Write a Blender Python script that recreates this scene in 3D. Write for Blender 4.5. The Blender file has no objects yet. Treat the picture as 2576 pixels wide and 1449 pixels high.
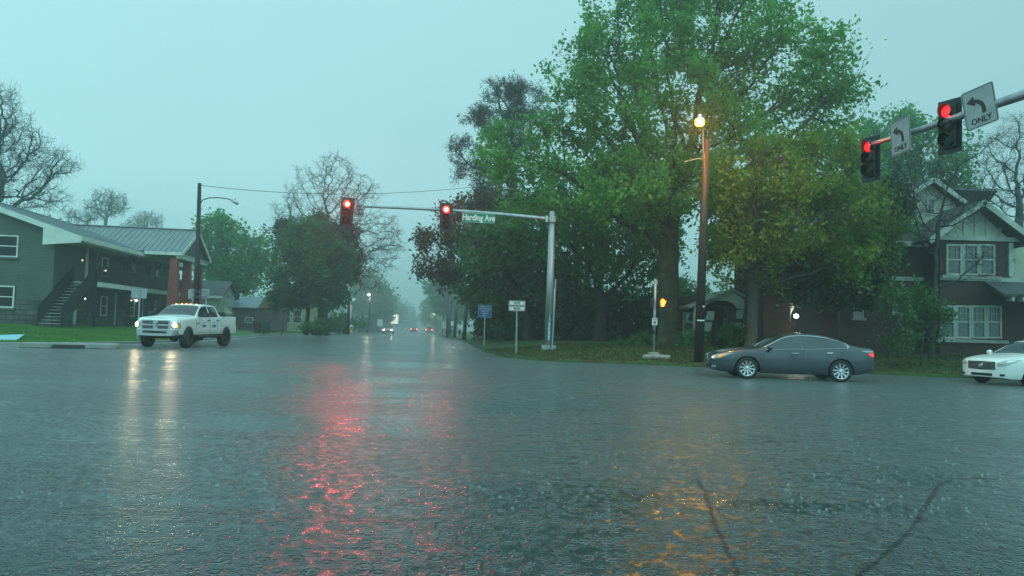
import bpy, bmesh, math, random
import numpy as np
from mathutils import Vector, Matrix

scene = bpy.context.scene
C = scene.collection
rad = math.radians

# ------------------------------------------------------------------ camera
cam_d = bpy.data.cameras.new("camera")
cam = bpy.data.objects.new("camera", cam_d)
C.objects.link(cam)
FPX, CW, CH = 1860.0, 2576.0, 1449.0            # focal length in pixels of a 2576 px wide picture
cam_d.sensor_width = 36.0
cam_d.lens = 36.0 * FPX / CW
cam_d.clip_start, cam_d.clip_end = 0.05, 3000.0
CAM = Vector((0.0, 0.0, 1.4))
PITCH, ROLL = math.atan(96.5 / FPX), rad(1.7)
Rm = Matrix.Rotation(rad(90) + PITCH, 3, 'X') @ Matrix.Rotation(ROLL, 3, 'Z')
cam.matrix_world = Matrix.Translation(CAM) @ Rm.to_4x4()
scene.camera = cam

# ------------------------------------------------------------------ sky
SUN_EL, SUN_ROT = rad(48), rad(165)
w = bpy.data.worlds.new("World"); scene.world = w; w.use_nodes = True
nt = w.node_tree; nt.nodes.clear()
out = nt.nodes.new('ShaderNodeOutputWorld'); bg = nt.nodes.new('ShaderNodeBackground')
sky = nt.nodes.new('ShaderNodeTexSky'); sky.sky_type = 'NISHITA'; sky.sun_disc = False
sky.sun_elevation, sky.sun_rotation = SUN_EL, SUN_ROT
sky.dust_density = 6.0; sky.air_density = 1.0
tc = nt.nodes.new('ShaderNodeTexCoord'); sep = nt.nodes.new('ShaderNodeSeparateXYZ')
nt.links.new(tc.outputs['Generated'], sep.inputs[0])
# overcast rain cloud: brighter ahead-left, dimmer to the right, a soft break-up of the cloud base
nz = nt.nodes.new('ShaderNodeTexNoise'); nz.inputs['Scale'].default_value = 1.6; nz.inputs['Detail'].default_value = 3
nt.links.new(tc.outputs['Generated'], nz.inputs['Vector'])
ramp = nt.nodes.new('ShaderNodeValToRGB')
ramp.color_ramp.elements[0].position = 0.0; ramp.color_ramp.elements[0].color = (0.40, 0.76, 0.79, 1)
ramp.color_ramp.elements[1].position = 0.75; ramp.color_ramp.elements[1].color = (0.385, 0.735, 0.775, 1)
e = ramp.color_ramp.elements.new(0.25); e.color = (0.365, 0.70, 0.735, 1)
nt.links.new(sep.outputs['Z'], ramp.inputs[0])
mx = nt.nodes.new('ShaderNodeMath'); mx.operation = 'MULTIPLY_ADD'      # 1 - 0.28 x
nt.links.new(sep.outputs['X'], mx.inputs[0]); mx.inputs[1].default_value = -0.22; mx.inputs[2].default_value = 0.98
mn = nt.nodes.new('ShaderNodeMath'); mn.operation = 'MULTIPLY_ADD'
nt.links.new(nz.outputs[0], mn.inputs[0]); mn.inputs[1].default_value = 0.16; mn.inputs[2].default_value = 0.92
mm = nt.nodes.new('ShaderNodeMath'); mm.operation = 'MULTIPLY'
nt.links.new(mx.outputs[0], mm.inputs[0]); nt.links.new(mn.outputs[0], mm.inputs[1])
m10 = nt.nodes.new('ShaderNodeMath'); m10.operation = 'MULTIPLY'; m10.inputs[1].default_value = 11.2
nt.links.new(mm.outputs[0], m10.inputs[0])
vs = nt.nodes.new('ShaderNodeVectorMath'); vs.operation = 'SCALE'
nt.links.new(ramp.outputs[0], vs.inputs[0]); nt.links.new(m10.outputs[0], vs.inputs['Scale'])
mix = nt.nodes.new('ShaderNodeMix'); mix.data_type = 'RGBA'; mix.inputs['Factor'].default_value = 0.95
nt.links.new(sky.outputs[0], mix.inputs['A']); nt.links.new(vs.outputs[0], mix.inputs['B'])
nt.links.new(mix.outputs['Result'], bg.inputs[0]); bg.inputs['Strength'].default_value = 0.1
nt.links.new(bg.outputs[0], out.inputs[0])

sun_d = bpy.data.lights.new("sun", 'SUN'); sun_d.energy = 1.5; sun_d.angle = rad(100); sun_d.color = (0.42, 0.96, 1.0)
sun = bpy.data.objects.new("sun", sun_d); C.objects.link(sun)
sun.rotation_euler = (rad(90) - SUN_EL, 0, -SUN_ROT + math.pi)

scene.render.engine = 'CYCLES'
scene.view_settings.view_transform = 'Standard'; scene.view_settings.look = 'None'
scene.view_settings.exposure = 0.0; scene.view_settings.gamma = 1.0
cy = scene.cycles
cy.use_denoising = True
cy.max_bounces = 6; cy.diffuse_bounces = 3; cy.glossy_bounces = 3; cy.transmission_bounces = 3
cy.volume_bounces = 2; cy.transparent_max_bounces = 8
cy.caustics_reflective = False; cy.caustics_refractive = False
cy.sample_clamp_indirect = 4.0

# ------------------------------------------------------------------ placing
def ray(px, py):
    d = Rm @ Vector(((px - CW / 2) / FPX, -(py - CH / 2) / FPX, -1.0))
    return d / d.y
def at(px, py, Y):                                # the point seen at that pixel, Y metres ahead
    return CAM + ray(px, py) * Y
def pxm(Y): return Y / FPX                        # metres per pixel at Y
def sstep(t): t = np.clip(t, 0, 1); return t * t * (3 - 2 * t)
def gz(y): return -0.0075 * max(0.0, y - 60.0) if y < 400 else -2.55
# kerb lines (x, y) of the two lawns ahead
LK = [(-60, 23.5), (-30, 25.8), (-23, 27.6), (-20.2, 30.0), (-18.6, 33.0), (-17.9, 36.5), (-18.3, 45), (-20.3, 62), (-24.6, 98), (-33.5, 170), (-62, 400)]
RK = [(60, 13.5), (30, 23.5), (15, 27.7), (9, 29.3), (5.0, 30.2), (2.4, 30.5), (0.9, 31.2), (-0.1, 32.8), (-0.9, 36), (-1.8, 44), (-4.6, 70), (-9.8, 105), (-18.8, 180), (-44, 400)]
def segd(p, line):
    best = 1e9
    for a, b in zip(line[:-1], line[1:]):
        ax, ay = a; bx, by = b; dx, dy = bx - ax, by - ay
        t = max(0, min(1, ((p[0] - ax) * dx + (p[1] - ay) * dy) / (dx * dx + dy * dy)))
        best = min(best, math.hypot(p[0] - ax - t * dx, p[1] - ay - t * dy))
    return best
def lz(x, y, line=None):                          # height of the lawns
    if line is None: line = LK if x < -8 - 0.12 * (y - 30) else RK
    d = segd((x, y), line)
    if line is LK: r = 0.13 + 0.50 * float(sstep(d / 11.0))
    else: r = 0.10 + 0.105 * min(d, 4.5) * 1.0 + 0.05 * float(sstep((d - 4.5) / 10))
    return gz(y) + r
def px2x(px, Y): return at(px, 800, Y).x

# ------------------------------------------------------------------ objects
def prop(o, label=None, cat=None, group=None, kind=None):
    if label: o["label"] = label
    if cat: o["category"] = cat
    if group: o["group"] = group
    if kind: o["kind"] = kind
    return o
def thing(name, label, cat, loc=(0, 0, 0), rz=0.0, group=None):
    o = bpy.data.objects.new(name, None); C.objects.link(o)
    o.empty_display_size = 0.3
    o.location = loc; o.rotation_euler = (0, 0, rz)
    return prop(o, label, cat, group)
def mesh_obj(name, verts, faces, mat, parent=None, smooth=False):
    me = bpy.data.meshes.new(name)
    me.from_pydata([tuple(v) for v in verts], [], [tuple(f) for f in faces]); me.update()
    if mat: me.materials.append(mat)
    if smooth: me.shade_smooth()
    o = bpy.data.objects.new(name, me); C.objects.link(o)
    if parent: o.parent = parent
    return o
def quads_obj(name, V, mat, parent=None, nper=4):
    """V: (n, nper, 3) array, each row its own face"""
    V = np.ascontiguousarray(V, dtype=np.float32); n = V.shape[0]
    me = bpy.data.meshes.new(name)
    me.vertices.add(n * nper); me.loops.add(n * nper); me.polygons.add(n)
    me.vertices.foreach_set('co', V.ravel())
    me.loops.foreach_set('vertex_index', np.arange(n * nper, dtype=np.int32))
    me.polygons.foreach_set('loop_start', np.arange(0, n * nper, nper, dtype=np.int32))
    me.update(calc_edges=True)
    me.materials.append(mat)
    o = bpy.data.objects.new(name, me); C.objects.link(o)
    if parent: o.parent = parent
    return o
def grid_obj(name, V, F, mat, parent=None, smooth=True):
    V = np.ascontiguousarray(V, dtype=np.float32); F = np.ascontiguousarray(F, dtype=np.int32)
    me = bpy.data.meshes.new(name)
    me.vertices.add(len(V)); me.loops.add(F.size); me.polygons.add(len(F))
    me.vertices.foreach_set('co', V.ravel()); me.loops.foreach_set('vertex_index', F.ravel())
    me.polygons.foreach_set('loop_start', np.arange(0, F.size, F.shape[1], dtype=np.int32))
    me.update(calc_edges=True); me.materials.append(mat)
    if smooth: me.shade_smooth()
    o = bpy.data.objects.new(name, me); C.objects.link(o)
    if parent: o.parent = parent
    return o

class MB:
    """collects shapes into one mesh"""
    def __init__(s): s.v = []; s.f = []
    def add(s, V, F):
        k = len(s.v); s.v += [tuple(p) for p in V]; s.f += [tuple(i + k for i in f) for f in F]; return s
    def box(s, c, d, rz=0.0, M=None):
        hx, hy, hz = d[0] / 2, d[1] / 2, d[2] / 2
        P = [Vector((x, y, z)) for z in (-hz, hz) for y in (-hy, hy) for x in (-hx, hx)]
        R = M if M is not None else Matrix.Rotation(rz, 3, 'Z')
        c = Vector(c)
        return s.add([c + R @ p for p in P], [(0, 2, 3, 1), (4, 5, 7, 6), (0, 1, 5, 4), (2, 6, 7, 3), (0, 4, 6, 2), (1, 3, 7, 5)])
    def beam(s, a, b, wd, ht, up=(0, 0, 1)):
        a, b = Vector(a), Vector(b); d = (b - a); L = d.length; d = d / L
        u = Vector(up); sd = d.cross(u)
        if sd.length < 1e-5: sd = d.cross(Vector((0, 1, 0)))
        sd.normalize(); u = sd.cross(d)
        M = Matrix((d, sd, u)).transposed()
        return s.box((a + b) / 2, (L, wd, ht), M=M)
    def tube(s, pts, r, n=8, cap=True):
        pts = [Vector(p) for p in pts]; m = len(pts)
        rs = r if isinstance(r, (list, tuple)) else [r] * m
        V = []; F = []
        ref = None
        for i, p in enumerate(pts):
            d = (pts[min(i + 1, m - 1)] - pts[max(i - 1, 0)]).normalized()
            if ref is None: ref = Vector((0, 0, 1)) if abs(d.z) < 0.9 else Vector((1, 0, 0))
            u = (ref - d * ref.dot(d)).normalized(); v = d.cross(u); ref = u
            for k in range(n):
                a = 2 * math.pi * k / n
                V.append(p + (u * math.cos(a) + v * math.sin(a)) * rs[i])
        for i in range(m - 1):
            for k in range(n):
                k2 = (k + 1) % n
                F.append((i * n + k, i * n + k2, (i + 1) * n + k2, (i + 1) * n + k))
        if cap: F.append(tuple(range(n))[::-1]); F.append(tuple((m - 1) * n + k for k in range(n)))
        return s.add(V, F)
    def lathe(s, prof, c, axis, n=16, cap=False):
        """prof: (radius, distance along axis)"""
        ax = Vector(axis).normalized(); c = Vector(c)
        u = ax.orthogonal().normalized(); v = ax.cross(u)
        V = []; F = []; m = len(prof)
        for r, h in prof:
            for k in range(n):
                a = 2 * math.pi * k / n
                V.append(c + ax * h + (u * math.cos(a) + v * math.sin(a)) * r)
        for i in range(m - 1):
            for k in range(n):
                k2 = (k + 1) % n
                F.append((i * n + k, i * n + k2, (i + 1) * n + k2, (i + 1) * n + k))
        if cap: F.append(tuple(range(n))[::-1]); F.append(tuple((m - 1) * n + k for k in range(n)))
        return s.add(V, F)
    def prism(s, poly, O, U, W, N, t):
        """poly (u, w) extruded by t along N from plane point O"""
        O, U, W, N = Vector(O), Vector(U), Vector(W), Vector(N)
        n = len(poly)
        V = [O + U * p[0] + W * p[1] for p in poly] + [O + U * p[0] + W * p[1] + N * t for p in poly]
        F = [tuple(range(n))[::-1], tuple(range(n, 2 * n))] + [(i, (i + 1) % n, n + (i + 1) % n, n + i) for i in range(n)]
        return s.add(V, F)
    def obj(s, name, mat, parent=None, smooth=False, bevel=0.0, seg=2):
        o = mesh_obj(name, s.v, s.f, mat, parent, smooth)
        bm = bmesh.new(); bm.from_mesh(o.data); bmesh.ops.recalc_face_normals(bm, faces=bm.faces)
        bm.to_mesh(o.data); bm.free()
        if smooth: o.data.shade_smooth()
        if bevel:
            m = o.modifiers.new("bevel", 'BEVEL'); m.width = bevel; m.segments = seg; m.limit_method = 'ANGLE'
        return o

def copy_tree(o, parent=None):
    c = o.copy(); C.objects.link(c)
    if parent is not None: c.parent = parent
    for ch in [x for x in bpy.data.objects if x.parent == o]: copy_tree(ch, c)
    return c

_txt_cache = {}
def text_obj(name, body, size, mat, parent, O, U, N, depth=0.004, align='CENTER', xscale=1.0, bold=0.0):
    """flat raised lettering, centred on O, reading along U, facing N"""
    cu = bpy.data.curves.new("lettering", 'FONT'); cu.body = body; cu.size = size
    cu.align_x = align; cu.align_y = 'CENTER'; cu.extrude = depth; cu.resolution_u = 3; cu.offset = bold
    t = bpy.data.objects.new("lettering", cu); C.objects.link(t)
    bpy.context.view_layer.update()
    dg = bpy.context.evaluated_depsgraph_get()
    me = bpy.data.meshes.new_from_object(t.evaluated_get(dg))
    bpy.data.objects.remove(t); bpy.data.curves.remove(cu)
    me.materials.clear(); me.materials.append(mat)
    U = Vector(U).normalized(); N = Vector(N).normalized(); W = N.cross(U)
    M = Matrix(((U.x * xscale, W.x, N.x, O[0]), (U.y * xscale, W.y, N.y, O[1]), (U.z * xscale, W.z, N.z, O[2]), (0, 0, 0, 1)))
    me.transform(M)
    o = bpy.data.objects.new(name, me); C.objects.link(o); o.parent = parent
    return o

# ------------------------------------------------------------------ materials
def mat(name, col, rough=0.5, metal=0.0, spec=0.5, coat=0.0, emit=None, estr=1.0, var=0.0, vscale=3.0, bump=0.0, bscale=20.0, transl=0.0, ior=1.45, alpha=1.0, streak=False):
    m = bpy.data.materials.new(name); m.use_nodes = True
    n = m.node_tree; b = n.nodes['Principled BSDF']
    b.inputs['Base Color'].default_value = (*col, 1); b.inputs['Roughness'].default_value = rough
    b.inputs['Metallic'].default_value = metal; b.inputs['Specular IOR Level'].default_value = spec
    b.inputs['Coat Weight'].default_value = coat; b.inputs['Coat Roughness'].default_value = 0.06
    b.inputs['IOR'].default_value = ior; b.inputs['Alpha'].default_value = alpha
    if emit:
        b.inputs['Emission Color'].default_value = (*emit, 1); b.inputs['Emission Strength'].default_value = estr
    if var or bump:
        tcn = n.nodes.new('ShaderNodeTexCoord')
        src = tcn.outputs['Object']
        if streak:
            mp = n.nodes.new('ShaderNodeMapping'); mp.inputs['Scale'].default_value = (1, 1, 0.12)
            n.links.new(src, mp.inputs[0]); src = mp.outputs[0]
    if var:
        z = n.nodes.new('ShaderNodeTexNoise'); z.inputs['Scale'].default_value = vscale; z.inputs['Detail'].default_value = 5
        n.links.new(src, z.inputs['Vector'])
        r = n.nodes.new('ShaderNodeValToRGB'); r.color_ramp.elements[0].position = 0.3; r.color_ramp.elements[1].position = 0.7
        r.color_ramp.elements[0].color = (*[c * (1 - var) for c in col], 1); r.color_ramp.elements[1].color = (*[min(1, c * (1 + var)) for c in col], 1)
        n.links.new(z.outputs[0], r.inputs[0]); n.links.new(r.outputs[0], b.inputs['Base Color'])
    if bump:
        z = n.nodes.new('ShaderNodeTexNoise'); z.inputs['Scale'].default_value = bscale; z.inputs['Detail'].default_value = 4
        n.links.new(src, z.inputs['Vector'])
        bp = n.nodes.new('ShaderNodeBump'); bp.inputs['Strength'].default_value = bump; bp.inputs['Distance'].default_value = 0.02
        n.links.new(z.outputs[0], bp.inputs['Height']); n.links.new(bp.outputs[0], b.inputs['Normal'])
    return m

def brick_mat(name, c1, c2, mortar, scale=1.0, axis='XZ', bw=0.24, bh=0.08, ms=0.012, rough=0.75, rowoff=0.5, bumps=0.4, big=0.15):
    m = bpy.data.materials.new(name); m.use_nodes = True
    n = m.node_tree; b = n.nodes['Principled BSDF']; b.inputs['Roughness'].default_value = rough
    tcn = n.nodes.new('ShaderNodeTexCoord'); sp = n.nodes.new('ShaderNodeSeparateXYZ'); cb = n.nodes.new('ShaderNodeCombineXYZ')
    n.links.new(tcn.outputs['Object'], sp.inputs[0])
    s = n.nodes.new('ShaderNodeMath'); s.operation = 'ADD'
    n.links.new(sp.outputs['X'], s.inputs[0]); n.links.new(sp.outputs['Y'], s.inputs[1])
    n.links.new(s.outputs[0] if axis == 'XYZ' else sp.outputs['X' if axis == 'XZ' else 'Y'], cb.inputs[0]); n.links.new(sp.outputs['Z'], cb.inputs[1])
    br = n.nodes.new('ShaderNodeTexBrick'); br.inputs['Scale'].default_value = scale
    br.inputs['Brick Width'].default_value = bw; br.inputs['Row Height'].default_value = bh; br.inputs['Mortar Size'].default_value = ms
    br.inputs['Color1'].default_value = (*c1, 1); br.inputs['Color2'].default_value = (*c2, 1); br.inputs['Mortar'].default_value = (*mortar, 1)
    br.offset = rowoff
    n.links.new(cb.outputs[0], br.inputs['Vector'])
    z = n.nodes.new('ShaderNodeTexNoise'); z.inputs['Scale'].default_value = 0.7; z.inputs['Detail'].default_value = 5
    n.links.new(tcn.outputs['Object'], z.inputs['Vector'])
    mr = n.nodes.new('ShaderNodeMapRange'); mr.inputs['From Min'].default_value = 0.3; mr.inputs['From Max'].default_value = 0.7
    mr.inputs['To Min'].default_value = 1 - big; mr.inputs['To Max'].default_value = 1 + big
    n.links.new(z.outputs[0], mr.inputs['Value'])
    v = n.nodes.new('ShaderNodeVectorMath'); v.operation = 'SCALE'
    n.links.new(br.outputs['Color'], v.inputs[0]); n.links.new(mr.outputs[0], v.inputs['Scale'])
    n.links.new(v.outputs[0], b.inputs['Base Color'])
    bp = n.nodes.new('ShaderNodeBump'); bp.inputs['Strength'].default_value = bumps; bp.inputs['Distance'].default_value = 0.01; bp.invert = True
    n.links.new(br.outputs['Fac'], bp.inputs['Height']); n.links.new(bp.outputs[0], b.inputs['Normal'])
    return m

def leaf_mat(name, c1, c2, transl=0.4, rough=0.55):
    m = bpy.data.materials.new(name); m.use_nodes = True
    n = m.node_tree; n.nodes.remove(n.nodes['Principled BSDF']); o = n.nodes['Material Output']
    g = n.nodes.new('ShaderNodeNewGeometry'); tcn = n.nodes.new('ShaderNodeTexCoord')
    z = n.nodes.new('ShaderNodeTexNoise'); z.inputs['Scale'].default_value = 0.45; z.inputs['Detail'].default_value = 3
    n.links.new(tcn.outputs['Object'], z.inputs['Vector'])
    a = n.nodes.new('ShaderNodeMath'); a.operation = 'MULTIPLY_ADD'; a.inputs[1].default_value = 0.45
    n.links.new(g.outputs['Random Per Island'], a.inputs[0])
    mr = n.nodes.new('ShaderNodeMapRange'); mr.inputs['From Min'].default_value = 0.35; mr.inputs['From Max'].default_value = 0.65; mr.inputs['To Max'].default_value = 0.6
    n.links.new(z.outputs[0], mr.inputs['Value']); n.links.new(mr.outputs[0], a.inputs[2])
    r = n.nodes.new('ShaderNodeValToRGB'); r.color_ramp.elements[0].color = (*c1, 1); r.color_ramp.elements[1].color = (*c2, 1)
    n.links.new(a.outputs[0], r.inputs[0])
    d = n.nodes.new('ShaderNodeBsdfDiffuse'); t = n.nodes.new('ShaderNodeBsdfTranslucent'); gl = n.nodes.new('ShaderNodeBsdfGlossy')
    gl.inputs['Roughness'].default_value = rough; gl.inputs['Color'].default_value = (0.5, 0.5, 0.5, 1)
    n.links.new(r.outputs[0], d.inputs[0]); n.links.new(r.outputs[0], t.inputs[0])
    m1 = n.nodes.new('ShaderNodeMixShader'); m1.inputs[0].default_value = transl
    m2 = n.nodes.new('ShaderNodeMixShader'); m2.inputs[0].default_value = 0.05
    n.links.new(d.outputs[0], m1.inputs[1]); n.links.new(t.outputs[0], m1.inputs[2])
    n.links.new(m1.outputs[0], m2.inputs[1]); n.links.new(gl.outputs[0], m2.inputs[2])
    n.links.new(m2.outputs[0], o.inputs[0])
    return m

M = {}
M['white_paint'] = mat('white_paint', (0.72, 0.74, 0.70), 0.5, var=0.08, vscale=2)
M['trim'] = mat('trim_white', (0.62, 0.66, 0.60), 0.6, var=0.12, vscale=1.5, bump=0.1)
M['cream'] = mat('cream', (0.40, 0.42, 0.33), 0.7, var=0.12, vscale=1.2, bump=0.15)
M['black'] = mat('black_metal', (0.014, 0.016, 0.018), 0.35, var=0.2)
M['rubber'] = mat('rubber', (0.018, 0.018, 0.02), 0.55, bump=0.1, bscale=60)
M['dark_glass'] = mat('dark_glass', (0.02, 0.035, 0.04), 0.02, spec=0.9)
M['house_glass'] = mat('house_glass', (0.06, 0.08, 0.085), 0.08, spec=0.8, var=0.4, vscale=4)
M['dark_window'] = mat('dark_window', (0.010, 0.014, 0.016), 0.10, spec=0.3)
M['curtain_glass'] = mat('curtain_glass', (0.17, 0.20, 0.21), 0.15, spec=0.7, var=0.3, vscale=9)
M['chrome'] = mat('chrome', (0.75, 0.77, 0.78), 0.12, metal=1.0)
M['rim_silver'] = mat('rim_silver', (0.62, 0.63, 0.65), 0.3, metal=0.7)
M['galv'] = mat('galvanised_steel', (0.36, 0.40, 0.42), 0.42, metal=0.55, var=0.25, vscale=5, bump=0.08, streak=True)
M['galv_bright'] = mat('aluminium', (0.50, 0.53, 0.55), 0.35, metal=0.7, var=0.2, vscale=6)
M['pole_wood'] = mat('creosoted_wood', (0.028, 0.019, 0.017), 0.6, var=0.45, vscale=9, bump=0.4, bscale=14, streak=True)
M['pole_gray'] = mat('weathered_pole', (0.09, 0.095, 0.09), 0.7, var=0.3, vscale=5, bump=0.3, streak=True)
M['concrete'] = mat('concrete', (0.27, 0.28, 0.26), 0.75, var=0.25, vscale=2.5, bump=0.3, bscale=25)
M['kerb'] = mat('kerb_concrete', (0.20, 0.22, 0.21), 0.5, var=0.35, vscale=1.6, bump=0.3, bscale=25)
M['sign_white'] = mat('sign_white', (0.66, 0.68, 0.62), 0.4, var=0.07, vscale=6)
M['sign_green'] = mat('sign_green', (0.0, 0.20, 0.12), 0.35)
M['sign_blue'] = mat('sign_blue', (0.005, 0.10, 0.25), 0.4, var=0.15, vscale=4)
M['sign_black'] = mat('sign_black', (0.02, 0.022, 0.022), 0.5)
M['sign_grey'] = mat('sign_back', (0.34, 0.36, 0.37), 0.5, metal=0.3, var=0.12, vscale=5)
M['pale_letter'] = mat('pale_letter', (0.75, 0.78, 0.74), 0.4)
M['red_column'] = mat('red_column', (0.27, 0.055, 0.045), 0.5, var=0.25, vscale=4, bump=0.15)
M['bark'] = mat('bark', (0.060, 0.062, 0.052), 0.85, var=0.4, vscale=4, bump=0.7, bscale=9, streak=True)
M['bark_dark'] = mat('bark_dark', (0.028, 0.032, 0.030), 0.8, var=0.3, vscale=4, bump=0.4, bscale=9)
M['bark_grey'] = mat('bark_grey', (0.050, 0.055, 0.055), 0.8, var=0.3, vscale=3, bump=0.4, bscale=9)
M['bark_ivy'] = mat('bark_ivy', (0.05, 0.065, 0.04), 0.85, var=0.5, vscale=3, bump=0.8, bscale=7)
# ================================================================== GROUND
def road_mat():
    m = bpy.data.materials.new('wet_asphalt'); m.use_nodes = True
    n = m.node_tree; b = n.nodes['Principled BSDF']; L = n.links.new
    g = n.nodes.new('ShaderNodeNewGeometry')
    def noise(scale, det=4, rough=0.55, sc=None, dist=0.0):
        z = n.nodes.new('ShaderNodeTexNoise'); z.inputs['Scale'].default_value = scale; z.inputs['Detail'].default_value = det
        z.inputs['Roughness'].default_value = rough; z.inputs['Distortion'].default_value = dist
        if sc:
            mp = n.nodes.new('ShaderNodeMapping'); mp.inputs['Scale'].default_value = sc; mp.inputs['Rotation'].default_value = (0, 0, -0.12)
            L(g.outputs['Position'], mp.inputs[0]); L(mp.outputs[0], z.inputs['Vector'])
        else: L(g.outputs['Position'], z.inputs['Vector'])
        return z.outputs[0]
    def rng(s, a, b_, c, d):
        r = n.nodes.new('ShaderNodeMapRange'); r.inputs['From Min'].default_value = a; r.inputs['From Max'].default_value = b_
        r.inputs['To Min'].default_value = c; r.inputs['To Max'].default_value = d; L(s, r.inputs['Value']); return r.outputs[0]
    def math_(op, a, b_):
        k = n.nodes.new('ShaderNodeMath'); k.operation = op
        for i, q in enumerate((a, b_)):
            if isinstance(q, (int, float)): k.inputs[i].default_value = q
            else: L(q, k.inputs[i])
        return k.outputs[0]
    # aggregate and worn patches
    n1 = noise(0.35, 5, 0.6); n2 = noise(38, 3)
    r = n.nodes.new('ShaderNodeValToRGB')
    r.color_ramp.elements[0].position = 0.35; r.color_ramp.elements[0].color = (0.008, 0.018, 0.020, 1)
    r.color_ramp.elements[1].position = 0.65; r.color_ramp.elements[1].color = (0.020, 0.034, 0.037, 1)
    L(math_('ADD', math_('MULTIPLY', n1, 0.75), math_('MULTIPLY', n2, 0.25)), r.inputs[0])
    # base colour of the asphalt
    L(r.outputs[0], b.inputs['Base Color'])
    # water film: long shallow streams alternate with thinner film
    pud = noise(0.30, 5, 0.6, sc=(0.45, 1.5, 1.0), dist=0.8)
    L(rng(pud, 0.42, 0.58, 0.22, 0.09), b.inputs['Roughness'])
    b.inputs['Specular IOR Level'].default_value = 0.5; b.inputs['IOR'].default_value = 1.42
    b.inputs['Sheen Weight'].default_value = 0.36; b.inputs['Sheen Roughness'].default_value = 0.22; b.inputs['Sheen Tint'].default_value = (0.95, 1, 1, 1)   # veil of splash droplets
    # rain rings (cells), chop, and flowing ripples
    def rings(scale, seed):
        v = n.nodes.new('ShaderNodeTexVoronoi'); v.inputs['Scale'].default_value = scale; v.voronoi_dimensions = '2D'
        mp = n.nodes.new('ShaderNodeMapping'); mp.inputs['Location'].default_value = (seed, seed * 1.7, 0)
        L(g.outputs['Position'], mp.inputs[0]); L(mp.outputs[0], v.inputs['Vector'])
        d = v.outputs['Distance']
        s = math_('SINE', math_('MULTIPLY', d, 24.0), 0.0)
        fall = math_('MAXIMUM', math_('SUBTRACT', 1.0, math_('MULTIPLY', d, 2.2)), 0.0)
        return math_('MULTIPLY', s, fall)
    h = math_('ADD', math_('MULTIPLY', rings(5.5, 3.1), 1.1), math_('MULTIPLY', rings(9.0, 11.3), 0.8))
    h = math_('ADD', h, math_('MULTIPLY', noise(7.5, 4, 0.55), 3.4))
    h = math_('ADD', h, math_('MULTIPLY', noise(2.4, 3, 0.6, sc=(0.9, 1.2, 1)), 5.5))
    bp = n.nodes.new('ShaderNodeBump'); bp.inputs['Distance'].default_value = 0.012
    L(rng(pud, 0.42, 0.58, 0.9, 0.25), bp.inputs['Strength'])
    L(h, bp.inputs['Height']); L(bp.outputs[0], b.inputs['Normal'])
    return m
M['road'] = road_mat()
ys = [-40, -10, 0, 10, 20, 30, 45, 60] + list(range(80, 401, 20)) + [700, 1400]
V = []; F = []
for y in ys:
    V += [(-900, y, gz(y)), (900, y, gz(y))]
for i in range(len(ys) - 1): F.append((2 * i, 2 * i + 1, 2 * i + 3, 2 * i + 2))
prop(mesh_obj("road", V, F, M['road']), "wet asphalt road and crossing streaming with rain", kind="structure")

def lawn_mat(name, g1, g2, br, amt, sc=0.9):
    m = bpy.data.materials.new(name); m.use_nodes = True
    n = m.node_tree; b = n.nodes['Principled BSDF']; L = n.links.new
    g = n.nodes.new('ShaderNodeNewGeometry')
    z1 = n.nodes.new('ShaderNodeTexNoise'); z1.inputs['Scale'].default_value = 14; z1.inputs['Detail'].default_value = 6; z1.inputs['Roughness'].default_value = 0.7
    z2 = n.nodes.new('ShaderNodeTexNoise'); z2.inputs['Scale'].default_value = sc; z2.inputs['Detail'].default_value = 6; z2.inputs['Roughness'].default_value = 0.65
    L(g.outputs['Position'], z1.inputs['Vector']); L(g.outputs['Position'], z2.inputs['Vector'])
    r1 = n.nodes.new('ShaderNodeValToRGB'); r1.color_ramp.elements[0].position = 0.3; r1.color_ramp.elements[1].position = 0.7
    r1.color_ramp.elements[0].color = (*g1, 1); r1.color_ramp.elements[1].color = (*g2, 1)
    L(z1.outputs[0], r1.inputs[0])
    mr = n.nodes.new('ShaderNodeMapRange'); mr.inputs['From Min'].default_value = 0.62 - amt; mr.inputs['From Max'].default_value = 0.74 - amt
    L(z2.outputs[0], mr.inputs['Value'])
    mxn = n.nodes.new('ShaderNodeMix'); mxn.data_type = 'RGBA'; mxn.inputs['B'].default_value = (*br, 1)
    L(mr.outputs[0], mxn.inputs['Factor']); L(r1.outputs[0], mxn.inputs['A']); L(mxn.outputs['Result'], b.inputs['Base Color'])
    b.inputs['Roughness'].default_value = 0.8
    bp = n.nodes.new('ShaderNodeBump'); bp.inputs['Strength'].default_value = 0.9; bp.inputs['Distance'].default_value = 0.06
    L(z1.outputs[0], bp.inputs['Height']); L(bp.outputs[0], b.inputs['Normal'])
    return m
M['lawn_l'] = lawn_mat('lawn_grass', (0.05, 0.14, 0.028), (0.09, 0.23, 0.04), (0.075, 0.10, 0.035), 0.08)
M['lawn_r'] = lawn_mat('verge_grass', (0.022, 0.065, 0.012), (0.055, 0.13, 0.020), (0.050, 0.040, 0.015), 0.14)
def resample(line, step_near=0.8):
    P = [Vector((a[0], a[1])) for a in line]
    # smooth twice (corner cutting)
    for _ in range(2):
        Q = [P[0]]
        for a, b in zip(P[:-1], P[1:]): Q += [a * 0.75 + b * 0.25, a * 0.25 + b * 0.75]
        Q.append(P[-1]); P = Q
    out_ = [P[0]]
    for p in P[1:]:
        d = (p - out_[-1]).length; st = max(step_near, p.y * 0.02)
        k = max(1, int(d / st))
        a = out_[-1].copy()
        for i in range(1, k + 1): out_.append(a.lerp(p, i / k))
    return out_
LKs, RKs = resample(LK), resample(RK)
_r = random.Random(8)
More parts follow.
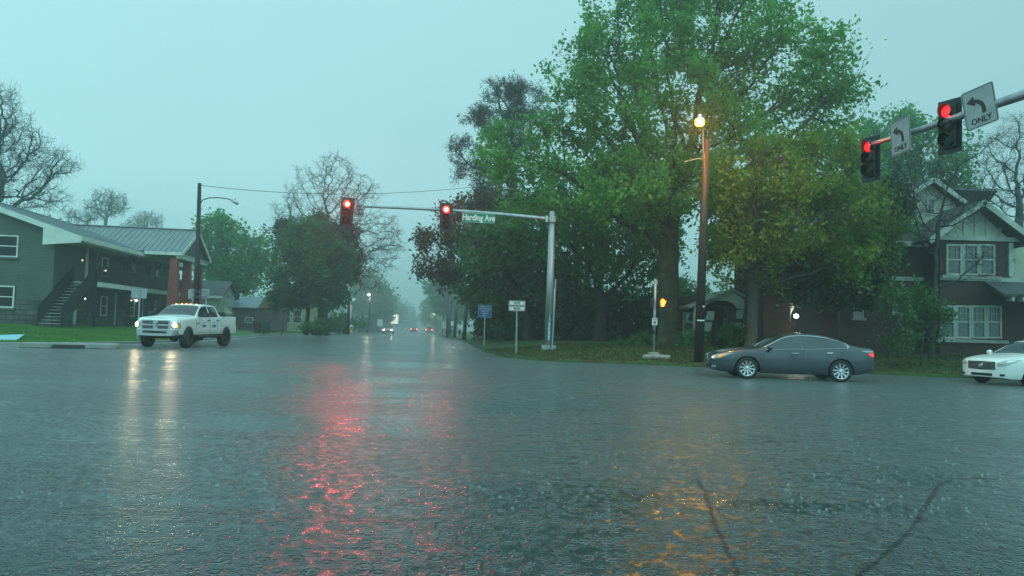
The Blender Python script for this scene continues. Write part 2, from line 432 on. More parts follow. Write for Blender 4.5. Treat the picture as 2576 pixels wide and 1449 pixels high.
for _i, _p in enumerate(RKs):
    if _p.y < 75: _p.x += _r.uniform(-0.10, 0.10) + 0.10 * math.sin(_i * 0.9); _p.y += _r.uniform(-0.10, 0.10) + 0.08 * math.sin(_i * 0.53)
def lawn(name, line, rawline, ang0, ang1, mt):
    ds = [0, 0.25, 0.7, 1.3, 2, 3, 4.2, 6, 8, 11, 15, 22, 35, 60, 120, 300, 900]
    n = len(line); tot = [0]
    for a, b in zip(line[:-1], line[1:]): tot.append(tot[-1] + min((b - a).length, 3.0))
    V = []; F = []; rnd = random.Random(4)
    for i, p in enumerate(line):
        t = tot[i] / tot[-1]
        a = ang0 + (ang1 - ang0) * t
        dr = Vector((math.cos(a), math.sin(a)))
        for j, d in enumerate(ds):
            q = p + dr * d
            z = lz(q.x, q.y, rawline) if d < 60 else gz(q.y) + 0.63
            if 0.5 < d < 40: z += (rnd.random() - 0.5) * 0.03
            V.append((q.x, q.y, z))
        V.append((p.x, p.y, gz(p.y) - 0.05))
    m = len(ds) + 1
    for i in range(n - 1):
        for j in range(m - 2):
            F.append((i * m + j, (i + 1) * m + j, (i + 1) * m + j + 1, i * m + j + 1))
        F.append((i * m + m - 1, (i + 1) * m + m - 1, (i + 1) * m, i * m))
    o = mesh_obj(name, V, F, mt, smooth=True)
    return o
prop(lawn("lawn", LKs, LK, rad(176), rad(100), M['lawn_l']), "bright green lawn rising to the apartment building", kind="structure")
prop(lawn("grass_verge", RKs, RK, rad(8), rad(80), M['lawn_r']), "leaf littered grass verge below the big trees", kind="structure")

# kerb with gutter pan along the left lawn
def ribbon(name, line, prof, mt, flip=1):
    V = []; F = []; n = len(line); m = len(prof)
    for i, p in enumerate(line):
        d = (line[min(i + 1, n - 1)] - line[max(i - 1, 0)]).normalized(); nr = Vector((d.y, -d.x)) * flip     # towards the road
        for o_, z in prof:
            q = p + nr * o_; V.append((q.x, q.y, gz(q.y) + z))
    for i in range(n - 1):
        for j in range(m - 1): F.append((i * m + j, (i + 1) * m + j, (i + 1) * m + j + 1, i * m + j + 1))
    return mesh_obj(name, V, F, mt, smooth=False)
kl = [p for p in LKs if p.y < 200]
prop(ribbon("kerb", kl, [(-0.20, 0.10), (-0.18, 0.150), (-0.02, 0.145), (0.02, 0.125), (0.05, 0.014), (0.42, 0.008), (0.45, -0.02)], M['kerb']), "worn concrete kerb and gutter along the lawn", kind="structure")
# storm drain inlet in the kerb
dp = at(175, 868, 29.6)
sd = thing("storm_drain", "dark storm drain opening in the concrete kerb at the left", "storm drain", (dp.x, dp.y, gz(dp.y)), rad(20))
mb = MB(); mb.box((0, 0.35, 0.10), (3.4, 0.95, 0.20)); mb.obj("apron", M['concrete'], sd, bevel=0.03)
mb = MB(); mb.prism([(-0.6, 0.02), (0.6, 0.02), (0.55, 0.14), (-0.55, 0.14)], (0, -0.134, 0), (1, 0, 0), (0, 0, 1), (0, -1, 0), 0.012); mb.obj("inlet", M['sign_black'], sd)

# grass blades on the nearer lawns (uncountable)
def blades(name, n, box, line, hmin, hmax, mt, label, seed, keep=lambda x, y: True, maxd=14):
    rnd = np.random.RandomState(seed)
    P = []
    while len(P) < n:
        x = rnd.uniform(box[0], box[1]); y = rnd.uniform(box[2], box[3])
        if not keep(x, y): continue
        P.append((x, y, lz(x, y, line)))
    P = np.array(P); k = len(P)
    a = rnd.uniform(0, 2 * np.pi, k); h = rnd.uniform(hmin, hmax, k); wd = rnd.uniform(0.012, 0.03, k); ln = rnd.uniform(-0.6, 0.6, (k, 2)) * h[:, None]
    V = np.zeros((k, 3, 3)); c, s = np.cos(a) * wd, np.sin(a) * wd
    V[:, 0] = P + np.stack([-c, -s, np.full(k, -0.02)], 1); V[:, 1] = P + np.stack([c, s, np.full(k, -0.02)], 1)
    V[:, 2] = P + np.stack([ln[:, 0], ln[:, 1], h], 1)
    o = quads_obj(name, V, mt, nper=3)
    return prop(o, label, "grass", kind="stuff")
def side_of(line, sgn):
    def f(x, y):
        # interpolate the kerb x at this y (main road part) and the kerb y at this x (crossing part)
        for a, b in zip(line[:-1], line[1:]):
            pass
        return inside(x, y, line, sgn)
    return f
LPOLY = [(p.x, p.y) for p in LKs] + [(-900, 400), (-900, 23)]
RPOLY = [(p.x, p.y) for p in RKs] + [(900, 400), (900, 13)]
def inpoly(x, y, poly):
    c = False; j = len(poly) - 1
    for i in range(len(poly)):
        xi, yi = poly[i]; xj, yj = poly[j]
        if (yi > y) != (yj > y) and x < (xj - xi) * (y - yi) / (yj - yi) + xi: c = not c
        j = i
    return c
M['blade_l'] = leaf_mat('grass_blade', (0.06, 0.17, 0.025), (0.14, 0.32, 0.05), 0.3)
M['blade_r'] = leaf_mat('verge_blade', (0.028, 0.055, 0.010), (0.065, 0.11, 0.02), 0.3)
blades("grass", 26000, (-30, -14, 27, 48), LK, 0.04, 0.12, M['blade_l'], "bright green grass blades of the lawn by the kerb", 1, lambda x, y: inpoly(x, y, LPOLY) and abs(x / y) < 0.72)
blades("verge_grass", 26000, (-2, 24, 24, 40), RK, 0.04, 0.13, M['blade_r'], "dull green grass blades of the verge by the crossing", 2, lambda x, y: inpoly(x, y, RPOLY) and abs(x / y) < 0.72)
# fallen leaves and catkins over the verge
rnd = np.random.RandomState(5); P = []
while len(P) < 9000:
    x, y = rnd.uniform(-1.5, 22), rnd.uniform(24, 38)
    if inpoly(x, y, RPOLY): P.append((x, y, lz(x, y, RK) + 0.03))
P = np.array(P); k = len(P); a = rnd.uniform(0, 6.28, k); s_ = rnd.uniform(0.02, 0.05, k)
u = np.stack([np.cos(a), np.sin(a), rnd.uniform(-.5, .5, k)], 1) * s_[:, None]; v = np.stack([-np.sin(a), np.cos(a), rnd.uniform(-.5, .5, k)], 1) * s_[:, None]
M['litter'] = leaf_mat('leaf_litter', (0.06, 0.036, 0.012), (0.15, 0.095, 0.03), 0.1)
prop(quads_obj("leaf_litter", np.stack([P - u, P - v, P + u, P + v], 1), M['litter']), "brown fallen leaves and catkins strewn over the verge", "leaves", kind="stuff")

# splashes thrown up by the rain on the road (uncountable)
rnd = np.random.RandomState(9); Vs = []
k = 22000
yy = 4.0 + (rnd.rand(k) ** 1.1) * 30; xx = (rnd.rand(k) - 0.5) * 2 * 0.72 * yy
ok = np.array([not (inpoly(x, y, LPOLY) or inpoly(x, y, RPOLY)) for x, y in zip(xx, yy)])
xx, yy = xx[ok], yy[ok]; k = len(xx); big = rnd.rand(k) ** 5
for q in range(5):
    a = rnd.uniform(0, 6.28, k); h = (0.004 + 0.011 * big) * rnd.uniform(0.5, 1.3, k); o_ = h * rnd.uniform(0.2, 0.9, k); wd = 0.0006 + 0.0013 * rnd.rand(k)
    B = np.stack([xx + np.cos(a) * o_ * 0.5, yy + np.sin(a) * o_ * 0.5, np.zeros(k)], 1); T = B + np.stack([np.cos(a) * o_, np.sin(a) * o_, h], 1)
    S = np.stack([wd, np.zeros(k), np.zeros(k)], 1)
    Vs.append(np.stack([B - S, B + S, T + S * 1.3, T - S * 1.3], 1))
cand = np.where(yy > 5.5)[0]; dn = 3000; sel = rnd.choice(cand, dn, replace=False); rd = 0.006 + 0.014 * rnd.rand(dn) ** 2; cx, cy_ = xx[sel], yy[sel]
for q in range(4):
    a = q * np.pi / 4; ux, uy = np.cos(a) * rd, np.sin(a) * rd; hh = rd * rnd.uniform(0.5, 1.3, dn)
    Vs.append(np.stack([np.stack([cx - ux, cy_ - uy, np.zeros(dn)], 1), np.stack([cx + ux, cy_ + uy, np.zeros(dn)], 1), np.stack([cx + ux * 0.5, cy_ + uy * 0.5, hh], 1), np.stack([cx - ux * 0.5, cy_ - uy * 0.5, hh], 1)], 1))
M['splash'] = mat('rain_splash', (0.75, 0.85, 0.85), 0.15, alpha=0.17)
prop(quads_obj("rain_splashes", np.concatenate(Vs), M['splash']), "tiny white raindrop splashes all over the wet road", "rain", kind="stuff")

# windshield reflections put in as dark strips on the near asphalt, and the remains of painted lines on the right
def road_strip(name, label, pix, w0, mt, z=0.004, seed=1):
    rn = random.Random(seed); P = []
    for px, py in pix:
        r_ = ray(px, py); t = -CAM.z / r_.z; P.append(CAM + r_ * t)
    Q = []
    for a_, b_ in zip(P[:-1], P[1:]):
        k = max(2, int((b_ - a_).length / 0.10))
        Q += [a_.lerp(b_, i / k) for i in range(k)]
    Q.append(P[-1]); V = []; F = []
    for i, q in enumerate(Q):
        d = (Q[min(i + 1, len(Q) - 1)] - Q[max(i - 1, 0)]).normalized(); nr = Vector((-d.y, d.x, 0)); j = rn.uniform(-0.008, 0.008); w_ = w0 * rn.uniform(0.75, 1.2)
        V += [(q + nr * (w_ / 2 + j)).to_tuple()[:2] + (z,), (q + nr * (-w_ / 2 + j)).to_tuple()[:2] + (z,)]
    for i in range(len(Q) - 1): F.append((2 * i, 2 * i + 1, 2 * i + 3, 2 * i + 2))
    return prop(mesh_obj(name, V, F, mt), label, kind="structure")
M['tar'] = mat('crack_sealing_tar', (0.008, 0.012, 0.013), 0.7, spec=0.2, alpha=0.28, bump=0.3, bscale=30)  # dark tone imitating reflections in the windshield; the asphalt has no such seams
M['worn_paint'] = mat('worn_road_paint', (0.30, 0.33, 0.32), 0.35, alpha=0.22)
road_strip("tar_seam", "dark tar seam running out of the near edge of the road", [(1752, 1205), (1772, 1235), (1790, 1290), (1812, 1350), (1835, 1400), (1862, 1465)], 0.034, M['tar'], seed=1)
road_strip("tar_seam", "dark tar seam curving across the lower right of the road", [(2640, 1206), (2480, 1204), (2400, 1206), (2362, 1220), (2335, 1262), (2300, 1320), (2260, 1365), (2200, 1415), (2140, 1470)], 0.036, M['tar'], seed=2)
for i, pp_ in enumerate(([(2240, 1078), (2600, 1062)], [(2262, 1114), (2600, 1097)], [(1960, 962), (2420, 980)])):
    road_strip("road_marking", ["faint worn white line far right on the wet road", "faint worn white line nearer on the wet road", "faint worn line behind the dark sedan"][i], pp_, 0.10, M['worn_paint'], z=0.005, seed=5 + i)
# ================================================================== TREES
def colonize(att, trunk, step, kill, maxn, seed, wiggle=0.15, infl=1e9, up=0.0):
    rng = np.random.RandomState(seed)
    N = np.zeros((maxn + 50, 3)); par = np.full(maxn + 50, -1, int); n = len(trunk)
    N[:n] = trunk; par[1:n] = np.arange(n - 1)
    A = att.copy(); start = max(0, n - 4)
    # attraction points look for the nearest node, kept up to date as nodes are added
    D = np.linalg.norm(A[:, None] - N[None, start:n], axis=2)
    nd = D.min(1); ni = D.argmin(1) + start
    last = -1
    kids = np.zeros(maxn + 50, int)
    for it in range(400):
        if len(A) == 0 or n >= maxn: break
        use = nd < infl
        if not use.any(): break
        dirs = A[use] - N[ni[use]]; dirs /= np.linalg.norm(dirs, axis=1)[:, None] + 1e-9
        idx, inv = np.unique(ni[use], return_inverse=True)
        S = np.zeros((len(idx), 3)); np.add.at(S, inv, dirs)
        ln = np.linalg.norm(S, axis=1)[:, None]; S /= ln + 1e-9
        S += rng.normal(0, wiggle, S.shape); S[:, 2] += up
        S /= np.linalg.norm(S, axis=1)[:, None] + 1e-9
        keep = kids[idx] < 4
        idx, S = idx[keep], S[keep]
        if len(idx) == 0: break
        m = min(len(idx), maxn - n); idx, S = idx[:m], S[:m]
        new = N[idx] + S * step
        N[n:n + m] = new; par[n:n + m] = idx; kids[idx] += 1
        D = np.linalg.norm(A[:, None] - new[None], axis=2)
        j = D.argmin(1); dm = D[np.arange(len(A)), j]
        b = dm < nd; nd[b] = dm[b]; ni[b] = j[b] + n
        n += m
        k = nd > kill
        A, nd, ni = A[k], nd[k], ni[k]
    return N[:n], par[:n]

def radii(N, par, r0, R, p=0.5):
    n = len(N); leafc = np.zeros(n); haskid = np.zeros(n, bool); haskid[par[par >= 0]] = True
    leafc[~haskid] = 1
    for i in range(n - 1, 0, -1): leafc[par[i]] += leafc[i]
    v = leafc ** p; mxv = v.max()
    return r0 + (R - r0) * (v - 1) / max(mxv - 1, 1e-6), leafc

def branch_mesh(name, N, par, r, mt, parent, sides=5, extra=None):
    n = len(N); idx = np.arange(1, n); P = par[idx]
    d = N[idx] - N[P]; L = np.linalg.norm(d, axis=1)[:, None]; d = d / (L + 1e-9)
    nodedir = np.zeros((n, 3)); nodedir[idx] = d; nodedir[0] = d[0]
    # main child continues the parent's ring
    main = np.full(n, -1)
    for i in idx:
        if main[par[i]] < 0 or r[i] > r[main[par[i]]]: main[par[i]] = i
    ismain = main[P] == idx
    sd = np.where(ismain[:, None], nodedir[P], d)
    rs = np.where(ismain, r[P], np.minimum(r[P], r[idx] * 1.25)); re = r[idx]
    def frame(dv):
        ref = np.tile(np.array([[0.31, 0.95, 0.05]]), (len(dv), 1))
        par_ = np.abs((dv * ref).sum(1)) > 0.95; ref[par_] = (1, 0, 0)
        u = np.cross(dv, ref); u /= np.linalg.norm(u, axis=1)[:, None] + 1e-9
        return u, np.cross(dv, u)
    us, vs_ = frame(sd); ue, ve = frame(d)
    ang = np.arange(sides) * 2 * np.pi / sides
    ca, sa = np.cos(ang)[None, :, None], np.sin(ang)[None, :, None]
    A = N[P][:, None] + (us[:, None] * ca + vs_[:, None] * sa) * rs[:, None, None]
    B = N[idx][:, None] + (ue[:, None] * ca + ve[:, None] * sa) * re[:, None, None]
    V = np.concatenate([A, B], 1).reshape(-1, 3)
    k = np.arange(sides); k2 = (k + 1) % sides
    f = np.stack([k, k2, k2 + sides, k + sides], 1)
    F = (f[None] + (np.arange(len(idx)) * 2 * sides)[:, None, None]).reshape(-1, 4)
    if extra is not None:
        V2, F2 = extra; F = np.concatenate([F, F2 + len(V)]); V = np.concatenate([V, V2])
    return grid_obj(name, V, F, mt, parent)

def twigs(base, dirs, rad_, n, length, segs, rng, spread_ang=0.9, up=0.1, curl=0.35):
    """side twigs: returns node positions (k, segs+1, 3) and start radii"""
    b = np.repeat(base, n, axis=0); d = np.repeat(dirs, n, axis=0); r_ = np.repeat(rad_, n)
    k = len(b)
    d = d + rng.normal(0, spread_ang, (k, 3)); d[:, 2] += up; d /= np.linalg.norm(d, axis=1)[:, None] + 1e-9
    ln = length * rng.uniform(0.5, 1.3, k) / segs
    P = np.zeros((k, segs + 1, 3)); P[:, 0] = b
    for i in range(segs):
        P[:, i + 1] = P[:, i] + d * ln[:, None]
        d = d + rng.normal(0, curl, (k, 3)); d[:, 2] += up * 0.5; d /= np.linalg.norm(d, axis=1)[:, None] + 1e-9
    return P, r_
def twig_tubes(P, r_, rend):
    k, m, _ = P.shape; segs = m - 1
    A = P[:, :-1].reshape(-1, 3); B = P[:, 1:].reshape(-1, 3); d = B - A; d /= np.linalg.norm(d, axis=1)[:, None] + 1e-9
    ref = np.tile(np.array([[0.31, 0.95, 0.05]]), (len(d), 1)); ref[np.abs((d * ref).sum(1)) > 0.9] = (1, 0, 0)
    u = np.cross(d, ref); u /= np.linalg.norm(u, axis=1)[:, None] + 1e-9; v = np.cross(d, u)
    t0 = np.tile(np.arange(segs) / segs, k); t1 = t0 + 1.0 / segs; rr = np.repeat(r_, segs)
    ra = rr * (1 - t0) + rend * t0; rb = rr * (1 - t1) + rend * t1
    an = np.arange(3) * 2.0944; c, s_ = np.cos(an)[None, :, None], np.sin(an)[None, :, None]
    VA = A[:, None] + (u[:, None] * c + v[:, None] * s_) * ra[:, None, None]; VB = B[:, None] + (u[:, None] * c + v[:, None] * s_) * rb[:, None, None]
    V = np.concatenate([VA, VB], 1).reshape(-1, 3)
    f = np.array([[0, 1, 4, 3], [1, 2, 5, 4], [2, 0, 3, 5]])
    return V, (f[None] + (np.arange(len(A)) * 6)[:, None, None]).reshape(-1, 4)

def sample_env(env, Y, count, rng, shell=0.35):
    """env: ellipses (px, py, rx, ry, dY, rY, weight) given where they are seen"""
    ws = np.array([e_[2] * e_[3] * (e_[6] if len(e_) > 6 else 1) for e_ in env], float); ws /= ws.sum()
    pts = []
    for e_, w_ in zip(env, ws):
        k = max(4, int(count * w_)); s = pxm(Y + e_[4])
        c = at(e_[0], e_[1], Y + e_[4])
        v = rng.normal(size=(k, 3)); v /= np.linalg.norm(v, axis=1)[:, None]
        rr = rng.rand(k) ** (1 / 3.0) * (1 - shell) + shell * (0.8 + 0.2 * rng.rand(k))
        v = v * rr[:, None]
        v *= 1 + 0.18 * np.sin(v * 7 + e_[0])          # uneven outline
        pts.append(np.array(c) + v * np.array([e_[2] * s, e_[5], e_[3] * s]))
    return np.concatenate(pts)

def leaves_mesh(name, base, per, spread, size, mt, parent, rng, droop=0.0, aspect=0.6):
    base = np.repeat(base, per, axis=0); k = len(base)
    c = base + rng.normal(0, spread, (k, 3))
    a = rng.normal(size=(k, 3)); a[:, 2] -= droop; a /= np.linalg.norm(a, axis=1)[:, None]
    b = np.cross(a, rng.normal(size=(k, 3))); b /= np.linalg.norm(b, axis=1)[:, None] + 1e-9
    s = size * rng.uniform(0.45, 1.6, k)[:, None]
    V = np.stack([c - a * s, c - b * s * aspect, c + a * s, c + b * s * aspect], 1)
    return quads_obj(name, V, mt, parent)

def tree(name, label, cat, base_px, Y, env, natt, R, leafm=None, barkm=None, step=0.5, kill=0.7, r0=0.012, seed=1, per=2, spread=0.193, size=0.14,
         trunk_to=None, wiggle=0.15, maxn=5000, group=None, p=0.5, sides=5, base_y=None, up=0.0, shell=0.35, droop=0.0, aspect=0.6, infl=1e9, curvy=0.0, bz=None, tw=(3, 1.6, 3), tw2=(1, 0.9, 2), maxleafc=14, gapthr=-0.9):
    rng = np.random.RandomState(seed)
    bx = px2x(base_px, Y); z0 = (lz(bx, Y) if bz is None else bz) - 0.05
    att = sample_env(env, Y, natt, rng, shell)
    att[:, 2] = np.maximum(att[:, 2], z0 + 0.12 + 0.1 * rng.rand(len(att)))
    if trunk_to is None:
        low = np.sort(att[:, 2])[max(1, len(att) // 30)]; trunk_to = (base_px, None, low)
        top = np.array([bx + rng.normal(0, 0.1), Y, max(low, z0 + 0.3)])
    else:
        q = at(trunk_to[0], trunk_to[1], Y); top = np.array([q.x, Y, q.z])
    st = np.array([bx, Y, z0]); k = max(4, int(np.linalg.norm(top - st) / step))
    tr = st + (top - st) * np.linspace(0, 1, k)[:, None]
    tr[1:-1] += rng.normal(0, 0.03 + curvy, (k - 2, 3)) * np.array([1, 1, 0])
    N, par = colonize(att, tr, step, kill, maxn, seed, wiggle, infl, up)
    r, lc = radii(N, par, r0, R, p)
    r[0] *= 1.45; r[1] *= 1.12
    T = thing(name, label, cat, (bx, Y, z0 + 0.05), 0, group)
    off = np.array([bx, Y, z0 + 0.05])
    idx = np.arange(len(N)); src = idx[(lc <= maxleafc) & (idx > k)]
    dd = N[src] - N[par[src]]; dd /= np.linalg.norm(dd, axis=1)[:, None] + 1e-9
    rt = np.maximum(r[src] * 0.55, r0 * 0.9)
    P1, r1 = twigs(N[src], dd, rt, tw[0], tw[1] * step, tw[2], rng)
    e1 = twig_tubes(P1 - off, r1, r0 * 0.5)
    q = P1[:, 1:].reshape(-1, 3); dq = (P1[:, 1:] - P1[:, :-1]).reshape(-1, 3); dq /= np.linalg.norm(dq, axis=1)[:, None] + 1e-9
    tips = [q]
    if tw2[0]:
        P2, r2 = twigs(q, dq, np.repeat(r1, tw[2]) * 0.5, tw2[0], tw2[1] * step, tw2[2], rng)
        tips.append(P2[:, 1:].reshape(-1, 3))
        if not leafm:
            e2 = twig_tubes(P2 - off, r2, r0 * 0.35); e1 = (np.concatenate([e1[0], e2[0]]), np.concatenate([e1[1], e2[1] + len(e1[0])]))
    tips = np.concatenate(tips)
    gate = np.sin(tips[:, 0] * 2.3 + seed) + np.sin(tips[:, 1] * 2.9 + 1.3 * seed) + np.sin(tips[:, 2] * 2.6) + rng.normal(0, 0.5, len(tips))
    tips = tips[gate > gapthr]; tips = tips[tips[:, 2] > z0 + 0.05]
    if globals().get('VERB'): print('TREE', label, len(N), len(e1[0]), len(tips) * per)
    branch_mesh("trunk", N - off, par, r, barkm or M['bark'], T, sides, e1)
    if leafm: leaves_mesh("crown", tips - off, per, spread, size, leafm, T, rng, droop, aspect)
    return T

LF = {}
LF['oak'] = leaf_mat('leaf_oak', (0.05, 0.17, 0.045), (0.19, 0.54, 0.085), 0.6)
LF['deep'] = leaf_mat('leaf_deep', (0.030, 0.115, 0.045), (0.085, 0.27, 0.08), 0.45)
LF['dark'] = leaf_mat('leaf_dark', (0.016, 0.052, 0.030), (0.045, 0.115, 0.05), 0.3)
LF['rust'] = leaf_mat('leaf_rust', (0.055, 0.055, 0.028), (0.13, 0.10, 0.045), 0.35)
LF['olive'] = leaf_mat('leaf_olive', (0.055, 0.18, 0.03), (0.26, 0.40, 0.04), 0.6)
LF['pine'] = leaf_mat('leaf_pine', (0.022, 0.030, 0.030), (0.05, 0.055, 0.05), 0.15)
LF['mid'] = leaf_mat('leaf_mid', (0.04, 0.17, 0.06), (0.12, 0.42, 0.10), 0.55)
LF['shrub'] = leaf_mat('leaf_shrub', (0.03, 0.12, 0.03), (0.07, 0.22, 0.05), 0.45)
LF['haze'] = leaf_mat('leaf_far', (0.05, 0.17, 0.06), (0.10, 0.30, 0.09), 0.5)

if not globals().get('NOTREES'):
    # ---- the great oak beside the signal pole
    tree("oak_tree", "huge spreading green oak with thick trunk beside the amber street lamp", "tree", 1685, 42,
         [(1610, 90, 150, 140, 0, 4.5), (1790, 40, 220, 150, 1, 5), (1960, 190, 190, 140, 0, 4.5), (2085, 290, 110, 90, 0, 3), (2110, 200, 70, 70, 0, 3), (1460, 170, 75, 80, 0, 3), (1480, 280, 120, 110, -1, 4),
          (1330, 350, 130, 50, -1, 3), (1400, 480, 170, 90, -1, 4), (1690, 300, 200, 150, -2, 5), (1560, 500, 180, 110, -3, 4.5), (1850, 420, 170, 110, -2, 4),
          (1250, 390, 60, 45, -2, 2), (1640, 420, 120, 110, 2, 5)],
         2600, 0.62, LF['oak'], M['bark_ivy'], step=0.45, kill=0.62, seed=11, per=2, spread=0.187, size=0.115, trunk_to=(1680, 610), maxn=9000, p=0.52, sides=7, wiggle=0.14, shell=0.3, gapthr=-0.08)
    # ---- trees behind and below it
    tree("shade_tree", "dark green tree with forked trunk behind the grey signal pole", "tree", 1510, 50,
         [(1380, 590, 150, 90, 0, 4), (1560, 620, 150, 110, 0, 4), (1480, 500, 170, 80, 1, 4), (1640, 560, 80, 130, 2, 3), (1450, 690, 120, 60, 2, 3)],
         1000, 0.42, LF['mid'], M['bark_dark'], step=0.55, kill=0.8, seed=21, per=2, spread=0.248, size=0.15, trunk_to=(1512, 770), maxn=3500)
    tree("shade_tree", "shadowy tree rising behind the white state maintenance sign", "tree", 1330, 52,
         [(1250, 620, 90, 100, 0, 3.5), (1330, 700, 110, 70, 0, 3), (1230, 720, 80, 60, 1, 3), (1400, 740, 80, 60, 1, 3)],
         700, 0.36, LF['deep'], M['bark_dark'], step=0.5, kill=0.7, seed=23, per=2, spread=0.231, size=0.15, trunk_to=(1325, 770), maxn=2600)
    tree("elm_tree", "rusty brown leaved tree reaching over the road behind the street name sign", "tree", 1285, 56,
         [(1220, 560, 110, 90, 0, 4), (1130, 620, 90, 60, 0, 3), (1180, 680, 120, 50, 0, 3), (1090, 670, 50, 35, 0, 2.2), (1270, 510, 60, 50, 0, 3), (1260, 640, 90, 80, 1, 3)],
         1300, 0.38, LF['rust'], M['bark_dark'], step=0.45, kill=0.62, seed=25, per=2, spread=0.198, size=0.12, trunk_to=(1262, 780), maxn=4200, gapthr=-0.1)
    tree("pine_tree", "tall dark pine with ragged needle clumps left of the oak crown", "tree", 1290, 64,
         [(1280, 240, 50, 35, 0, 2), (1215, 300, 35, 35, 0, 1.6), (1165, 370, 32, 24, 0, 1.5), (1185, 430, 40, 26, 0, 1.6), (1300, 330, 60, 60, 0, 2), (1240, 470, 50, 30, 0, 2), (1330, 260, 40, 40, 0, 2)],
         420, 0.34, LF['pine'], M['bark_dark'], step=0.6, kill=0.55, seed=27, per=6, spread=0.14, size=0.20, aspect=0.10, gapthr=-0.2, trunk_to=(1290, 420), maxn=1500)
    tree("oak_tree", "yellow green leafed oak in front of the brick house and porch", "tree", 1890, 33.5,
         [(1930, 470, 140, 110, 0, 3), (2070, 450, 120, 100, 0, 3), (2010, 560, 190, 110, -0.5, 3), (2150, 560, 110, 100, 0, 3), (1930, 660, 60, 70, 0, 2), (2120, 660, 110, 60, 0, 2.4), (1830, 560, 60, 110, 0, 2.2), (1815, 460, 60, 80, 0, 2), (1835, 660, 45, 60, 0, 1.6), (1960, 380, 90, 40, 0, 2), (2080, 680, 110, 44, 0.5, 2.4)],
         1900, 0.24, LF['olive'], M['bark'], step=0.36, kill=0.46, seed=31, per=2, spread=0.143, size=0.085, trunk_to=(1896, 700), maxn=7000, sides=6, gapthr=-0.5)
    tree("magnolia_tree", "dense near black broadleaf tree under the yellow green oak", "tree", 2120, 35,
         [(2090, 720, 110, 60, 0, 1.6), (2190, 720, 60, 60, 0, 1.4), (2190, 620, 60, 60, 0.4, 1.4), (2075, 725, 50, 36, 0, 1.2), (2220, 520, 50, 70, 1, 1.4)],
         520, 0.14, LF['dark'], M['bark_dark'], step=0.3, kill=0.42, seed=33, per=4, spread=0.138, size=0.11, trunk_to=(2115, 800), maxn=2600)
    tree("maple_tree", "mid green tree standing behind the brick house roof", "tree", 2300, 66,
         [(2250, 330, 70, 50, 0, 3), (2330, 380, 100, 80, 0, 4), (2230, 430, 80, 70, 0, 3), (2390, 450, 50, 50, 0, 3), (2160, 400, 70, 60, 0, 3)],
         800, 0.35, LF['mid'], M['bark_dark'], step=0.6, kill=0.85, seed=35, per=2, spread=0.275, size=0.17, trunk_to=(2290, 560), maxn=3000)
    tree("bare_tree", "leafless multi stemmed tree in front of the brick house windows", "tree", 2345, 31.5,
         [(2300, 560, 60, 80, 0, 1.6), (2400, 500, 110, 80, 0, 1.6), (2500, 380, 60, 70, 0, 1.2), (2270, 430, 50, 60, 0, 1.2), (2480, 640, 70, 50, 0, 1), (2340, 420, 50, 80, 0, 1.2), (2440, 690, 90, 30, -0.3, 0.8)],
         420, 0.12, None, M['bark_dark'], step=0.3, kill=0.36, r0=0.006, seed=37, trunk_to=(2350, 740), maxn=3000, wiggle=0.12, p=0.6)
    tree("bare_tree", "grey leafless tree against the sky at the right edge", "tree", 2566, 52,
         [(2540, 380, 70, 80, 0, 2.4), (2590, 480, 60, 80, 0, 2.4), (2500, 470, 50, 60, 0, 2), (2600, 320, 60, 60, 0, 2)],
         520, 0.3, None, M['bark_grey'], step=0.4, kill=0.5, r0=0.008, seed=39, trunk_to=(2562, 560), maxn=3500, wiggle=0.2, p=0.6)
    for (px, sd_, lab, g_) in ((2240, 41, "small green shrub with twin stems on the grass behind the dark sedan", None), (2318, 42, "taller green shrub on a thin stem left of the white framed windows", None)):
        tree("shrub", lab, "shrub", px, 28.9 if px < 2300 else 29.3,
             [(px, 800, 42, 50, 0, 0.8), (px + 20, 850, 45, 30, 0, 0.7), (px + 8, 745, 36, 30, 0, 0.6)] if px < 2300 else
             [(px + 6, 790, 50, 46, 0, 0.8), (px + 24, 838, 40, 36, 0, 0.7), (px - 4, 740, 30, 30, 0, 0.5), (px + 48, 800, 26, 22, 0, 0.5)],
             240, 0.045, LF['shrub'], M['bark_dark'], step=0.18, kill=0.2, r0=0.006, seed=sd_, per=1, spread=0.09, size=0.06, maxn=1500, gapthr=-0.4)
    # ---- left side
    tree("bare_tree", "large leafless tree spreading behind the apartment roof at the left edge", "tree", -40, 68,
         [(-30, 350, 110, 90, 0, 4), (70, 400, 90, 70, 0, 3), (130, 410, 70, 40, 0, 2.4), (60, 490, 100, 50, 0, 3), (-20, 250, 70, 50, 0, 3), (20, 300, 50, 60, 0, 3), (130, 500, 40, 30, 0, 2)],
         1100, 0.55, None, M['bark_dark'], step=0.5, kill=0.6, r0=0.018, seed=51, trunk_to=(-20, 560), maxn=6000, wiggle=0.24, p=0.55)
    tree("bare_tree", "small round headed bare tree rising beyond the metal roof", "tree", 266, 112,
         [(266, 520, 50, 30, 0, 3), (275, 500, 40, 16, 0, 3)], 260, 0.26, None, M['bark_grey'], step=0.6, kill=0.6, r0=0.03, seed=53, trunk_to=(266, 555), maxn=1600, wiggle=0.2)
    tree("bare_tree", "faint leafless tree beyond the porch end of the roof", "tree", 372, 118,
         [(372, 560, 36, 24, 0, 3), (340, 568, 24, 16, 0, 3)], 200, 0.2, None, M['bark_grey'], step=0.6, kill=0.6, r0=0.028, seed=55, maxn=1300, wiggle=0.2)
    tree("bare_tree", "faint scrubby bare tree between the round headed tree and the big bare one", "tree", 205, 105,
         [(205, 548, 36, 16, 0, 3)], 120, 0.16, None, M['bark_grey'], step=0.6, kill=0.55, r0=0.028, seed=57, maxn=900, wiggle=0.2)
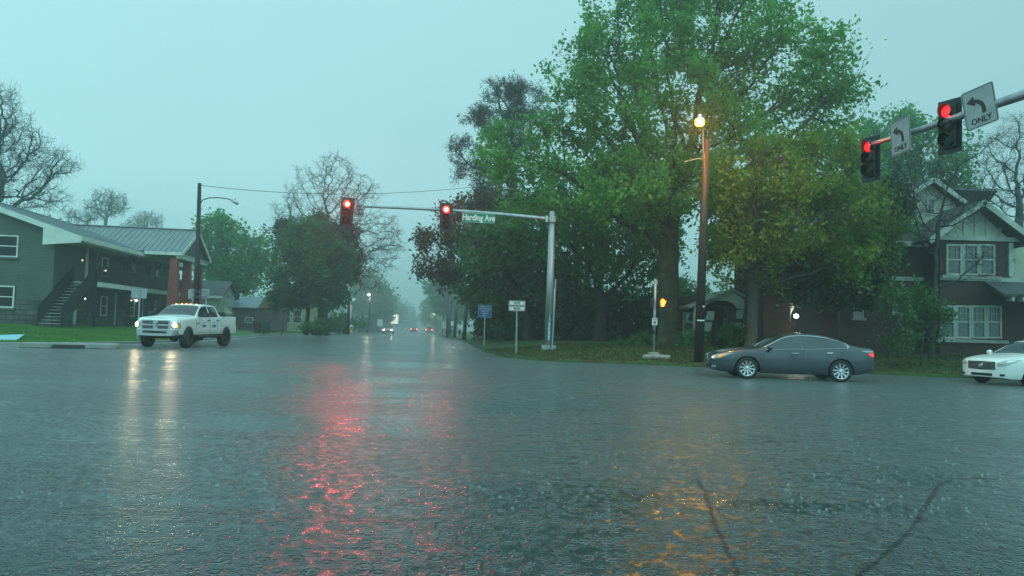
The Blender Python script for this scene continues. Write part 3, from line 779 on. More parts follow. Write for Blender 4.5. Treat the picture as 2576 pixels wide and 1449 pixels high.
    tree("maple_tree", "fresh green tree just right of the leaning wooden lamp pole", "tree", 590, 84,
         [(560, 600, 55, 55, 0, 3.5), (550, 560, 25, 25, 0, 2), (620, 640, 60, 40, 0, 3.5), (590, 700, 70, 50, 0, 3.5), (650, 620, 20, 25, 0, 2), (530, 660, 40, 60, 0, 3)],
         800, 0.32, LF['mid'], M['bark_dark'], step=0.6, kill=0.8, seed=59, per=2, spread=0.275, size=0.18, maxn=3000)
    tree("hackberry_tree", "dense dark green tree with several trunks before the yellow house", "tree", 770, 67,
         [(740, 690, 75, 60, 0, 2.6), (810, 690, 70, 70, 0, 2.6), (770, 610, 75, 45, 0, 2.6), (720, 750, 60, 30, 0, 2.2), (830, 750, 45, 28, 0, 2), (860, 660, 30, 60, 0, 2)],
         1000, 0.20, LF['deep'], M['bark_dark'], step=0.42, kill=0.55, seed=61, per=3, spread=0.209, size=0.13, trunk_to=(775, 775), maxn=3500)
    tree("holly_tree", "black green tree whose crown meets the road side of the dense tree", "tree", 803, 70,
         [(840, 610, 55, 45, 0, 2.5), (870, 660, 35, 50, 0, 2), (800, 580, 60, 30, 0, 2.5), (870, 600, 30, 30, 0, 2), (720, 580, 36, 24, 0, 2)],
         560, 0.2, LF['dark'], M['bark_dark'], step=0.45, kill=0.55, seed=63, per=3, spread=0.198, size=0.13, trunk_to=(808, 740), maxn=2600)
    tree("pecan_tree", "lofty crooked leafless tree behind the left red signal", "tree", 815, 92,
         [(770, 490, 60, 70, 0, 4), (840, 440, 50, 60, 0, 4), (900, 480, 60, 50, 0, 4), (940, 590, 80, 60, 0, 4), (900, 660, 90, 50, -2, 4), (980, 620, 45, 40, 0, 3), (730, 540, 50, 50, 0, 3), (930, 700, 50, 40, -3, 3), (860, 540, 70, 60, 0, 4)],
         1500, 0.5, None, M['bark_dark'], step=0.5, kill=0.6, r0=0.020, seed=65, trunk_to=(818, 600), maxn=8000, wiggle=0.34, p=0.55, tw=(2, 1.5, 3), tw2=(1, 0.7, 1))
    # ---- trees down the road
    far = [("hazy green tree above the left lit lamp down the road", 935, 140, [(930, 750, 45, 50, 0, 5), (960, 770, 30, 40, 0, 4), (905, 780, 30, 36, 0, 4)]),
           ("pale misted tree second along the left of the road", 985, 195, [(985, 785, 28, 30, 0, 5), (970, 800, 30, 20, 0, 5)]),
           ("fainter misted tree third along the left of the road", 1015, 250, [(1015, 800, 24, 24, 0, 6), (1030, 810, 16, 12, 0, 6)]),
           ("light green misted tree between the yellow house and the far shop sign", 908, 150, [(908, 778, 26, 26, 0, 4)]),
           ("tall green misted tree over the right hand utility poles", 1130, 130, [(1125, 730, 40, 36, 0, 4), (1150, 760, 40, 40, 0, 4), (1110, 760, 30, 20, 0, 4)]),
           ("grey green misted tree arching over the far right lane", 1098, 165, [(1095, 782, 32, 24, 0, 5), (1120, 790, 30, 24, 0, 4)]),
           ("faint misted tree closing the right of the road", 1085, 230, [(1082, 800, 22, 16, 0, 6), (1100, 806, 20, 12, 0, 6)])]
    for i, (lab, px, Y, env) in enumerate(far):
        tree("roadside_tree", lab, "tree", px, Y, env, 320, 0.35, LF['haze'] if i != 5 else LF['deep'], M['bark_dark'], step=0.9, kill=1.1, seed=71 + i, per=3, spread=0.440, size=0.32, maxn=1200, group="misted trees along the far road", bz=gz(Y) + 0.4)
    # undergrowth: dark evergreen shrubs closing the view below the big trees
    ug = [(1235, 62, [(1235, 805, 45, 46, 0, 3)]), (1290, 55, [(1290, 815, 60, 50, 0, 2.5)]), (1400, 53, [(1400, 800, 75, 66, 0, 2.5)]), (1500, 56, [(1500, 800, 80, 70, 0, 2.5)]),
          (1600, 54, [(1600, 800, 75, 66, 0, 2.5)]), (1700, 58, [(1700, 770, 70, 60, 0, 2.5)]), (1240, 70, [(1235, 740, 50, 60, 0, 3)])]
    nm = ["left of the blue roadside sign", "directly behind the white state maintenance sign", "just behind the grey signal pole", "right of the signal pole under the forked tree", "left of the walk signal post", "behind the thick oak trunk", "above the blue roadside sign"]
    for i, (px, Y, env) in enumerate(ug):
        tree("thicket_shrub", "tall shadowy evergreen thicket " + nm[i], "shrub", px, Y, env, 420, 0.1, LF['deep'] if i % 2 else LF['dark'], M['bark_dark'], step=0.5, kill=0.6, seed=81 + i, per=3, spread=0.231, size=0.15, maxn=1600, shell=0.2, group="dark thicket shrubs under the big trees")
    for (px, py, Y, w_, h_, lab, lf, sd_) in ((1610, 862, 39, 26, 14, "low bright green fern like bush left of the walk signal post", 'shrub', 91), (1850, 845, 37, 40, 24, "green bush beside the brick porch steps behind the dark sedan", 'shrub', 92), (1745, 860, 38, 30, 26, "green bush between the black pole and the porch", 'mid', 93),
                                         (790, 826, 60, 34, 9, "low green bush at the foot of the dense tree", 'deep', 94), (845, 818, 96, 30, 18, "dark clipped bush in front of the white two storey house", 'deep', 95), (905, 818, 100, 14, 11, "pale flowering bush beyond the yellow hydrant", 'haze', 96), (1560, 870, 38.5, 10, 6, "little plant tuft on the grass left of the fern like bush", 'shrub', 97)):
        tree("bush", lab, "bush", px, Y, [(px, py, w_, h_, 0, w_ * pxm(Y))], 130, 0.03, LF[lf], M['bark_dark'], step=0.2 * Y / 38, kill=0.2 * Y / 38, r0=0.006, seed=sd_, per=3, spread=0.072 * Y / 38, size=0.06 * Y / 38, maxn=700)
# ================================================================== BUILDINGS
def settle(T, loc):
    """parts were modelled in world coordinates: bring them under the thing's own base point"""
    loc = Vector(loc); T.location = loc
    def walk(o):
        for ch in [x for x in bpy.data.objects if x.parent == o]:
            if ch.type == 'MESH': ch.data.transform(Matrix.Translation(-loc))
            elif ch.type == 'LIGHT': ch.location = ch.location - loc
            walk(ch)
    walk(T); return T
def window(parent, O, U, N, w_, h_, cols=1, rows=1, hung=True, frame=None, glass=None, fw=0.06, sill=None, depth=0.05, mull=0.018):
    """O: centre on the wall face"""
    O, U, N = Vector(O), Vector(U).normalized(), Vector(N).normalized(); Z = Vector((0, 0, 1))
    Mx = Matrix((U, N, Z)).transposed(); mb = MB(); P = lambda u, n, z: O + U * u + N * n + Z * z
    for s in (-1, 1):
        mb.box(P(s * (w_ / 2 - fw / 2), depth / 2, 0), (fw, depth, h_), M=Mx)
        mb.box(P(0, depth / 2, s * (h_ / 2 - fw / 2)), (w_ - 2 * fw, depth, fw), M=Mx)
    if hung: mb.box(P(0, depth * 0.5, 0), (w_ - 2 * fw, depth * 0.9, fw * 0.8), M=Mx)
    top0 = 0.0 if hung else -h_ / 2 + fw
    for c_ in range(1, cols):
        mb.box(P(-w_ / 2 + w_ * c_ / cols, depth * 0.4, (top0 + h_ / 2) / 2), (mull, depth * 0.5, h_ / 2 - top0 - fw), M=Mx)
    for r_ in range(1, rows):
        mb.box(P(0, depth * 0.4, top0 + (h_ / 2 - top0) * r_ / rows), (w_ - 2 * fw, depth * 0.5 + 0.002, mull), M=Mx)
    f = mb.obj('window', frame or M['trim'], parent)
    MB().box(P(0, 0.006, 0), (w_ - fw, 0.012, h_ - fw), M=Mx).obj('pane', glass or M['house_glass'], f)
    if sill: MB().box(P(0, 0.06, -h_ / 2 - 0.06), (w_ + 0.2, 0.14, 0.12), M=Mx).obj('sill', sill, f, bevel=0.01)
    return f
def slab(poly, t, up=Vector((0, 0, 1))):
    """a roof plane with thickness t below"""
    P = [Vector(p) for p in poly]; n = (P[1] - P[0]).cross(P[2] - P[0]).normalized()
    if n.z < 0: n = -n
    k = len(P); V = P + [p - n * t for p in P]
    return V, [tuple(range(k)), tuple(range(k, 2 * k))[::-1]] + [(i, (i + 1) % k, k + (i + 1) % k, k + i) for i in range(k)]
def seams(mb, a0, a1, b0, b1, n, sz=0.035):
    """raised ribs from line a (ridge) to line b (eave)"""
    a0, a1, b0, b1 = map(Vector, (a0, a1, b0, b1))
    for i in range(n + 1):
        t = i / n; mb.beam(a0.lerp(a1, t), b0.lerp(b1, t), sz, sz * 1.6)
M['brick_grey'] = brick_mat('painted_brick', (0.092, 0.125, 0.100), (0.075, 0.105, 0.085), (0.036, 0.052, 0.046), axis='XYZ', bw=0.26, bh=0.088, ms=0.010, rough=0.6, bumps=0.6)
M['stone_block'] = brick_mat('stone_base', (0.085, 0.095, 0.088), (0.045, 0.052, 0.05), (0.03, 0.034, 0.034), axis='XYZ', bw=0.72, bh=0.30, ms=0.03, rough=0.8, big=0.4)
M['brick_red'] = brick_mat('red_brick', (0.066, 0.024, 0.016), (0.040, 0.017, 0.012), (0.026, 0.024, 0.020), axis='XYZ', bw=0.23, bh=0.078, ms=0.010, rough=0.75, bumps=0.5, big=0.3)
M['metal_roof'] = mat('metal_roof', (0.20, 0.235, 0.245), 0.38, metal=0.3, var=0.10, vscale=0.8)
M['shingle'] = brick_mat('shingle_roof', (0.085, 0.095, 0.095), (0.05, 0.057, 0.06), (0.03, 0.034, 0.036), axis='XYZ', bw=0.34, bh=0.12, ms=0.014, rough=0.75, big=0.3)
M['siding_dark'] = brick_mat('dark_lap_siding', (0.10, 0.115, 0.115), (0.09, 0.105, 0.105), (0.05, 0.058, 0.058), axis='XYZ', bw=9.0, bh=0.18, ms=0.012, bumps=0.6)
M['siding_green'] = brick_mat('pale_lap_siding', (0.36, 0.44, 0.36), (0.34, 0.42, 0.35), (0.17, 0.20, 0.18), axis='XYZ', bw=9.0, bh=0.17, ms=0.010, bumps=0.6)
M['siding_yellow'] = mat('yellow_stucco', (0.38, 0.37, 0.22), 0.8, var=0.15, vscale=1.5)
M['brown_wall'] = mat('brown_wall', (0.13, 0.105, 0.095), 0.8, var=0.2, vscale=1.5)
M['soffit'] = mat('soffit', (0.34, 0.37, 0.34), 0.7, var=0.1)
M['bulb'] = mat('bulb_glow', (1, 0.9, 0.7), 0.3, emit=(1.0, 0.84, 0.62), estr=9)
M['bulb_dim'] = mat('bulb_dim', (1, 0.9, 0.7), 0.3, emit=(1.0, 0.86, 0.62), estr=2.2)

# ---------------- two storey apartment building (local x towards the street, y along the facade away from us)
BZ = 0.62
apt = thing('apartment_building', 'two storey grey brick apartment building with outside stair and metal roofed portico', 'building', (-32, 42.7, BZ), rad(8))
T_ = apt; LEN = 24.0; zr, ze = 8.2 - BZ, 6.0 - BZ; hv = 2.62
def part(mb, name, mt, parent=None, **k): return mb.obj(name, mt, parent or T_, **k)
zw = lambda q: zr - 0.24 - (zr - ze) * abs(q) / 6.5
mb = MB(); mb.prism([(-4.85, 1.48), (4.85, 1.48), (4.85, zw(4.85)), (0, zw(0)), (-4.85, zw(4.85))], (0, 0.5, 0), (1, 0, 0), (0, 0, 1), (0, 1, 0), 0.25)
mb.box((4.73, LEN / 2 + 0.75, (1.48 + zw(4.85)) / 2), (0.24, LEN, zw(4.85) - 1.48)); part(mb, 'wall', M['brick_grey'])
mb = MB(); mb.box((0, 0.60, 0.64), (9.82, 0.36, 1.68)); mb.box((4.74, LEN / 2 + 0.8, 0.64), (0.36, LEN, 1.68)); part(mb, 'stone_base', M['stone_block'])
mb = MB()
for s in (1, -1):
    V, F = slab([(0, -0.02, zr), (0, LEN + 1, zr), (s * 6.5, LEN + 1, ze), (s * 6.5, -0.02, ze)], 0.07); mb.add(V, F)
seams(mb, (0, 0.1, zr + 0.015), (0, LEN + 0.8, zr + 0.015), (6.48, 0.1, ze + 0.015), (6.48, LEN + 0.8, ze + 0.015), 66)
mb.beam((0, 0, zr + 0.03), (0, LEN + 1, zr + 0.03), 0.3, 0.05)
part(mb, 'roof', M['metal_roof'])
mb = MB()
for s in (1, -1): mb.beam((0, -0.04, zr - 0.20), (s * 6.53, -0.04, ze - 0.19), 0.06, 0.30)
mb.box((6.54, LEN / 2, ze - 0.16), (0.06, LEN + 0.2, 0.28))
mb.prism([(4.4, ze - 0.62), (6.5, ze - 0.40), (6.5, ze - 0.2), (4.4, zw(4.4) + 0.0)], (0, -0.06, 0), (1, 0, 0), (0, 0, 1), (0, 1, 0), 0.08)
part(mb, 'fascia', M['trim'])
mb = MB(); mb.box((5.68, LEN / 2 + 0.5, ze - 0.36), (1.68, LEN, 0.06)); part(mb, 'soffit', M['soffit'])
# portico
pc, pw, pe = 14.2, 3.9, 9.26; pz = 6.15 - BZ
pt_ = bpy.data.objects.new('portico', None); C.objects.link(pt_); pt_.parent = T_
mb = MB()
for s in (1, -1):
    V, F = slab([(0.02, pc, zr + 0.02), (pe, pc, zr + 0.02), (pe, pc + s * pw, pz), (0.02, pc + s * pw, pz)], 0.07); mb.add(V, F)
seams(mb, (0.5, pc, zr + 0.03), (pe - 0.05, pc, zr + 0.03), (0.5, pc - pw, pz + 0.015), (pe - 0.05, pc - pw, pz + 0.015), 22)
mb.beam((0, pc, zr + 0.05), (pe, pc, zr + 0.05), 0.28, 0.05)
part(mb, 'portico_roof', M['metal_roof'], pt_)
mb = MB()
for s in (1, -1): mb.beam((pe + 0.03, pc, zr - 0.16), (pe + 0.03, pc + s * (pw + 0.04), pz - 0.14), 0.06, 0.26, up=(0, 0, 1)); mb.box(((pe + 6.6) / 2, pc + s * (pw + 0.02), pz - 0.15), (pe - 6.6, 0.06, 0.24))
mb.box((pe - 0.35, pc, pz - 0.30), (0.30, 2 * pw - 0.3, 0.34))
part(mb, 'portico_fascia', M['trim'], pt_)
MB().box(((pe + 6.6) / 2, pc, pz - 0.22), (pe - 6.9, 2 * pw - 0.2, 0.05)).obj('ceiling', M['soffit'], pt_)
MB().prism([(pc - pw + 0.25, pz - 0.13), (pc + pw - 0.25, pz - 0.13), (pc, zr - 0.22)], (pe - 0.40, 0, 0), (0, 1, 0), (0, 0, 1), (1, 0, 0), 0.12).obj('gable_siding', M['siding_dark'], pt_)
for t in (10.9, 14.1, 17.3):
    mb = MB(); x = 8.55
    a, b = 0.40, 0.26; z0, z1 = -0.25, pz - 0.45
    mb.add([(x - a, t - a, z0), (x + a, t - a, z0), (x + a, t + a, z0), (x - a, t + a, z0), (x - b, t - b, z1), (x + b, t - b, z1), (x + b, t + b, z1), (x - b, t + b, z1)],
           [(3, 2, 1, 0), (4, 5, 6, 7), (0, 1, 5, 4), (1, 2, 6, 5), (2, 3, 7, 6), (3, 0, 4, 7)])
    mb.obj('column', M['red_column'], pt_, bevel=0.02)
# upper walkway, beam, railing, posts
mb = MB(); mb.box((5.62, LEN / 2 + 1.9, hv + 0.0), (1.54, LEN - 2.2, 0.18)); part(mb, 'walkway', M['concrete'])
mb = MB(); mb.box((6.43, LEN / 2 + 1.9, hv + 0.03), (0.08, LEN - 2.2, 0.30)); mb.box((5.6, 2.93, hv + 0.03), (1.6, 0.07, 0.30)); part(mb, 'walkway_beam', M['trim'])
mb = MB(); z0 = hv + 0.2
mb.box((6.40, LEN / 2 + 1.9, z0 + 0.98), (0.06, LEN - 2.2, 0.05)); mb.box((6.40, LEN / 2 + 1.9, z0 + 0.08), (0.04, LEN - 2.2, 0.04))
for i in range(int((LEN - 2.4) / 0.125)): mb.box((6.40, 3.0 + i * 0.125, z0 + 0.53), (0.022, 0.055, 0.88))
part(mb, 'railing', M['black'])
for t in (2.95, 8.6, 15.1, 21.5): MB().box((6.30, t, (ze - 0.36) / 2 - 0.1), (0.17, 0.17, ze - 0.2)).obj('post', M['black'], T_)
MB().box((4.97, 4.7, (hv + ze) / 2), (0.12, 0.16, ze - hv - 0.5)).obj('downspout', M['trim'], T_)
MB().box((4.97, 3.4, 1.25), (0.12, 0.18, 2.3)).obj('downspout', M['trim'], T_)
# stair
st_ = bpy.data.objects.new('stair', None); C.objects.link(st_); st_.parent = T_
nst = 14; t0, t1 = -1.35, 2.85; mb = MB()
for i in range(nst):
    f = i / nst; mb.box((5.62, t0 + (t1 - t0) * f + 0.14, (hv + 0.09) * (i + 1) / nst - 0.03), (1.16, 0.30, 0.05))
mb.obj('treads', M['concrete'], st_)
for x in (5.0, 6.24):
    mb = MB(); a0, a1 = Vector((x, t0, 0.10)), Vector((x, t1, hv + 0.05))
    mb.beam(a0, a1, 0.06, 0.26)
    mb.beam(a0 + Vector((0, 0, 1.02)), a1 + Vector((0, 0, 1.02)), 0.06, 0.06)
    for i in range(34):
        p = a0.lerp(a1, i / 33); mb.box((p.x, p.y, p.z + 0.52), (0.025, 0.075, 0.98))
    mb.box((x, t0 - 0.03, 0.55), (0.09, 0.09, 1.2))
    mb.obj('stair_railing', M['black'], st_)
# doors, windows, lamps on the facade
WX = 4.87
for t in (6.3, 11.6, 17.2, 22.8):
    for z in (0, hv + 0.05):
        MB().box((WX + 0.02, t, z + 1.12), (0.05, 0.95, 2.1)).obj('door', M['sign_black'] if z else M['brown_wall'], T_)
        window(T_, (WX + (0.07 if z < 1 else 0), t + 1.55, z + 1.35), (0, 1, 0), (1, 0, 0), 1.05, 1.35, glass=M['dark_window'], fw=0.08)
for t in (9.9, 15.4):
    MB().box((WX + 0.10, t, 1.2), (0.06, 0.12, 2.3)).obj('door_frame', M['trim'], T_)
for q, z in ((2.37, 5.25 - BZ), (2.37, 2.26 - BZ)):
    window(T_, (q - 0.15, 0.50 if z > 3 else 0.42, z), (1, 0, 0), (0, -1, 0), 1.25, 1.30, glass=M['dark_window'], fw=0.08, sill=M['brick_grey'])
for x, t, z, big in ((5.15, 3.6, hv + 1.55, 0), (5.15, 7.3, hv + 1.15, 1), (5.15, 10.3, hv + 1.3, 0), (5.15, 4.2, 1.75, 1), (5.15, 13.5, 1.9, 1)):
    MB().lathe([(0.001, 0.10 if big else 0.03), (0.07 if big else 0.035, 0.04), (0.09 if big else 0.04, -0.03), (0.001, -0.06)], (x, t, z), (0, 0, 1), 10).obj('wall_lamp', M['bulb'] if big else M['bulb_dim'], T_)
for t in (9.26, 10.9, 12.1):
    MB().lathe([(0.10, -0.1), (0.09, 0.12), (0.14, 0.14), (0.02, 0.28)], (0.5, t, zr - 0.12), (0, 0, 1), 10).obj('roof_vent', M['galv'], T_)

# ---------------- pale green cottage beyond the portico
n = at(554, 760, 70)
ct = thing('cottage', 'small pale green wooden house with dark roof behind the white truck', 'house', (n.x, 70, 0.5), rad(8)); T_ = ct
W_, D_, ez, rz_ = 6.1, 9.0, 2.95, 4.3
mb = MB(); mb.prism([(0, -0.5), (W_, -0.5), (W_, ez), (W_ / 2, rz_), (0, ez)], (0, 0, 0), (0, 1, 0), (0, 0, 1), (-1, 0, 0), D_); part(mb, 'wall', M['siding_green'])
mb = MB()
for s in (0, 1):
    V, F = slab([(0.35, W_ / 2, rz_ + 0.22), (-D_ - 0.3, W_ / 2, rz_ + 0.22), (-D_ - 0.3, W_ / 2 + (W_ / 2 + 0.4) * (1 if s else -1), ez - 0.02), (0.35, W_ / 2 + (W_ / 2 + 0.4) * (1 if s else -1), ez - 0.02)], 0.14); mb.add(V, F)
part(mb, 'roof', M['shingle'])
mb = MB(); mb.box((-D_ / 2, -0.42, ez - 0.12), (D_ + 0.6, 0.08, 0.22)); part(mb, 'eave_board', M['trim'])
MB().lathe([(0.001, 0.03), (0.16, 0.03), (0.18, 0.0)], (0.02, W_ / 2, 3.0), (1, 0, 0), 14).obj('gable_vent', M['siding_dark'], T_)
window(T_, (0.0, 2.3, 1.25), (0, 1, 0), (1, 0, 0), 1.0, 1.3)
mb = MB(); mb.prism([(0, 2.1), (0.85, 1.35), (0.85, 1.25), (0, 1.3)], (0, 1.6, 0), (1, 0, 0), (0, 0, 1), (0, 1, 0), 0.03)
for i in range(6): mb.beam((0.05 + i * 0.15, 1.6, 2.08 - i * 0.13), (0.05 + i * 0.15, 3.1, 2.08 - i * 0.13), 0.15, 0.02)
part(mb, 'awning', M['trim'])
window(T_, (-2.0, 0, 1.3), (1, 0, 0), (0, -1, 0), 0.9, 1.2)
MB().box((-4.2, -0.03, 1.0), (0.95, 0.06, 2.0)).obj('door', M['sign_black'], T_)
MB().box((-1.0, -0.2, 1.05), (0.6, 0.4, 0.42)).obj('air_conditioner', M['cream'], T_)

# ---------------- low brown garage and yellow house
x0, x1 = px2x(580, 75), px2x(686, 75); gzz = 0.45
gr = thing('garage', 'low brown walled building with pale metal roof beyond the green cottage', 'building', (0, 0, 0)); T_ = gr
mb = MB(); mb.box(((x0 + x1) / 2, 77.5, gzz + 0.9), (x1 - x0, 5, 2.4)); part(mb, 'wall', M['brown_wall'])
mb = MB(); V, F = slab([(x0 - 0.3, 74.6, gzz + 2.08), (x1 - 1.4, 74.6, gzz + 2.08), (x1 - 1.4, 79, gzz + 3.3), (x0 - 0.3, 79, gzz + 3.3)], 0.1); mb.add(V, F); part(mb, 'roof', mat('pale_metal_roof', (0.30, 0.36, 0.42), 0.4, metal=0.3))
mb = MB(); mb.prism([(x1 - 1.5, gzz + 2.05), (x1 + 0.1, gzz + 2.05), (x1 + 0.1, gzz + 2.8), (x1 - 0.9, gzz + 3.2)], (0, 74.85, 0), (1, 0, 0), (0, 0, 1), (0, 1, 0), 0.2); part(mb, 'gable_board', mat('tan_board', (0.26, 0.17, 0.09), 0.8))
window(T_, (px2x(627, 75), 75.0, gzz + 0.8), (1, 0, 0), (0, -1, 0), 0.85, 0.6, hung=False, glass=M['curtain_glass'])
settle(gr, ((x0 + x1) / 2, 75, gzz))
x0, x1 = px2x(684, 84), px2x(770, 84)
yh = thing('cottage', 'pale yellow house half hidden by the dense dark green tree', 'house', (0, 0, 0)); T_ = yh
mb = MB(); mb.box(((x0 + x1) / 2, 87, gzz + 1.3), (x1 - x0, 6, 3.0)); part(mb, 'wall', M['siding_yellow'])
mb = MB()
for s in (-1, 1):
    V, F = slab([(x0 - 0.4, 87, gzz + 4.6), (x1 + 0.4, 87, gzz + 4.6), (x1 + 0.4, 87 + s * 3.5, gzz + 2.75), (x0 - 0.4, 87 + s * 3.5, gzz + 2.75)], 0.15); mb.add(V, F)
part(mb, 'roof', M['shingle'])
for px in (720, 748): window(T_, (px2x(px, 84), 84.0, gzz + 1.3), (1, 0, 0), (0, -1, 0), 1.0, 1.4, glass=M['house_glass'])
settle(yh, ((x0 + x1) / 2, 84, gzz))
# ---------------- white two storey house further on
x0, x1 = px2x(826, 112), px2x(862, 112); gw = gz(112) + 0.6
wh = thing('cottage', 'white two storey wooden house beyond the dense dark tree', 'house', (0, 0, 0)); T_ = wh
mb = MB(); mb.box(((x0 + x1) / 2 - 1, 115, gw + 1.8), (x1 - x0 + 2, 6, 4.2)); part(mb, 'wall', mat('white_siding', (0.52, 0.58, 0.56), 0.7, var=0.1))
mb = MB(); V, F = slab([(x0 - 3, 111.4, gw + 3.95), (x1 + 0.6, 111.4, gw + 3.95), (x1 + 0.6, 118, gw + 4.9), (x0 - 3, 118, gw + 4.9)], 0.18); mb.add(V, F)
V, F = slab([(x0 - 0.4, 109.6, gw + 2.9), (x0 - 0.4, 112, gw + 2.9), (x1 + 0.5, 112, gw + 1.75), (x1 + 0.5, 109.6, gw + 1.75)], 0.18); mb.add(V, F); part(mb, 'roof', M['trim'])
window(T_, (px2x(848, 112), 112, gw + 1.0), (1, 0, 0), (0, -1, 0), 0.8, 1.4); window(T_, (px2x(843, 112), 112, gw + 3.3), (1, 0, 0), (0, -1, 0), 1.6, 0.7, cols=3, hung=False)
settle(wh, ((x0 + x1) / 2, 112, gw))
# pale shed roofed store in the mist
for (px, Y, w_, h_, lab, mt, up_) in ((905, 150, 10, 3.0, "dim grey storefront in the mist left of the far road", 'brown_wall', 0), (1106, 310, 16, 6.0, "pale misted building closing the far end of the road", 'cream', 1)):
    b_ = thing('store', lab, 'building', (0, 0, 0)); T_ = b_; x = px2x(px, Y); g_ = gz(Y)
    mb = MB(); mb.box((x, Y + 4, g_ + h_ / 2), (w_, 8, h_)); part(mb, 'wall', M[mt]); mb = MB(); mb.box((x, Y + 4, g_ + h_ + 0.2), (w_ + 1, 9, 0.35)); part(mb, 'roof', M['shingle'])
    window(T_, (x, Y, g_ + 1.4), (1, 0, 0), (0, -1, 0), w_ * 0.5, 1.6, cols=3, hung=False); settle(b_, (x, Y, g_))

# ---------------- brick house on the right (faces us squarely)
HZ = 0.55
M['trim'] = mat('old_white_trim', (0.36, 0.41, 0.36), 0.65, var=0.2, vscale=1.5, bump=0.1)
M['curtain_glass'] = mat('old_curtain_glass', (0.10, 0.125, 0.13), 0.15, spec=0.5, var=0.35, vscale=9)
bh = thing('brick_house', 'large dark red brick house with white gables and white framed windows on the right', 'house', (0, 0, 0)); T_ = bh
X = lambda px, Y=36.0: px2x(px, Y)
Z = lambda px, py, Y=36.0: at(px, py, Y).z
wx0, wx1 = X(2364), X(2542); zb_, zc_ = Z(2440, 700), Z(2440, 601)
mb = MB()
mb.box(((wx0 + wx1) / 2, 38.5, (HZ - 0.3 + zc_) / 2), (wx1 - wx0, 5.0, zc_ - HZ + 0.3))                 # gabled wing
mb.box(((X(1920, 37.5) + wx0) / 2, 40.0, (HZ - 0.3 + 6.5) / 2), (wx0 - X(1920, 37.5), 5.0, 6.8 - HZ))    # long body to the left
mb.box(((wx1 + 28) / 2, 38.9, (HZ - 0.3 + zb_) / 2), (28 - wx1, 5.0, zb_ - HZ + 0.3))
part(mb, 'wall', M['brick_red'])
MB().box(((wx1 + 28) / 2, 39.4, zb_ + 1.0), (28 - wx1 - 0.1, 5.0, 2.2)).obj('stucco_wall', M['cream'], T_)
pkx, pkz = X(2475, 35.4) - 0.1, Z(2475, 505, 35.4); ft = Z(2333, 603, 35.4); hw = pkx - X(2333, 35.4)
mb = MB(); mb.prism([(wx0 + 0.02, zc_ - 0.0), (wx1 - 0.02, zc_ - 0.0), (pkx + 0.1, pkz - 0.25), (pkx - 0.1, pkz - 0.25)], (0, 35.97, 0), (1, 0, 0), (0, 0, 1), (0, 1, 0), 0.3); part(mb, 'gable_stucco', M['cream'])
mb = MB()
for s in (-1, 1):
    V, F = slab([(pkx, 35.2, pkz), (pkx, 43, pkz), (pkx + s * hw, 43, ft), (pkx + s * hw, 35.2, ft)], 0.16); mb.add(V, F)
V, F = slab([(X(1912, 37.5), 36.9, 6.25), (pkx, 36.9, 6.25), (pkx, 42.6, 10.2), (X(1912, 37.5), 42.6, 10.2)], 0.16); mb.add(V, F)
V, F = slab([(X(1912, 37.5), 48.4, 6.25), (28, 48.4, 6.25), (28, 42.6, 10.2), (X(1912, 37.5), 42.6, 10.2)], 0.16); mb.add(V, F)
part(mb, 'roof', M['shingle'])
mb = MB()
for s in (-1, 1): mb.beam((pkx - s * 0.05, 35.15, pkz - 0.10), (pkx + s * (hw + 0.03), 35.15, ft - 0.10), 0.06, 0.26)
for px in (2385, 2425, 2453, 2482, 2515):
    x = X(px); zt_ = pkz - 0.25 - abs(x - pkx) * (pkz - ft) / hw
    mb.box((x, 35.94, (zc_ + zt_) / 2), (0.14, 0.05, max(0.1, zt_ - zc_)))
mb.box(((wx0 + wx1) / 2 + 0.1, 35.93, zc_ + 0.02), (wx1 - wx0 + 0.9, 0.12, 0.22))
mb.box(((wx0 + 28) / 2, 35.94, zb_ - 0.03), (28 - wx0, 0.10, 0.20)); mb.box(((X(2200, 37.5) + wx0) / 2, 37.44, zb_ + 0.0), (wx0 - X(2200, 37.5), 0.10, 0.20))
mb.box((wx1 - 0.02, 35.93, (zb_ + zc_) / 2), (0.22, 0.10, zc_ - zb_ - 0.3))
mb.box(((X(1912, 37.5) + wx0) / 2 - 0.1, 36.86, 6.12), (wx0 - X(1912, 37.5), 0.08, 0.26))
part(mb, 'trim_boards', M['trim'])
# dormer
dY = 38.6; dx0, dx1 = X(2262, dY), X(2405, dY); dpx, dpz = X(2333, dY), Z(2333, 452, dY); dft = Z(2250, 508, dY); dhw = dpx - X(2250, dY)
dm = bpy.data.objects.new('dormer', None); C.objects.link(dm); dm.parent = T_
MB().prism([(dx0, 7.2), (dx1, 7.2), (dx1, dft + 0.1), (dpx, dpz - 0.2), (dx0, dft + 0.1)], (0, dY, 0), (1, 0, 0), (0, 0, 1), (0, 1, 0), 3.0).obj('dormer_wall', M['cream'], dm)
mb = MB()
for s in (-1, 1):
    V, F = slab([(dpx, dY - 0.55, dpz), (dpx, 43, dpz), (dpx + s * dhw, 43, dft), (dpx + s * dhw, dY - 0.55, dft)], 0.14); mb.add(V, F)
mb.obj('dormer_roof', M['shingle'], dm)
mb = MB()
for s in (-1, 1): mb.beam((dpx, dY - 0.60, dpz - 0.10), (dpx + s * (dhw + 0.02), dY - 0.60, dft - 0.10), 0.06, 0.22)
mb.box((dpx, dY - 0.03, 7.45), (dx1 - dx0, 0.06, 0.14)); mb.box((dpx, dY - 0.03, 9.0), (0.14, 0.06, 1.7)); mb.box((dpx, dY - 0.035, 8.78), (dx1 - dx0, 0.06, 0.12))
mb.obj('dormer_trim', M['trim'], dm)
window(dm, (X(2287, dY), dY, Z(2287, 523, dY)), (1, 0, 0), (0, -1, 0), 0.86, 1.1, 4, 3, hung=False, glass=M['curtain_glass'])
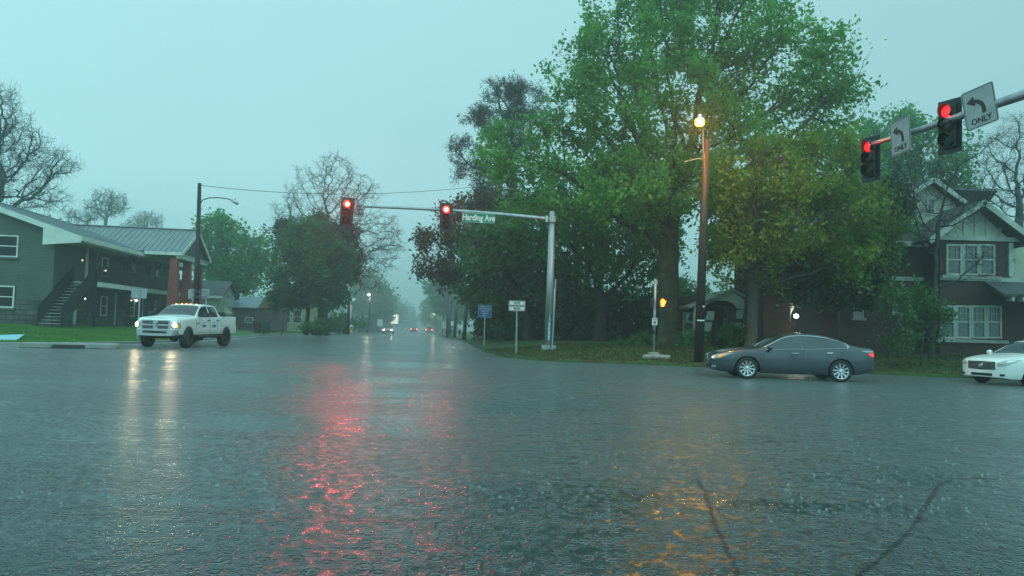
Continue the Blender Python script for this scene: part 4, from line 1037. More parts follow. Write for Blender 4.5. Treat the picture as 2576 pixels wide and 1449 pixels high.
window(dm, (X(2336, dY), dY, Z(2336, 520, dY)), (1, 0, 0), (0, -1, 0), 0.62, 0.85, 3, 3, hung=False)
# window groups of the wing
for pxs, y0, y1 in (((2378, 2419, 2461, 2502), 614, 692), ((2363, 2402, 2441, 2479, 2518), 768, 851)):
    for a, b in zip(pxs[:-1], pxs[1:]):
        xa, xb = X(a), X(b); za, zb2 = Z(a, y1), Z(a, y0)
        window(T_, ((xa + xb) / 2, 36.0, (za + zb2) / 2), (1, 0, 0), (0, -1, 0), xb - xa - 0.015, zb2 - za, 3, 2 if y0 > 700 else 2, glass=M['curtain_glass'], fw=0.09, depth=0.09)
    MB().box(((X(pxs[0]) + X(pxs[-1])) / 2, 35.90, Z(pxs[0], y1) - 0.09), (X(pxs[-1]) - X(pxs[0]) + 0.5, 0.20, 0.16)).obj('sill', M['concrete'], T_)
for px, y0, y1, w_ in ((2159, 764, 800, 0.52), (2257, 765, 788, 0.5), (2173, 612, 652, 0.66)):
    window(T_, (X(px, 37.5), 37.5, (Z(px, y0, 37.5) + Z(px, y1, 37.5)) / 2), (1, 0, 0), (0, -1, 0), w_, Z(px, y0, 37.5) - Z(px, y1, 37.5), 3, 2, hung=False, sill=M['concrete'])
# side porch roof with brackets at the right edge
mb = MB(); V, F = slab([(X(2512, 34), 33.6, Z(2530, 741, 34)), (28, 33.6, Z(2530, 741, 34)), (28, 36.1, Z(2570, 698, 34)), (X(2545, 34), 36.1, Z(2570, 698, 34))], 0.14); mb.add(V, F); mb.obj('porch_roof', M['shingle'], T_)
mb = MB()
for k in range(7): mb.box((X(2514, 34) + 0.35 + k * 0.5, 33.75, Z(2530, 741, 34) - 0.22), (0.12, 0.4, 0.20))
mb.obj('porch_brackets', M['trim'], T_)
# arched entrance
ax0, ax1, az0, az1 = X(1988, 36.6), X(2112, 36.6), Z(2050, 812, 36.6), Z(2050, 762, 36.6)
for s, xx in ((1, ax0), (-1, ax1)):
    arc = [(0, az1), (0.42 * s, az1)] + [(s * (0.42 - 0.42 * math.sin(a)), az1 - 0.15 - 0.62 * (1 - math.cos(a))) for a in np.linspace(0.1, 1.45, 7)] + [(0.0, az0)]
    MB().prism(arc, (xx, 36.55, 0), (1, 0, 0), (0, 0, 1), (0, 1, 0), 0.12).obj('arch_bracket', M['trim'], T_)
MB().box(((ax0 + ax1) / 2, 36.9, az1 + 0.12), (ax1 - ax0 + 0.4, 1.3, 0.2)).obj('entrance_roof', M['shingle'], T_)
MB().box(((ax0 + ax1) / 2, 37.46, (HZ + az1) / 2), (1.0, 0.06, az1 - HZ)).obj('door', M['sign_black'], T_)
MB().box(((ax0 + ax1) / 2, 36.9, 0.75), (ax1 - ax0 + 0.4, 1.6, 0.4)).obj('step', M['concrete'], T_)
lp = at(2003, 795, 36.4)
MB().lathe([(0.001, 0.11), (0.10, 0.06), (0.11, -0.05), (0.001, -0.11)], lp, (0, 0, 1), 12).obj('porch_lamp', mat('porch_glow', (1, 1, 1), 0.3, emit=(1, 0.95, 0.9), estr=25), T_)
pl = bpy.data.lights.new('porch_light', 'POINT'); pl.energy = 28; pl.color = (1, 0.92, 0.8); pl.shadow_soft_size = 0.1
plo = bpy.data.objects.new('porch_light', pl); C.objects.link(plo); plo.parent = T_; plo.location = lp + Vector((0, -0.25, 0))
settle(bh, ((wx0 + wx1) / 2, 36, HZ))

# ---------------- small house with arched porch behind the black pole
ph = thing('porch_house', 'dark brick cottage with a pale arched porch roof behind the black pole', 'house', (0, 0, 0)); T_ = ph; Yp = 41.0
Xp = lambda px: px2x(px, Yp); Zp = lambda px, py: at(px, py, Yp).z
mb = MB(); mb.box(((Xp(1735) + Xp(1900)) / 2, Yp + 3.5, 1.9), (Xp(1900) - Xp(1735), 4, 3.0)); part(mb, 'wall', M['brick_red'])
mb = MB(); xa, xm, xb = Xp(1727), Xp(1835), Xp(1890); ze_, zm = Zp(1740, 771), Zp(1835, 728)
V, F = slab([(xm, Yp - 0.6, zm), (xm, Yp + 5, zm), (xa, Yp + 5, ze_), (xa, Yp - 0.6, ze_)], 0.12); mb.add(V, F)
V, F = slab([(xm, Yp - 0.6, zm), (xm, Yp + 5, zm), (xb + 0.6, Yp + 5, ze_ + 0.2), (xb + 0.6, Yp - 0.6, ze_ + 0.2)], 0.12); mb.add(V, F)
part(mb, 'roof', mat('worn_porch_roof', (0.24, 0.27, 0.26), 0.6, var=0.3, vscale=3))
arc = [(Xp(1770), ze_ - 0.05)] + [(Xp(1807) - 0.85 * math.cos(a), ze_ - 0.05 + 0.42 * math.sin(a)) for a in np.linspace(0.1, 3.04, 10)] + [(Xp(1845), ze_ - 0.05), (xb, ze_ - 0.05), (xb, ze_ + 0.2), (xm, zm - 0.15), (xa, ze_ + 0.02), (xa, ze_ - 0.05)]
MB().prism(arc, (0, Yp - 0.45, 0), (1, 0, 0), (0, 0, 1), (0, 1, 0), 0.10).obj('arched_gable', M['cream'], T_)
for px, mt, w_ in ((1750, 'cream', 0.35), (1832, 'brick_red', 0.5), (1876, 'trim', 0.12)):
    MB().box((Xp(px), Yp - 0.3, (0.5 + ze_) / 2), (w_, w_ if w_ > .2 else 0.12, ze_ - 0.5)).obj('porch_column', M[mt], T_)
for px, py in ((1860, 790), (1853, 822), (1786, 794), (1779, 822)):
    s = 1 if px > 1800 else -1; c_ = at(px, py, Yp - 0.5); a = 0.33
    MB().prism([(-a * 0.8, -a * 0.75), (a * 0.55, -a * 0.75), (a * 0.8, a * 0.75), (-a * 0.35, a * 0.75)], c_, (1, 0, 0), (0, 0, 1), (0, 1, 0), 0.03).obj('porch_panel', M['trim'], T_)
MB().box((Xp(1812), Yp + 1.45, 1.55), (0.95, 0.06, 2.0)).obj('door', mat('red_door', (0.11, 0.035, 0.03), 0.5), T_)
window(T_, (Xp(1748), Yp + 1.5, 1.9), (1, 0, 0), (0, -1, 0), 0.6, 1.2)
settle(ph, (Xp(1812), Yp, 0.6))
fh = thing('cottage', 'olive grey gabled cottage between the thick oak trunk and the black pole', 'house', (0, 0, 0)); T_ = fh; Yq = 60
xa, xb = px2x(1668, Yq), px2x(1790, Yq); zq = at(1722, 776, Yq).z; zp_ = at(1722, 722, Yq).z; xm = px2x(1722, Yq)
mb = MB(); mb.prism([(xa, 0.2), (xb, 0.2), (xb, zq), (xm, zp_ - 0.1), (xa, zq)], (0, Yq, 0), (1, 0, 0), (0, 0, 1), (0, 1, 0), 7); part(mb, 'wall', mat('olive_siding', (0.10, 0.13, 0.09), 0.8))
mb = MB()
for s, xx in ((-1, xa), (1, xb)):
    V, F = slab([(xm, Yq - 0.4, zp_), (xm, Yq + 7.4, zp_), (xx + s * 0.4, Yq + 7.4, zq - 0.1), (xx + s * 0.4, Yq - 0.4, zq - 0.1)], 0.16); mb.add(V, F)
part(mb, 'roof', mat('weathered_roof', (0.14, 0.17, 0.15), 0.7)); settle(fh, (xm, Yq, 0.6))
# ================================================================== VEHICLES
def car_paint(name, col, metal=0.0, rough=0.28, dirt=0.15):
    m = mat(name, col, rough, metal=metal, coat=0.6, var=dirt, vscale=1.3)
    return m
M['paint_white'] = car_paint('paint_white', (0.84, 0.87, 0.84), dirt=0.06)
M['paint_grey'] = car_paint('paint_dark_grey', (0.055, 0.068, 0.085), metal=0.35, rough=0.3)
M['paint_red'] = car_paint('paint_red', (0.20, 0.02, 0.02))
M['paint_dark'] = car_paint('paint_dark', (0.03, 0.035, 0.045))
M['paint_silver'] = car_paint('paint_silver', (0.25, 0.28, 0.30), metal=0.4)
M['undercar'] = mat('underbody', (0.010, 0.010, 0.011), 0.8)
M['lamp_clear'] = mat('lamp_clear', (0.42, 0.44, 0.42), 0.12, spec=0.8)
M['lamp_on'] = mat('lamp_on', (0.9, 0.85, 0.7), 0.2, emit=(1.0, 0.80, 0.50), estr=45)
M['lamp_warm'] = mat('lamp_warm', (0.9, 0.8, 0.6), 0.2, emit=(1.0, 0.80, 0.52), estr=1.1)
M['lamp_amber'] = mat('lamp_amber', (0.8, 0.3, 0.02), 0.2, emit=(1.0, 0.36, 0.02), estr=2.6)
M['lamp_amber_dim'] = mat('lamp_amber_dim', (0.5, 0.2, 0.04), 0.2, emit=(1.0, 0.35, 0.03), estr=0.8)
M['lamp_red_on'] = mat('lamp_red_on', (0.6, 0.02, 0.02), 0.2, emit=(1.0, 0.05, 0.06), estr=1.1)
M['lamp_red'] = mat('lamp_red', (0.35, 0.015, 0.02), 0.15)
M['seam'] = mat('panel_gap', (0.012, 0.013, 0.015), 0.7)
M['plastic'] = mat('black_plastic', (0.02, 0.022, 0.024), 0.4)
M['decal'] = mat('door_lettering', (0.22, 0.30, 0.36), 0.4)
M['decal_blue'] = mat('door_emblem', (0.03, 0.16, 0.34), 0.4)

def curve(keys):
    xs = np.array([k[0] for k in keys], float); ys_ = np.array([k[1] for k in keys], float)
    h = np.diff(xs); dl = np.diff(ys_) / h; m = np.zeros(len(xs))
    m[0], m[-1] = dl[0], dl[-1]
    for i in range(1, len(xs) - 1):
        if dl[i - 1] * dl[i] > 0: m[i] = 2 * dl[i - 1] * dl[i] / (dl[i - 1] + dl[i])
    def f(x):
        x = min(max(x, xs[0]), xs[-1]); i = int(min(np.searchsorted(xs, x, 'right') - 1, len(h) - 1)); t = (x - xs[i]) / h[i]
        return (ys_[i] * (1 + 2 * t) * (1 - t) ** 2 + m[i] * h[i] * t * (1 - t) ** 2 + ys_[i + 1] * t * t * (3 - 2 * t) + m[i + 1] * h[i] * t * t * (t - 1))
    return f

def outward(o, ref):
    me = o.data; a = Vector((0, 0, 0)); s = 0.0
    for p in me.polygons: s += p.area * p.normal.dot(p.center - Vector(ref))
    if s < 0: me.flip_normals()
    return o

class Car:
    """shell lofted along the length; s runs from the nose (0) to the tail (L); +x is forward, +y the driver's side"""
    def __init__(c, spec):
        c.__dict__.update(spec)
        for k in ('w', 'belt', 'top', 'wr', 'bot', 'crown'): setattr(c, 'f_' + k, curve(spec[k]))
    def ring(c, s, side=1):
        w_, belt, top, wr, zb, cr = c.f_w(s), c.f_belt(s), c.f_top(s), c.f_wr(s), c.f_bot(s), c.f_crown(s)
        za = zb
        for sw in c.wheels:
            d = abs(s - sw)
            if d < c.arch: za = max(za, c.wr_z + math.sqrt(c.arch ** 2 - d * d))
        za = min(za, belt - 0.06)
        wp = lambda z: w_ * (1 - c.tuck * max(0, (c.bulge - z) / c.bulge) ** 2 - 0.10 * max(0, (z - c.bulge)) ** 1.5)
        P = [(0, za), (w_ * 0.72, za)]
        for f in (0.0, 0.06, 0.3, 0.62, 0.9):
            z = za + (belt - za) * f; P.append((wp(z) * (0.985 if f == 0 else 1), z))
        wb = wp(belt) * 0.985; P.append((wb, belt))                      # index 7
        ze = top - cr
        for f in (0.33, 0.66, 1.0): P.append((wb + (wr - wb) * f - 0.00, belt + (ze - belt) * f + (0.0)))   # 8 9 10
        P += [(wr * 0.90, ze + cr * 0.42), (wr * 0.55, ze + cr * 0.86), (0, top)]                              # 11 12 13
        return P
    def pt(c, s, u, side=1, off=0.0):
        P = c.ring(s); i = int(min(u, 12.999)); t = u - i
        y = P[i][0] * (1 - t) + P[i + 1][0] * t; z = P[i][1] * (1 - t) + P[i + 1][1] * t
        v = Vector((c.L / 2 - s, y * side, z))
        if off:
            e_ = 0.02
            a = c.pt(min(s + e_, c.L), u, side) - c.pt(max(s - e_, 0), u, side)
            b = c.pt(s, min(u + 0.15, 13), side) - c.pt(s, max(u - 0.15, 0), side)
            n = a.cross(b)
            if n.length > 1e-9:
                n.normalize()
                ctr = Vector((v.x, 0, 0.6 if u < 9 else v.z - 1))
                if n.dot(v - ctr) < 0: n = -n
                v = v + n * off
        return v
    def u_at(c, s, z):
        P = c.ring(s)
        for i in range(2, 10):
            if P[i + 1][1] >= z: return i + max(0.0, (z - P[i][1]) / max(P[i + 1][1] - P[i][1], 1e-6))
        return 10.0
    def shell(c, parent, mt):
        st = list(np.arange(0, c.L + 1e-6, 0.06))
        for sw in c.wheels: st += [sw - c.arch + 0.003, sw - c.arch + 0.02, sw + c.arch - 0.02, sw + c.arch - 0.003]
        st += list(c.extra); st = sorted(set(round(s, 3) for s in st if 0 <= s <= c.L))
        V = []; F = []; m = 14
        for s in st:
            P = c.ring(s)
            V += [(c.L / 2 - s, y, z) for y, z in P] + [(c.L / 2 - s, -y, z) for y, z in P[1:-1][::-1]]
        R_ = 2 * m - 2
        for i in range(len(st) - 1):
            for k in range(R_): F.append((i * R_ + k, i * R_ + (k + 1) % R_, (i + 1) * R_ + (k + 1) % R_, (i + 1) * R_ + k))
        F.append(tuple(range(R_))); F.append(tuple((len(st) - 1) * R_ + k for k in range(R_))[::-1])
        mb = MB(); mb.v = V; mb.f = F
        o = mb.obj('body', mt, parent, smooth=True)
        o.data.set_sharp_from_angle(angle=rad(38))
        return o
    def sheet(c, fn, nu, nv, name, mt, parent, side=1, off=0.006, both=False, skirt=0.03):
        """fn(a, b) -> (s, u), a, b in 0..1"""
        for sd in ((1, -1) if both else (side,)):
            mb = MB(); V = []; F = []
            for i in range(nu + 1):
                for j in range(nv + 1):
                    s, u = fn(i / nu, j / nv); V.append(c.pt(s, u, sd, off))
            for i in range(nu):
                for j in range(nv): F.append((i * (nv + 1) + j, (i + 1) * (nv + 1) + j, (i + 1) * (nv + 1) + j + 1, i * (nv + 1) + j + 1))
            edge = [(i, 0) for i in range(nu)] + [(nu, j) for j in range(nv)] + [(i, nv) for i in range(nu, 0, -1)] + [(0, j) for j in range(nv, 0, -1)]
            k = len(V)
            for i, j in edge:
                s, u = fn(i / nu, j / nv); V.append(c.pt(s, u, sd, -skirt))
            m = len(edge)
            for q in range(m):
                a = edge[q][0] * (nv + 1) + edge[q][1]; b = edge[(q + 1) % m][0] * (nv + 1) + edge[(q + 1) % m][1]
                F.append((a, b, k + (q + 1) % m, k + q))
            mb.add(V, F); o = outward(mb.obj(name, mt, parent, smooth=False), (0, 0, 0.3))
        return o
    def zsheet(c, cols, name, mt, parent, nv=3, nu=10, **kw):
        """cols: (s, zlow, zhigh)"""
        S = [q[0] for q in cols]
        def fn(a, b):
            t = a * (len(cols) - 1); i = min(int(t), len(cols) - 2); t -= i
            s = cols[i][0] * (1 - t) + cols[i + 1][0] * t; lo = cols[i][1] * (1 - t) + cols[i + 1][1] * t; hi = cols[i][2] * (1 - t) + cols[i + 1][2] * t
            return s, c.u_at(s, lo + (hi - lo) * b)
        return c.sheet(fn, max(nu, (len(cols) - 1) * 3), nv, name, mt, parent, **kw)
    def topsheet(c, s0, s1, u0, name, mt, parent, n=10, side_cut=0.0, off=0.006):
        """across the car, from u0 on one side over the middle to the other"""
        mb = MB(); V = []; F = []; K = 12
        for i in range(n + 1):
            s = s0 + (s1 - s0) * i / n
            for j in range(K + 1):
                t = j / K * 2 - 1; u = 13 - (13 - (u0 + side_cut * (i / n))) * abs(t)
                V.append(c.pt(s, u, 1 if t >= 0 else -1, off))
        for i in range(n):
            for j in range(K): F.append((i * (K + 1) + j, (i + 1) * (K + 1) + j, (i + 1) * (K + 1) + j + 1, i * (K + 1) + j + 1))
        mb.add(V, F); return outward(mb.obj(name, mt, parent, smooth=True), (0, 0, 0))
    def nose(c, y, z, off=0.0):
        """point on the nose or flank in front, by lateral position"""
        lo, hi = 0.0, c.L * 0.25
        for _ in range(24):
            mid_ = (lo + hi) / 2
            u = c.u_at(mid_, z)
            if c.pt(mid_, u).y < abs(y): lo = mid_
            else: hi = mid_
        s = hi if abs(y) > c.pt(0.0, c.u_at(0.0, z)).y else 0.0
        return s
    def nose_panel(c, poly, name, mt, parent, off=0.01, nu=8, mirror=False, depth=0.04):
        """poly: columns (y, zlow, zhigh) on the nose, wrapped round the corner"""
        for sd in ((1, -1) if mirror else (1,)):
            mb = MB(); V = []; F = []; n = (len(poly) - 1) * nu
            for i in range(n + 1):
                t = i / nu; k = min(int(t), len(poly) - 2); t -= k
                y, lo, hi = [poly[k][q] * (1 - t) + poly[k + 1][q] * t for q in range(3)]
                for b in (0, 0.5, 1):
                    z = lo + (hi - lo) * b; s = c.nose(y, z)
                    fl = max(0.0, min(1.0, s / 0.35))
                    V.append((c.L / 2 - s + off * (1 - fl * 0.6), (abs(y) + off * fl) * (1 if y >= 0 else -1) * sd, z))
            for i in range(n):
                for j in range(2): F.append((i * 3 + j, (i + 1) * 3 + j, (i + 1) * 3 + j + 1, i * 3 + j + 1))
            # rim back into the body
            edge = [i * 3 for i in range(n + 1)] + [n * 3 + 1] + [i * 3 + 2 for i in range(n, -1, -1)] + [1]
            k = len(V); cx = Vector((c.L / 2 - 0.8, 0, 0))
            for q in edge:
                v = Vector(V[q]); d = (cx + Vector((0, v.y * 0.5, v.z)) - v).normalized(); V.append(v + d * depth)
            m = len(edge)
            for q in range(m): F.append((edge[q], edge[(q + 1) % m], k + (q + 1) % m, k + q))
            mb.add(V, F); o = outward(mb.obj(name, mt, parent, smooth=False), (0, 0, 0.3))
        return o

def make_wheel(R, wd, rimR, mt_rim, parent, loc, side, spokes=10, steer=0.0, rimstyle='split'):
    w_ = bpy.data.objects.new('wheel', None); C.objects.link(w_); w_.parent = parent; w_.location = loc; w_.rotation_euler = (0, 0, steer)
    h = wd / 2; prof = [(rimR, -h * 0.8), (rimR + 0.02, -h * 0.95), (R * 0.93, -h), (R * 0.985, -h * 0.82), (R, -h * 0.5), (R, h * 0.5), (R * 0.985, h * 0.82), (R * 0.93, h), (rimR + 0.02, h * 0.95), (rimR, h * 0.8)]
    MB().lathe(prof, (0, 0, 0), (0, side, 0), 40).obj('tyre', M['rubber'], w_, smooth=True)
    mb = MB(); f = h * 0.80
    mb.lathe([(rimR, -h * 0.8), (rimR * 0.97, -h * 0.4), (rimR * 0.9, h * 0.1), (rimR * 0.93, f), (rimR * 1.0, f + 0.012), (rimR * 1.03, f)], (0, 0, 0), (0, side, 0), 40)
    for k in range(spokes):
        a = 2 * math.pi * (k + 0.25) / spokes
        wsp = rimR * (0.20 if spokes > 8 else 0.34); r0, r1 = rimR * 0.12, rimR * 0.96
        for dr in ((0,) if spokes > 8 else (-0.09, 0.09)):
            aa = a + dr
            ca, sa = math.cos(aa), math.sin(aa)
            A = Vector((ca * r0, side * (f - 0.015), sa * r0)); B = Vector((ca * r1, side * (f + 0.002), sa * r1))
            T = Vector((-sa, 0, ca)); Nn = Vector((0, side, 0)); wa, wb = wsp * 0.32, wsp * (0.55 if spokes > 8 else 0.3)
            mb.add([A - T * wa, A + T * wa, B + T * wb, B - T * wb, A - T * wa - Nn * 0.04, A + T * wa - Nn * 0.04, B + T * wb - Nn * 0.03, B - T * wb - Nn * 0.03],
                   [(0, 1, 2, 3), (7, 6, 5, 4), (0, 4, 5, 1), (1, 5, 6, 2), (2, 6, 7, 3), (3, 7, 4, 0)])
    mb.lathe([(rimR * 0.24, f - 0.02), (rimR * 0.24, f + 0.006), (rimR * 0.12, f + 0.016), (0.001, f + 0.018)], (0, 0, 0), (0, side, 0), 16)
    mb.obj('rim', mt_rim, w_)
    MB().lathe([(rimR * 0.95, -0.01), (rimR * 0.6, 0.0), (0.001, 0.0)], (0, side * h * 0.05, 0), (0, side, 0), 24).obj('brake', M['undercar'], w_)
    return w_

def sedan(label, loc, rz, paint, spec_over=None, lights=True, taillit=True, spokes=10, grille='bars'):
    T = thing('sedan', label, 'car', loc, rz)
    L = 4.86
    spec = dict(L=L, wheels=(1.02, 1.02 + 2.775), arch=0.375, wr_z=0.335, tuck=0.10, bulge=0.62, extra=(0.02,),
        w=[(0, 0.52), (0.03, 0.66), (0.10, 0.76), (0.25, 0.845), (0.5, 0.89), (0.95, 0.915), (2.4, 0.925), (3.7, 0.92), (4.3, 0.885), (4.6, 0.83), (4.78, 0.74), (4.86, 0.62)],
        belt=[(0, 0.62), (0.12, 0.68), (0.5, 0.76), (1.2, 0.86), (1.6, 0.90), (3.0, 0.955), (3.9, 0.99), (4.5, 1.0), (4.75, 0.98), (4.86, 0.93)],
        top=[(0, 0.66), (0.10, 0.735), (0.4, 0.85), (0.9, 0.94), (1.32, 0.985), (1.45, 1.02), (1.75, 1.18), (2.1, 1.36), (2.4, 1.445), (2.8, 1.465), (3.2, 1.445), (3.6, 1.37), (4.0, 1.235), (4.32, 1.115), (4.55, 1.085), (4.75, 1.06), (4.86, 0.97)],
        wr=[(0, 0.50), (0.2, 0.74), (0.9, 0.80), (1.35, 0.80), (1.6, 0.75), (2.1, 0.66), (2.5, 0.635), (3.1, 0.635), (3.6, 0.645), (4.0, 0.67), (4.35, 0.76), (4.7, 0.74), (4.86, 0.60)],
        bot=[(0, 0.26), (0.3, 0.215), (1.4, 0.20), (3.5, 0.20), (4.2, 0.23), (4.6, 0.30), (4.86, 0.38)],
        crown=[(0, 0.03), (0.4, 0.05), (1.3, 0.06), (2.2, 0.075), (3.2, 0.075), (4.0, 0.06), (4.6, 0.05), (4.86, 0.03)])
    if spec_over: spec.update(spec_over)
    c = Car(spec); c.shell(T, paint)
    # glass
    c.topsheet(1.40, 2.16, 10.35, 'windshield', M['dark_glass'], T, side_cut=0.15)
    c.topsheet(3.50, 4.22, 10.4, 'rear_window', M['dark_glass'], T)
    def ztop(s): P = c.ring(s); return P[10][1] - 0.035
    for nm, cols in (('front_side_window', [(1.62, 0.90), (1.85, 0), (2.1, 0), (2.35, 0), (2.62, 0), (2.64, 0)]), ('rear_side_window', [(2.70, 0), (3.0, 0), (3.3, 0), (3.58, 0), (3.80, 0), (3.98, 0)])):
        cc = []
        for s, q in cols:
            lo = c.f_belt(s) + 0.025; hi = max(lo + 0.012, ztop(s) if s < 3.9 else lo + 0.06)
            if s == 1.62: hi = lo + 0.03
            cc.append((s, lo, hi))
        c.zsheet(cc, nm, M['dark_glass'], T, nv=4, both=True, off=0.008)
    # chrome line round the side glass
    mb = MB()
    for sd in (1, -1):
        up = [c.pt(s, c.u_at(s, max(c.f_belt(s) + 0.03, ztop(s) + 0.012)), sd, 0.012) for s in np.linspace(1.56, 3.98, 26)]
        up.append(c.pt(4.06, c.u_at(4.06, c.f_belt(4.06) + 0.05), sd, 0.012))
        lo = [c.pt(s, c.u_at(s, c.f_belt(s) + 0.012), sd, 0.012) for s in np.linspace(1.56, 4.04, 16)]
        mb.tube(up, 0.010, 5); mb.tube(lo, 0.010, 5)
        mb.tube([c.pt(4.0, c.u_at(4.0, c.f_belt(4.0) + 0.03), sd, 0.01), c.pt(4.02, c.u_at(4.02, c.f_belt(4.02) + 0.10), sd, 0.01)], 0.016, 5)
    mb.obj('window_trim', M['chrome'], T)
    # panel gaps
    mb = MB()
    for sd in (1, -1):
        for s0, s1, z0, z1 in ((1.52, 1.50, 0.26, 0.88), (2.66, 2.68, 0.25, 0.95), (3.62, 3.86, 0.62, 0.97)):
            mb.tube([c.pt(s0 + (s1 - s0) * t, c.u_at(s0 + (s1 - s0) * t, z0 + (z1 - z0) * t), sd, 0.0015) for t in np.linspace(0, 1, 9)], 0.0045, 4)
        mb.tube([c.pt(s, c.u_at(s, 0.25), sd, 0.0015) for s in np.linspace(1.55, 3.3, 12)], 0.005, 4)
        mb.tube([c.pt(s, 10.2, sd, 0.0) for s in np.linspace(0.25, 1.34, 9)], 0.004, 4)
    mb.obj('panel_gaps', M['seam'], T)
    for sd in (1, -1):
        for s in (2.42, 3.45):
            p = c.pt(s, c.u_at(s, c.f_belt(s) - 0.10), sd, 0.0)
            mb = MB(); mb.tube([p + Vector((0.11, 0.0, 0)), p + Vector((0.09, sd * 0.035, 0.004)), p + Vector((-0.09, sd * 0.035, 0.004)), p + Vector((-0.11, 0, 0))], [0.012, 0.016, 0.016, 0.012], 6); mb.obj('door_handle', M['chrome'], T)
        p = c.pt(1.66, c.u_at(1.66, c.f_belt(1.66) + 0.03), sd, 0.0)
        mb = MB(); mb.beam(p, p + Vector((0.0, sd * 0.10, 0.0)), 0.07, 0.04)
        mb.lathe([(0.02, -0.075), (0.075, -0.06), (0.095, 0.0), (0.09, 0.04), (0.02, 0.06)], p + Vector((0.0, sd * 0.17, 0.055)), (-1, 0, 0), 14)
        o = mb.obj('mirror', paint, T, smooth=True)
    # lights
    c.nose_panel([(0.50, 0.60, 0.665), (0.62, 0.585, 0.71), (0.76, 0.60, 0.755), (0.838, 0.63, 0.775), (0.872, 0.70, 0.79)] if grille == 'bars' else [(0.52, 0.62, 0.70), (0.66, 0.61, 0.78), (0.80, 0.65, 0.82), (0.868, 0.74, 0.83)], 'headlight', M['lamp_clear'], T, off=0.012, mirror=True)
    if lights:
        c.nose_panel([(0.58, 0.615, 0.665), (0.70, 0.61, 0.69)], 'headlight_lamp', M['lamp_warm'], T, off=0.018, mirror=True)
        c.nose_panel([(0.79, 0.625, 0.73), (0.845, 0.66, 0.75)], 'turn_signal', M['lamp_amber_dim'], T, off=0.018, mirror=True)
    if grille == 'bars':
        c.nose_panel([(-0.47, 0.55, 0.655), (0.0, 0.53, 0.665), (0.47, 0.55, 0.655)], 'grille', M['plastic'], T, off=0.014)
        mb = MB()
        for k in range(3):
            z = 0.560 + 0.034 * k; mb.tube([(L / 2 - c.nose(y, z) + 0.022, y, z) for y in np.linspace(-0.46, 0.46, 13)], 0.008, 5)
        mb.tube([(L / 2 - c.nose(y, 0.66) + 0.022, y, 0.662) for y in np.linspace(-0.55, 0.55, 13)], 0.012, 5)
        mb.obj('grille_bars', M['chrome'], T)
        mb = MB(); X = L / 2 + 0.03     # upright H shaped emblem in a frame
        for a, b in (((-.05, .56), (-.055, .66)), ((.05, .56), (.055, .66)), ((-.05, .607), (.05, .607))): mb.beam((X, a[0], a[1]), (X, b[0], b[1]), 0.016, 0.016, up=(1, 0, 0))
        mb.obj('emblem', M['chrome'], T)
        c.nose_panel([(-0.40, 0.30, 0.40), (0.40, 0.30, 0.40)], 'air_intake', M['plastic'], T, off=0.010)
        c.nose_panel([(-0.60, 0.235, 0.262), (0, 0.235, 0.262), (0.60, 0.235, 0.262)], 'lip_trim', M['chrome'], T, off=0.016)
        c.nose_panel([(0.60, 0.33, 0.385), (0.745, 0.34, 0.39)], 'fog_lamp', M['lamp_clear'], T, off=0.012, mirror=True)
    else:
        c.nose_panel([(-0.46, 0.50, 0.74), (0, 0.48, 0.745), (0.46, 0.50, 0.74)], 'grille', M['plastic'], T, off=0.014)
        mb = MB()
        for k in range(5):
            z = 0.525 + 0.045 * k; mb.tube([(L / 2 - c.nose(y, z) + 0.022, y, z) for y in np.linspace(-0.44, 0.44, 13)], 0.008, 5)
        mb.obj('grille_bars', M['galv_bright'], T)
        mb = MB(); X = L / 2 + 0.036       # oval ring emblem with two inner ovals
        for rx, rz_, dz in ((0.07, 0.046, 0), (0.024, 0.044, 0), (0.048, 0.017, 0.016)):
            mb.tube([(X, rx * math.cos(t), 0.62 + dz + rz_ * math.sin(t)) for t in np.linspace(0, 2 * math.pi, 19)], 0.009, 5, cap=False)
        mb.obj('emblem', M['chrome'], T)
        c.nose_panel([(-0.36, 0.29, 0.375), (0.36, 0.29, 0.375)], 'air_intake', M['plastic'], T, off=0.010)
        c.nose_panel([(0.60, 0.30, 0.37), (0.72, 0.31, 0.37)], 'fog_recess', M['plastic'], T, off=0.012, mirror=True)
    # tail lamps wrap the rear corner
    mk = 'lamp_red_on' if taillit else 'lamp_red'
    c.zsheet([(4.62, 0.86, 0.89), (4.70, 0.81, 0.905), (4.82, 0.79, 0.905)], 'taillight', M[mk], T, both=True, off=0.010)
    c.zsheet([(4.40, 0.955, 0.972), (4.56, 0.925, 0.978), (4.79, 0.925, 0.972)], 'reverse_lamp', M['lamp_clear'], T, both=True, off=0.012)
    # underbody and wheels
    MB().box((0, 0, 0.30), (L - 1.0, 1.15, 0.16)).obj('underbody', M['undercar'], T)
    for s in c.wheels:
        for sd in (1, -1): make_wheel(0.335, 0.215, 0.235, M['rim_silver'], T, (L / 2 - s, sd * 0.80, 0.335), sd, spokes)
    return T, c

def gdir(px, Y): p = at(px, 900, Y); return Vector((p.x, p.y, gz(Y)))
# dark grey sedan heading left
fw, rw = gdir(1880, 22.85), gdir(2112, 22.6)
hd = (fw - rw).normalized(); rz = math.atan2(hd.y, hd.x); lf = Vector((-hd.y, hd.x, 0))
ctr = (fw + rw) / 2 - lf * 0.80
# wheel midpoint sits at s = 2.3275 of 4.86: shift the centre of the body back
ctr = ctr - hd * (4.86 / 2 - 2.4075)
sedan("dark grey sedan with silver alloy wheels waiting at the crossing on the right", ctr, rz, M['paint_grey'])
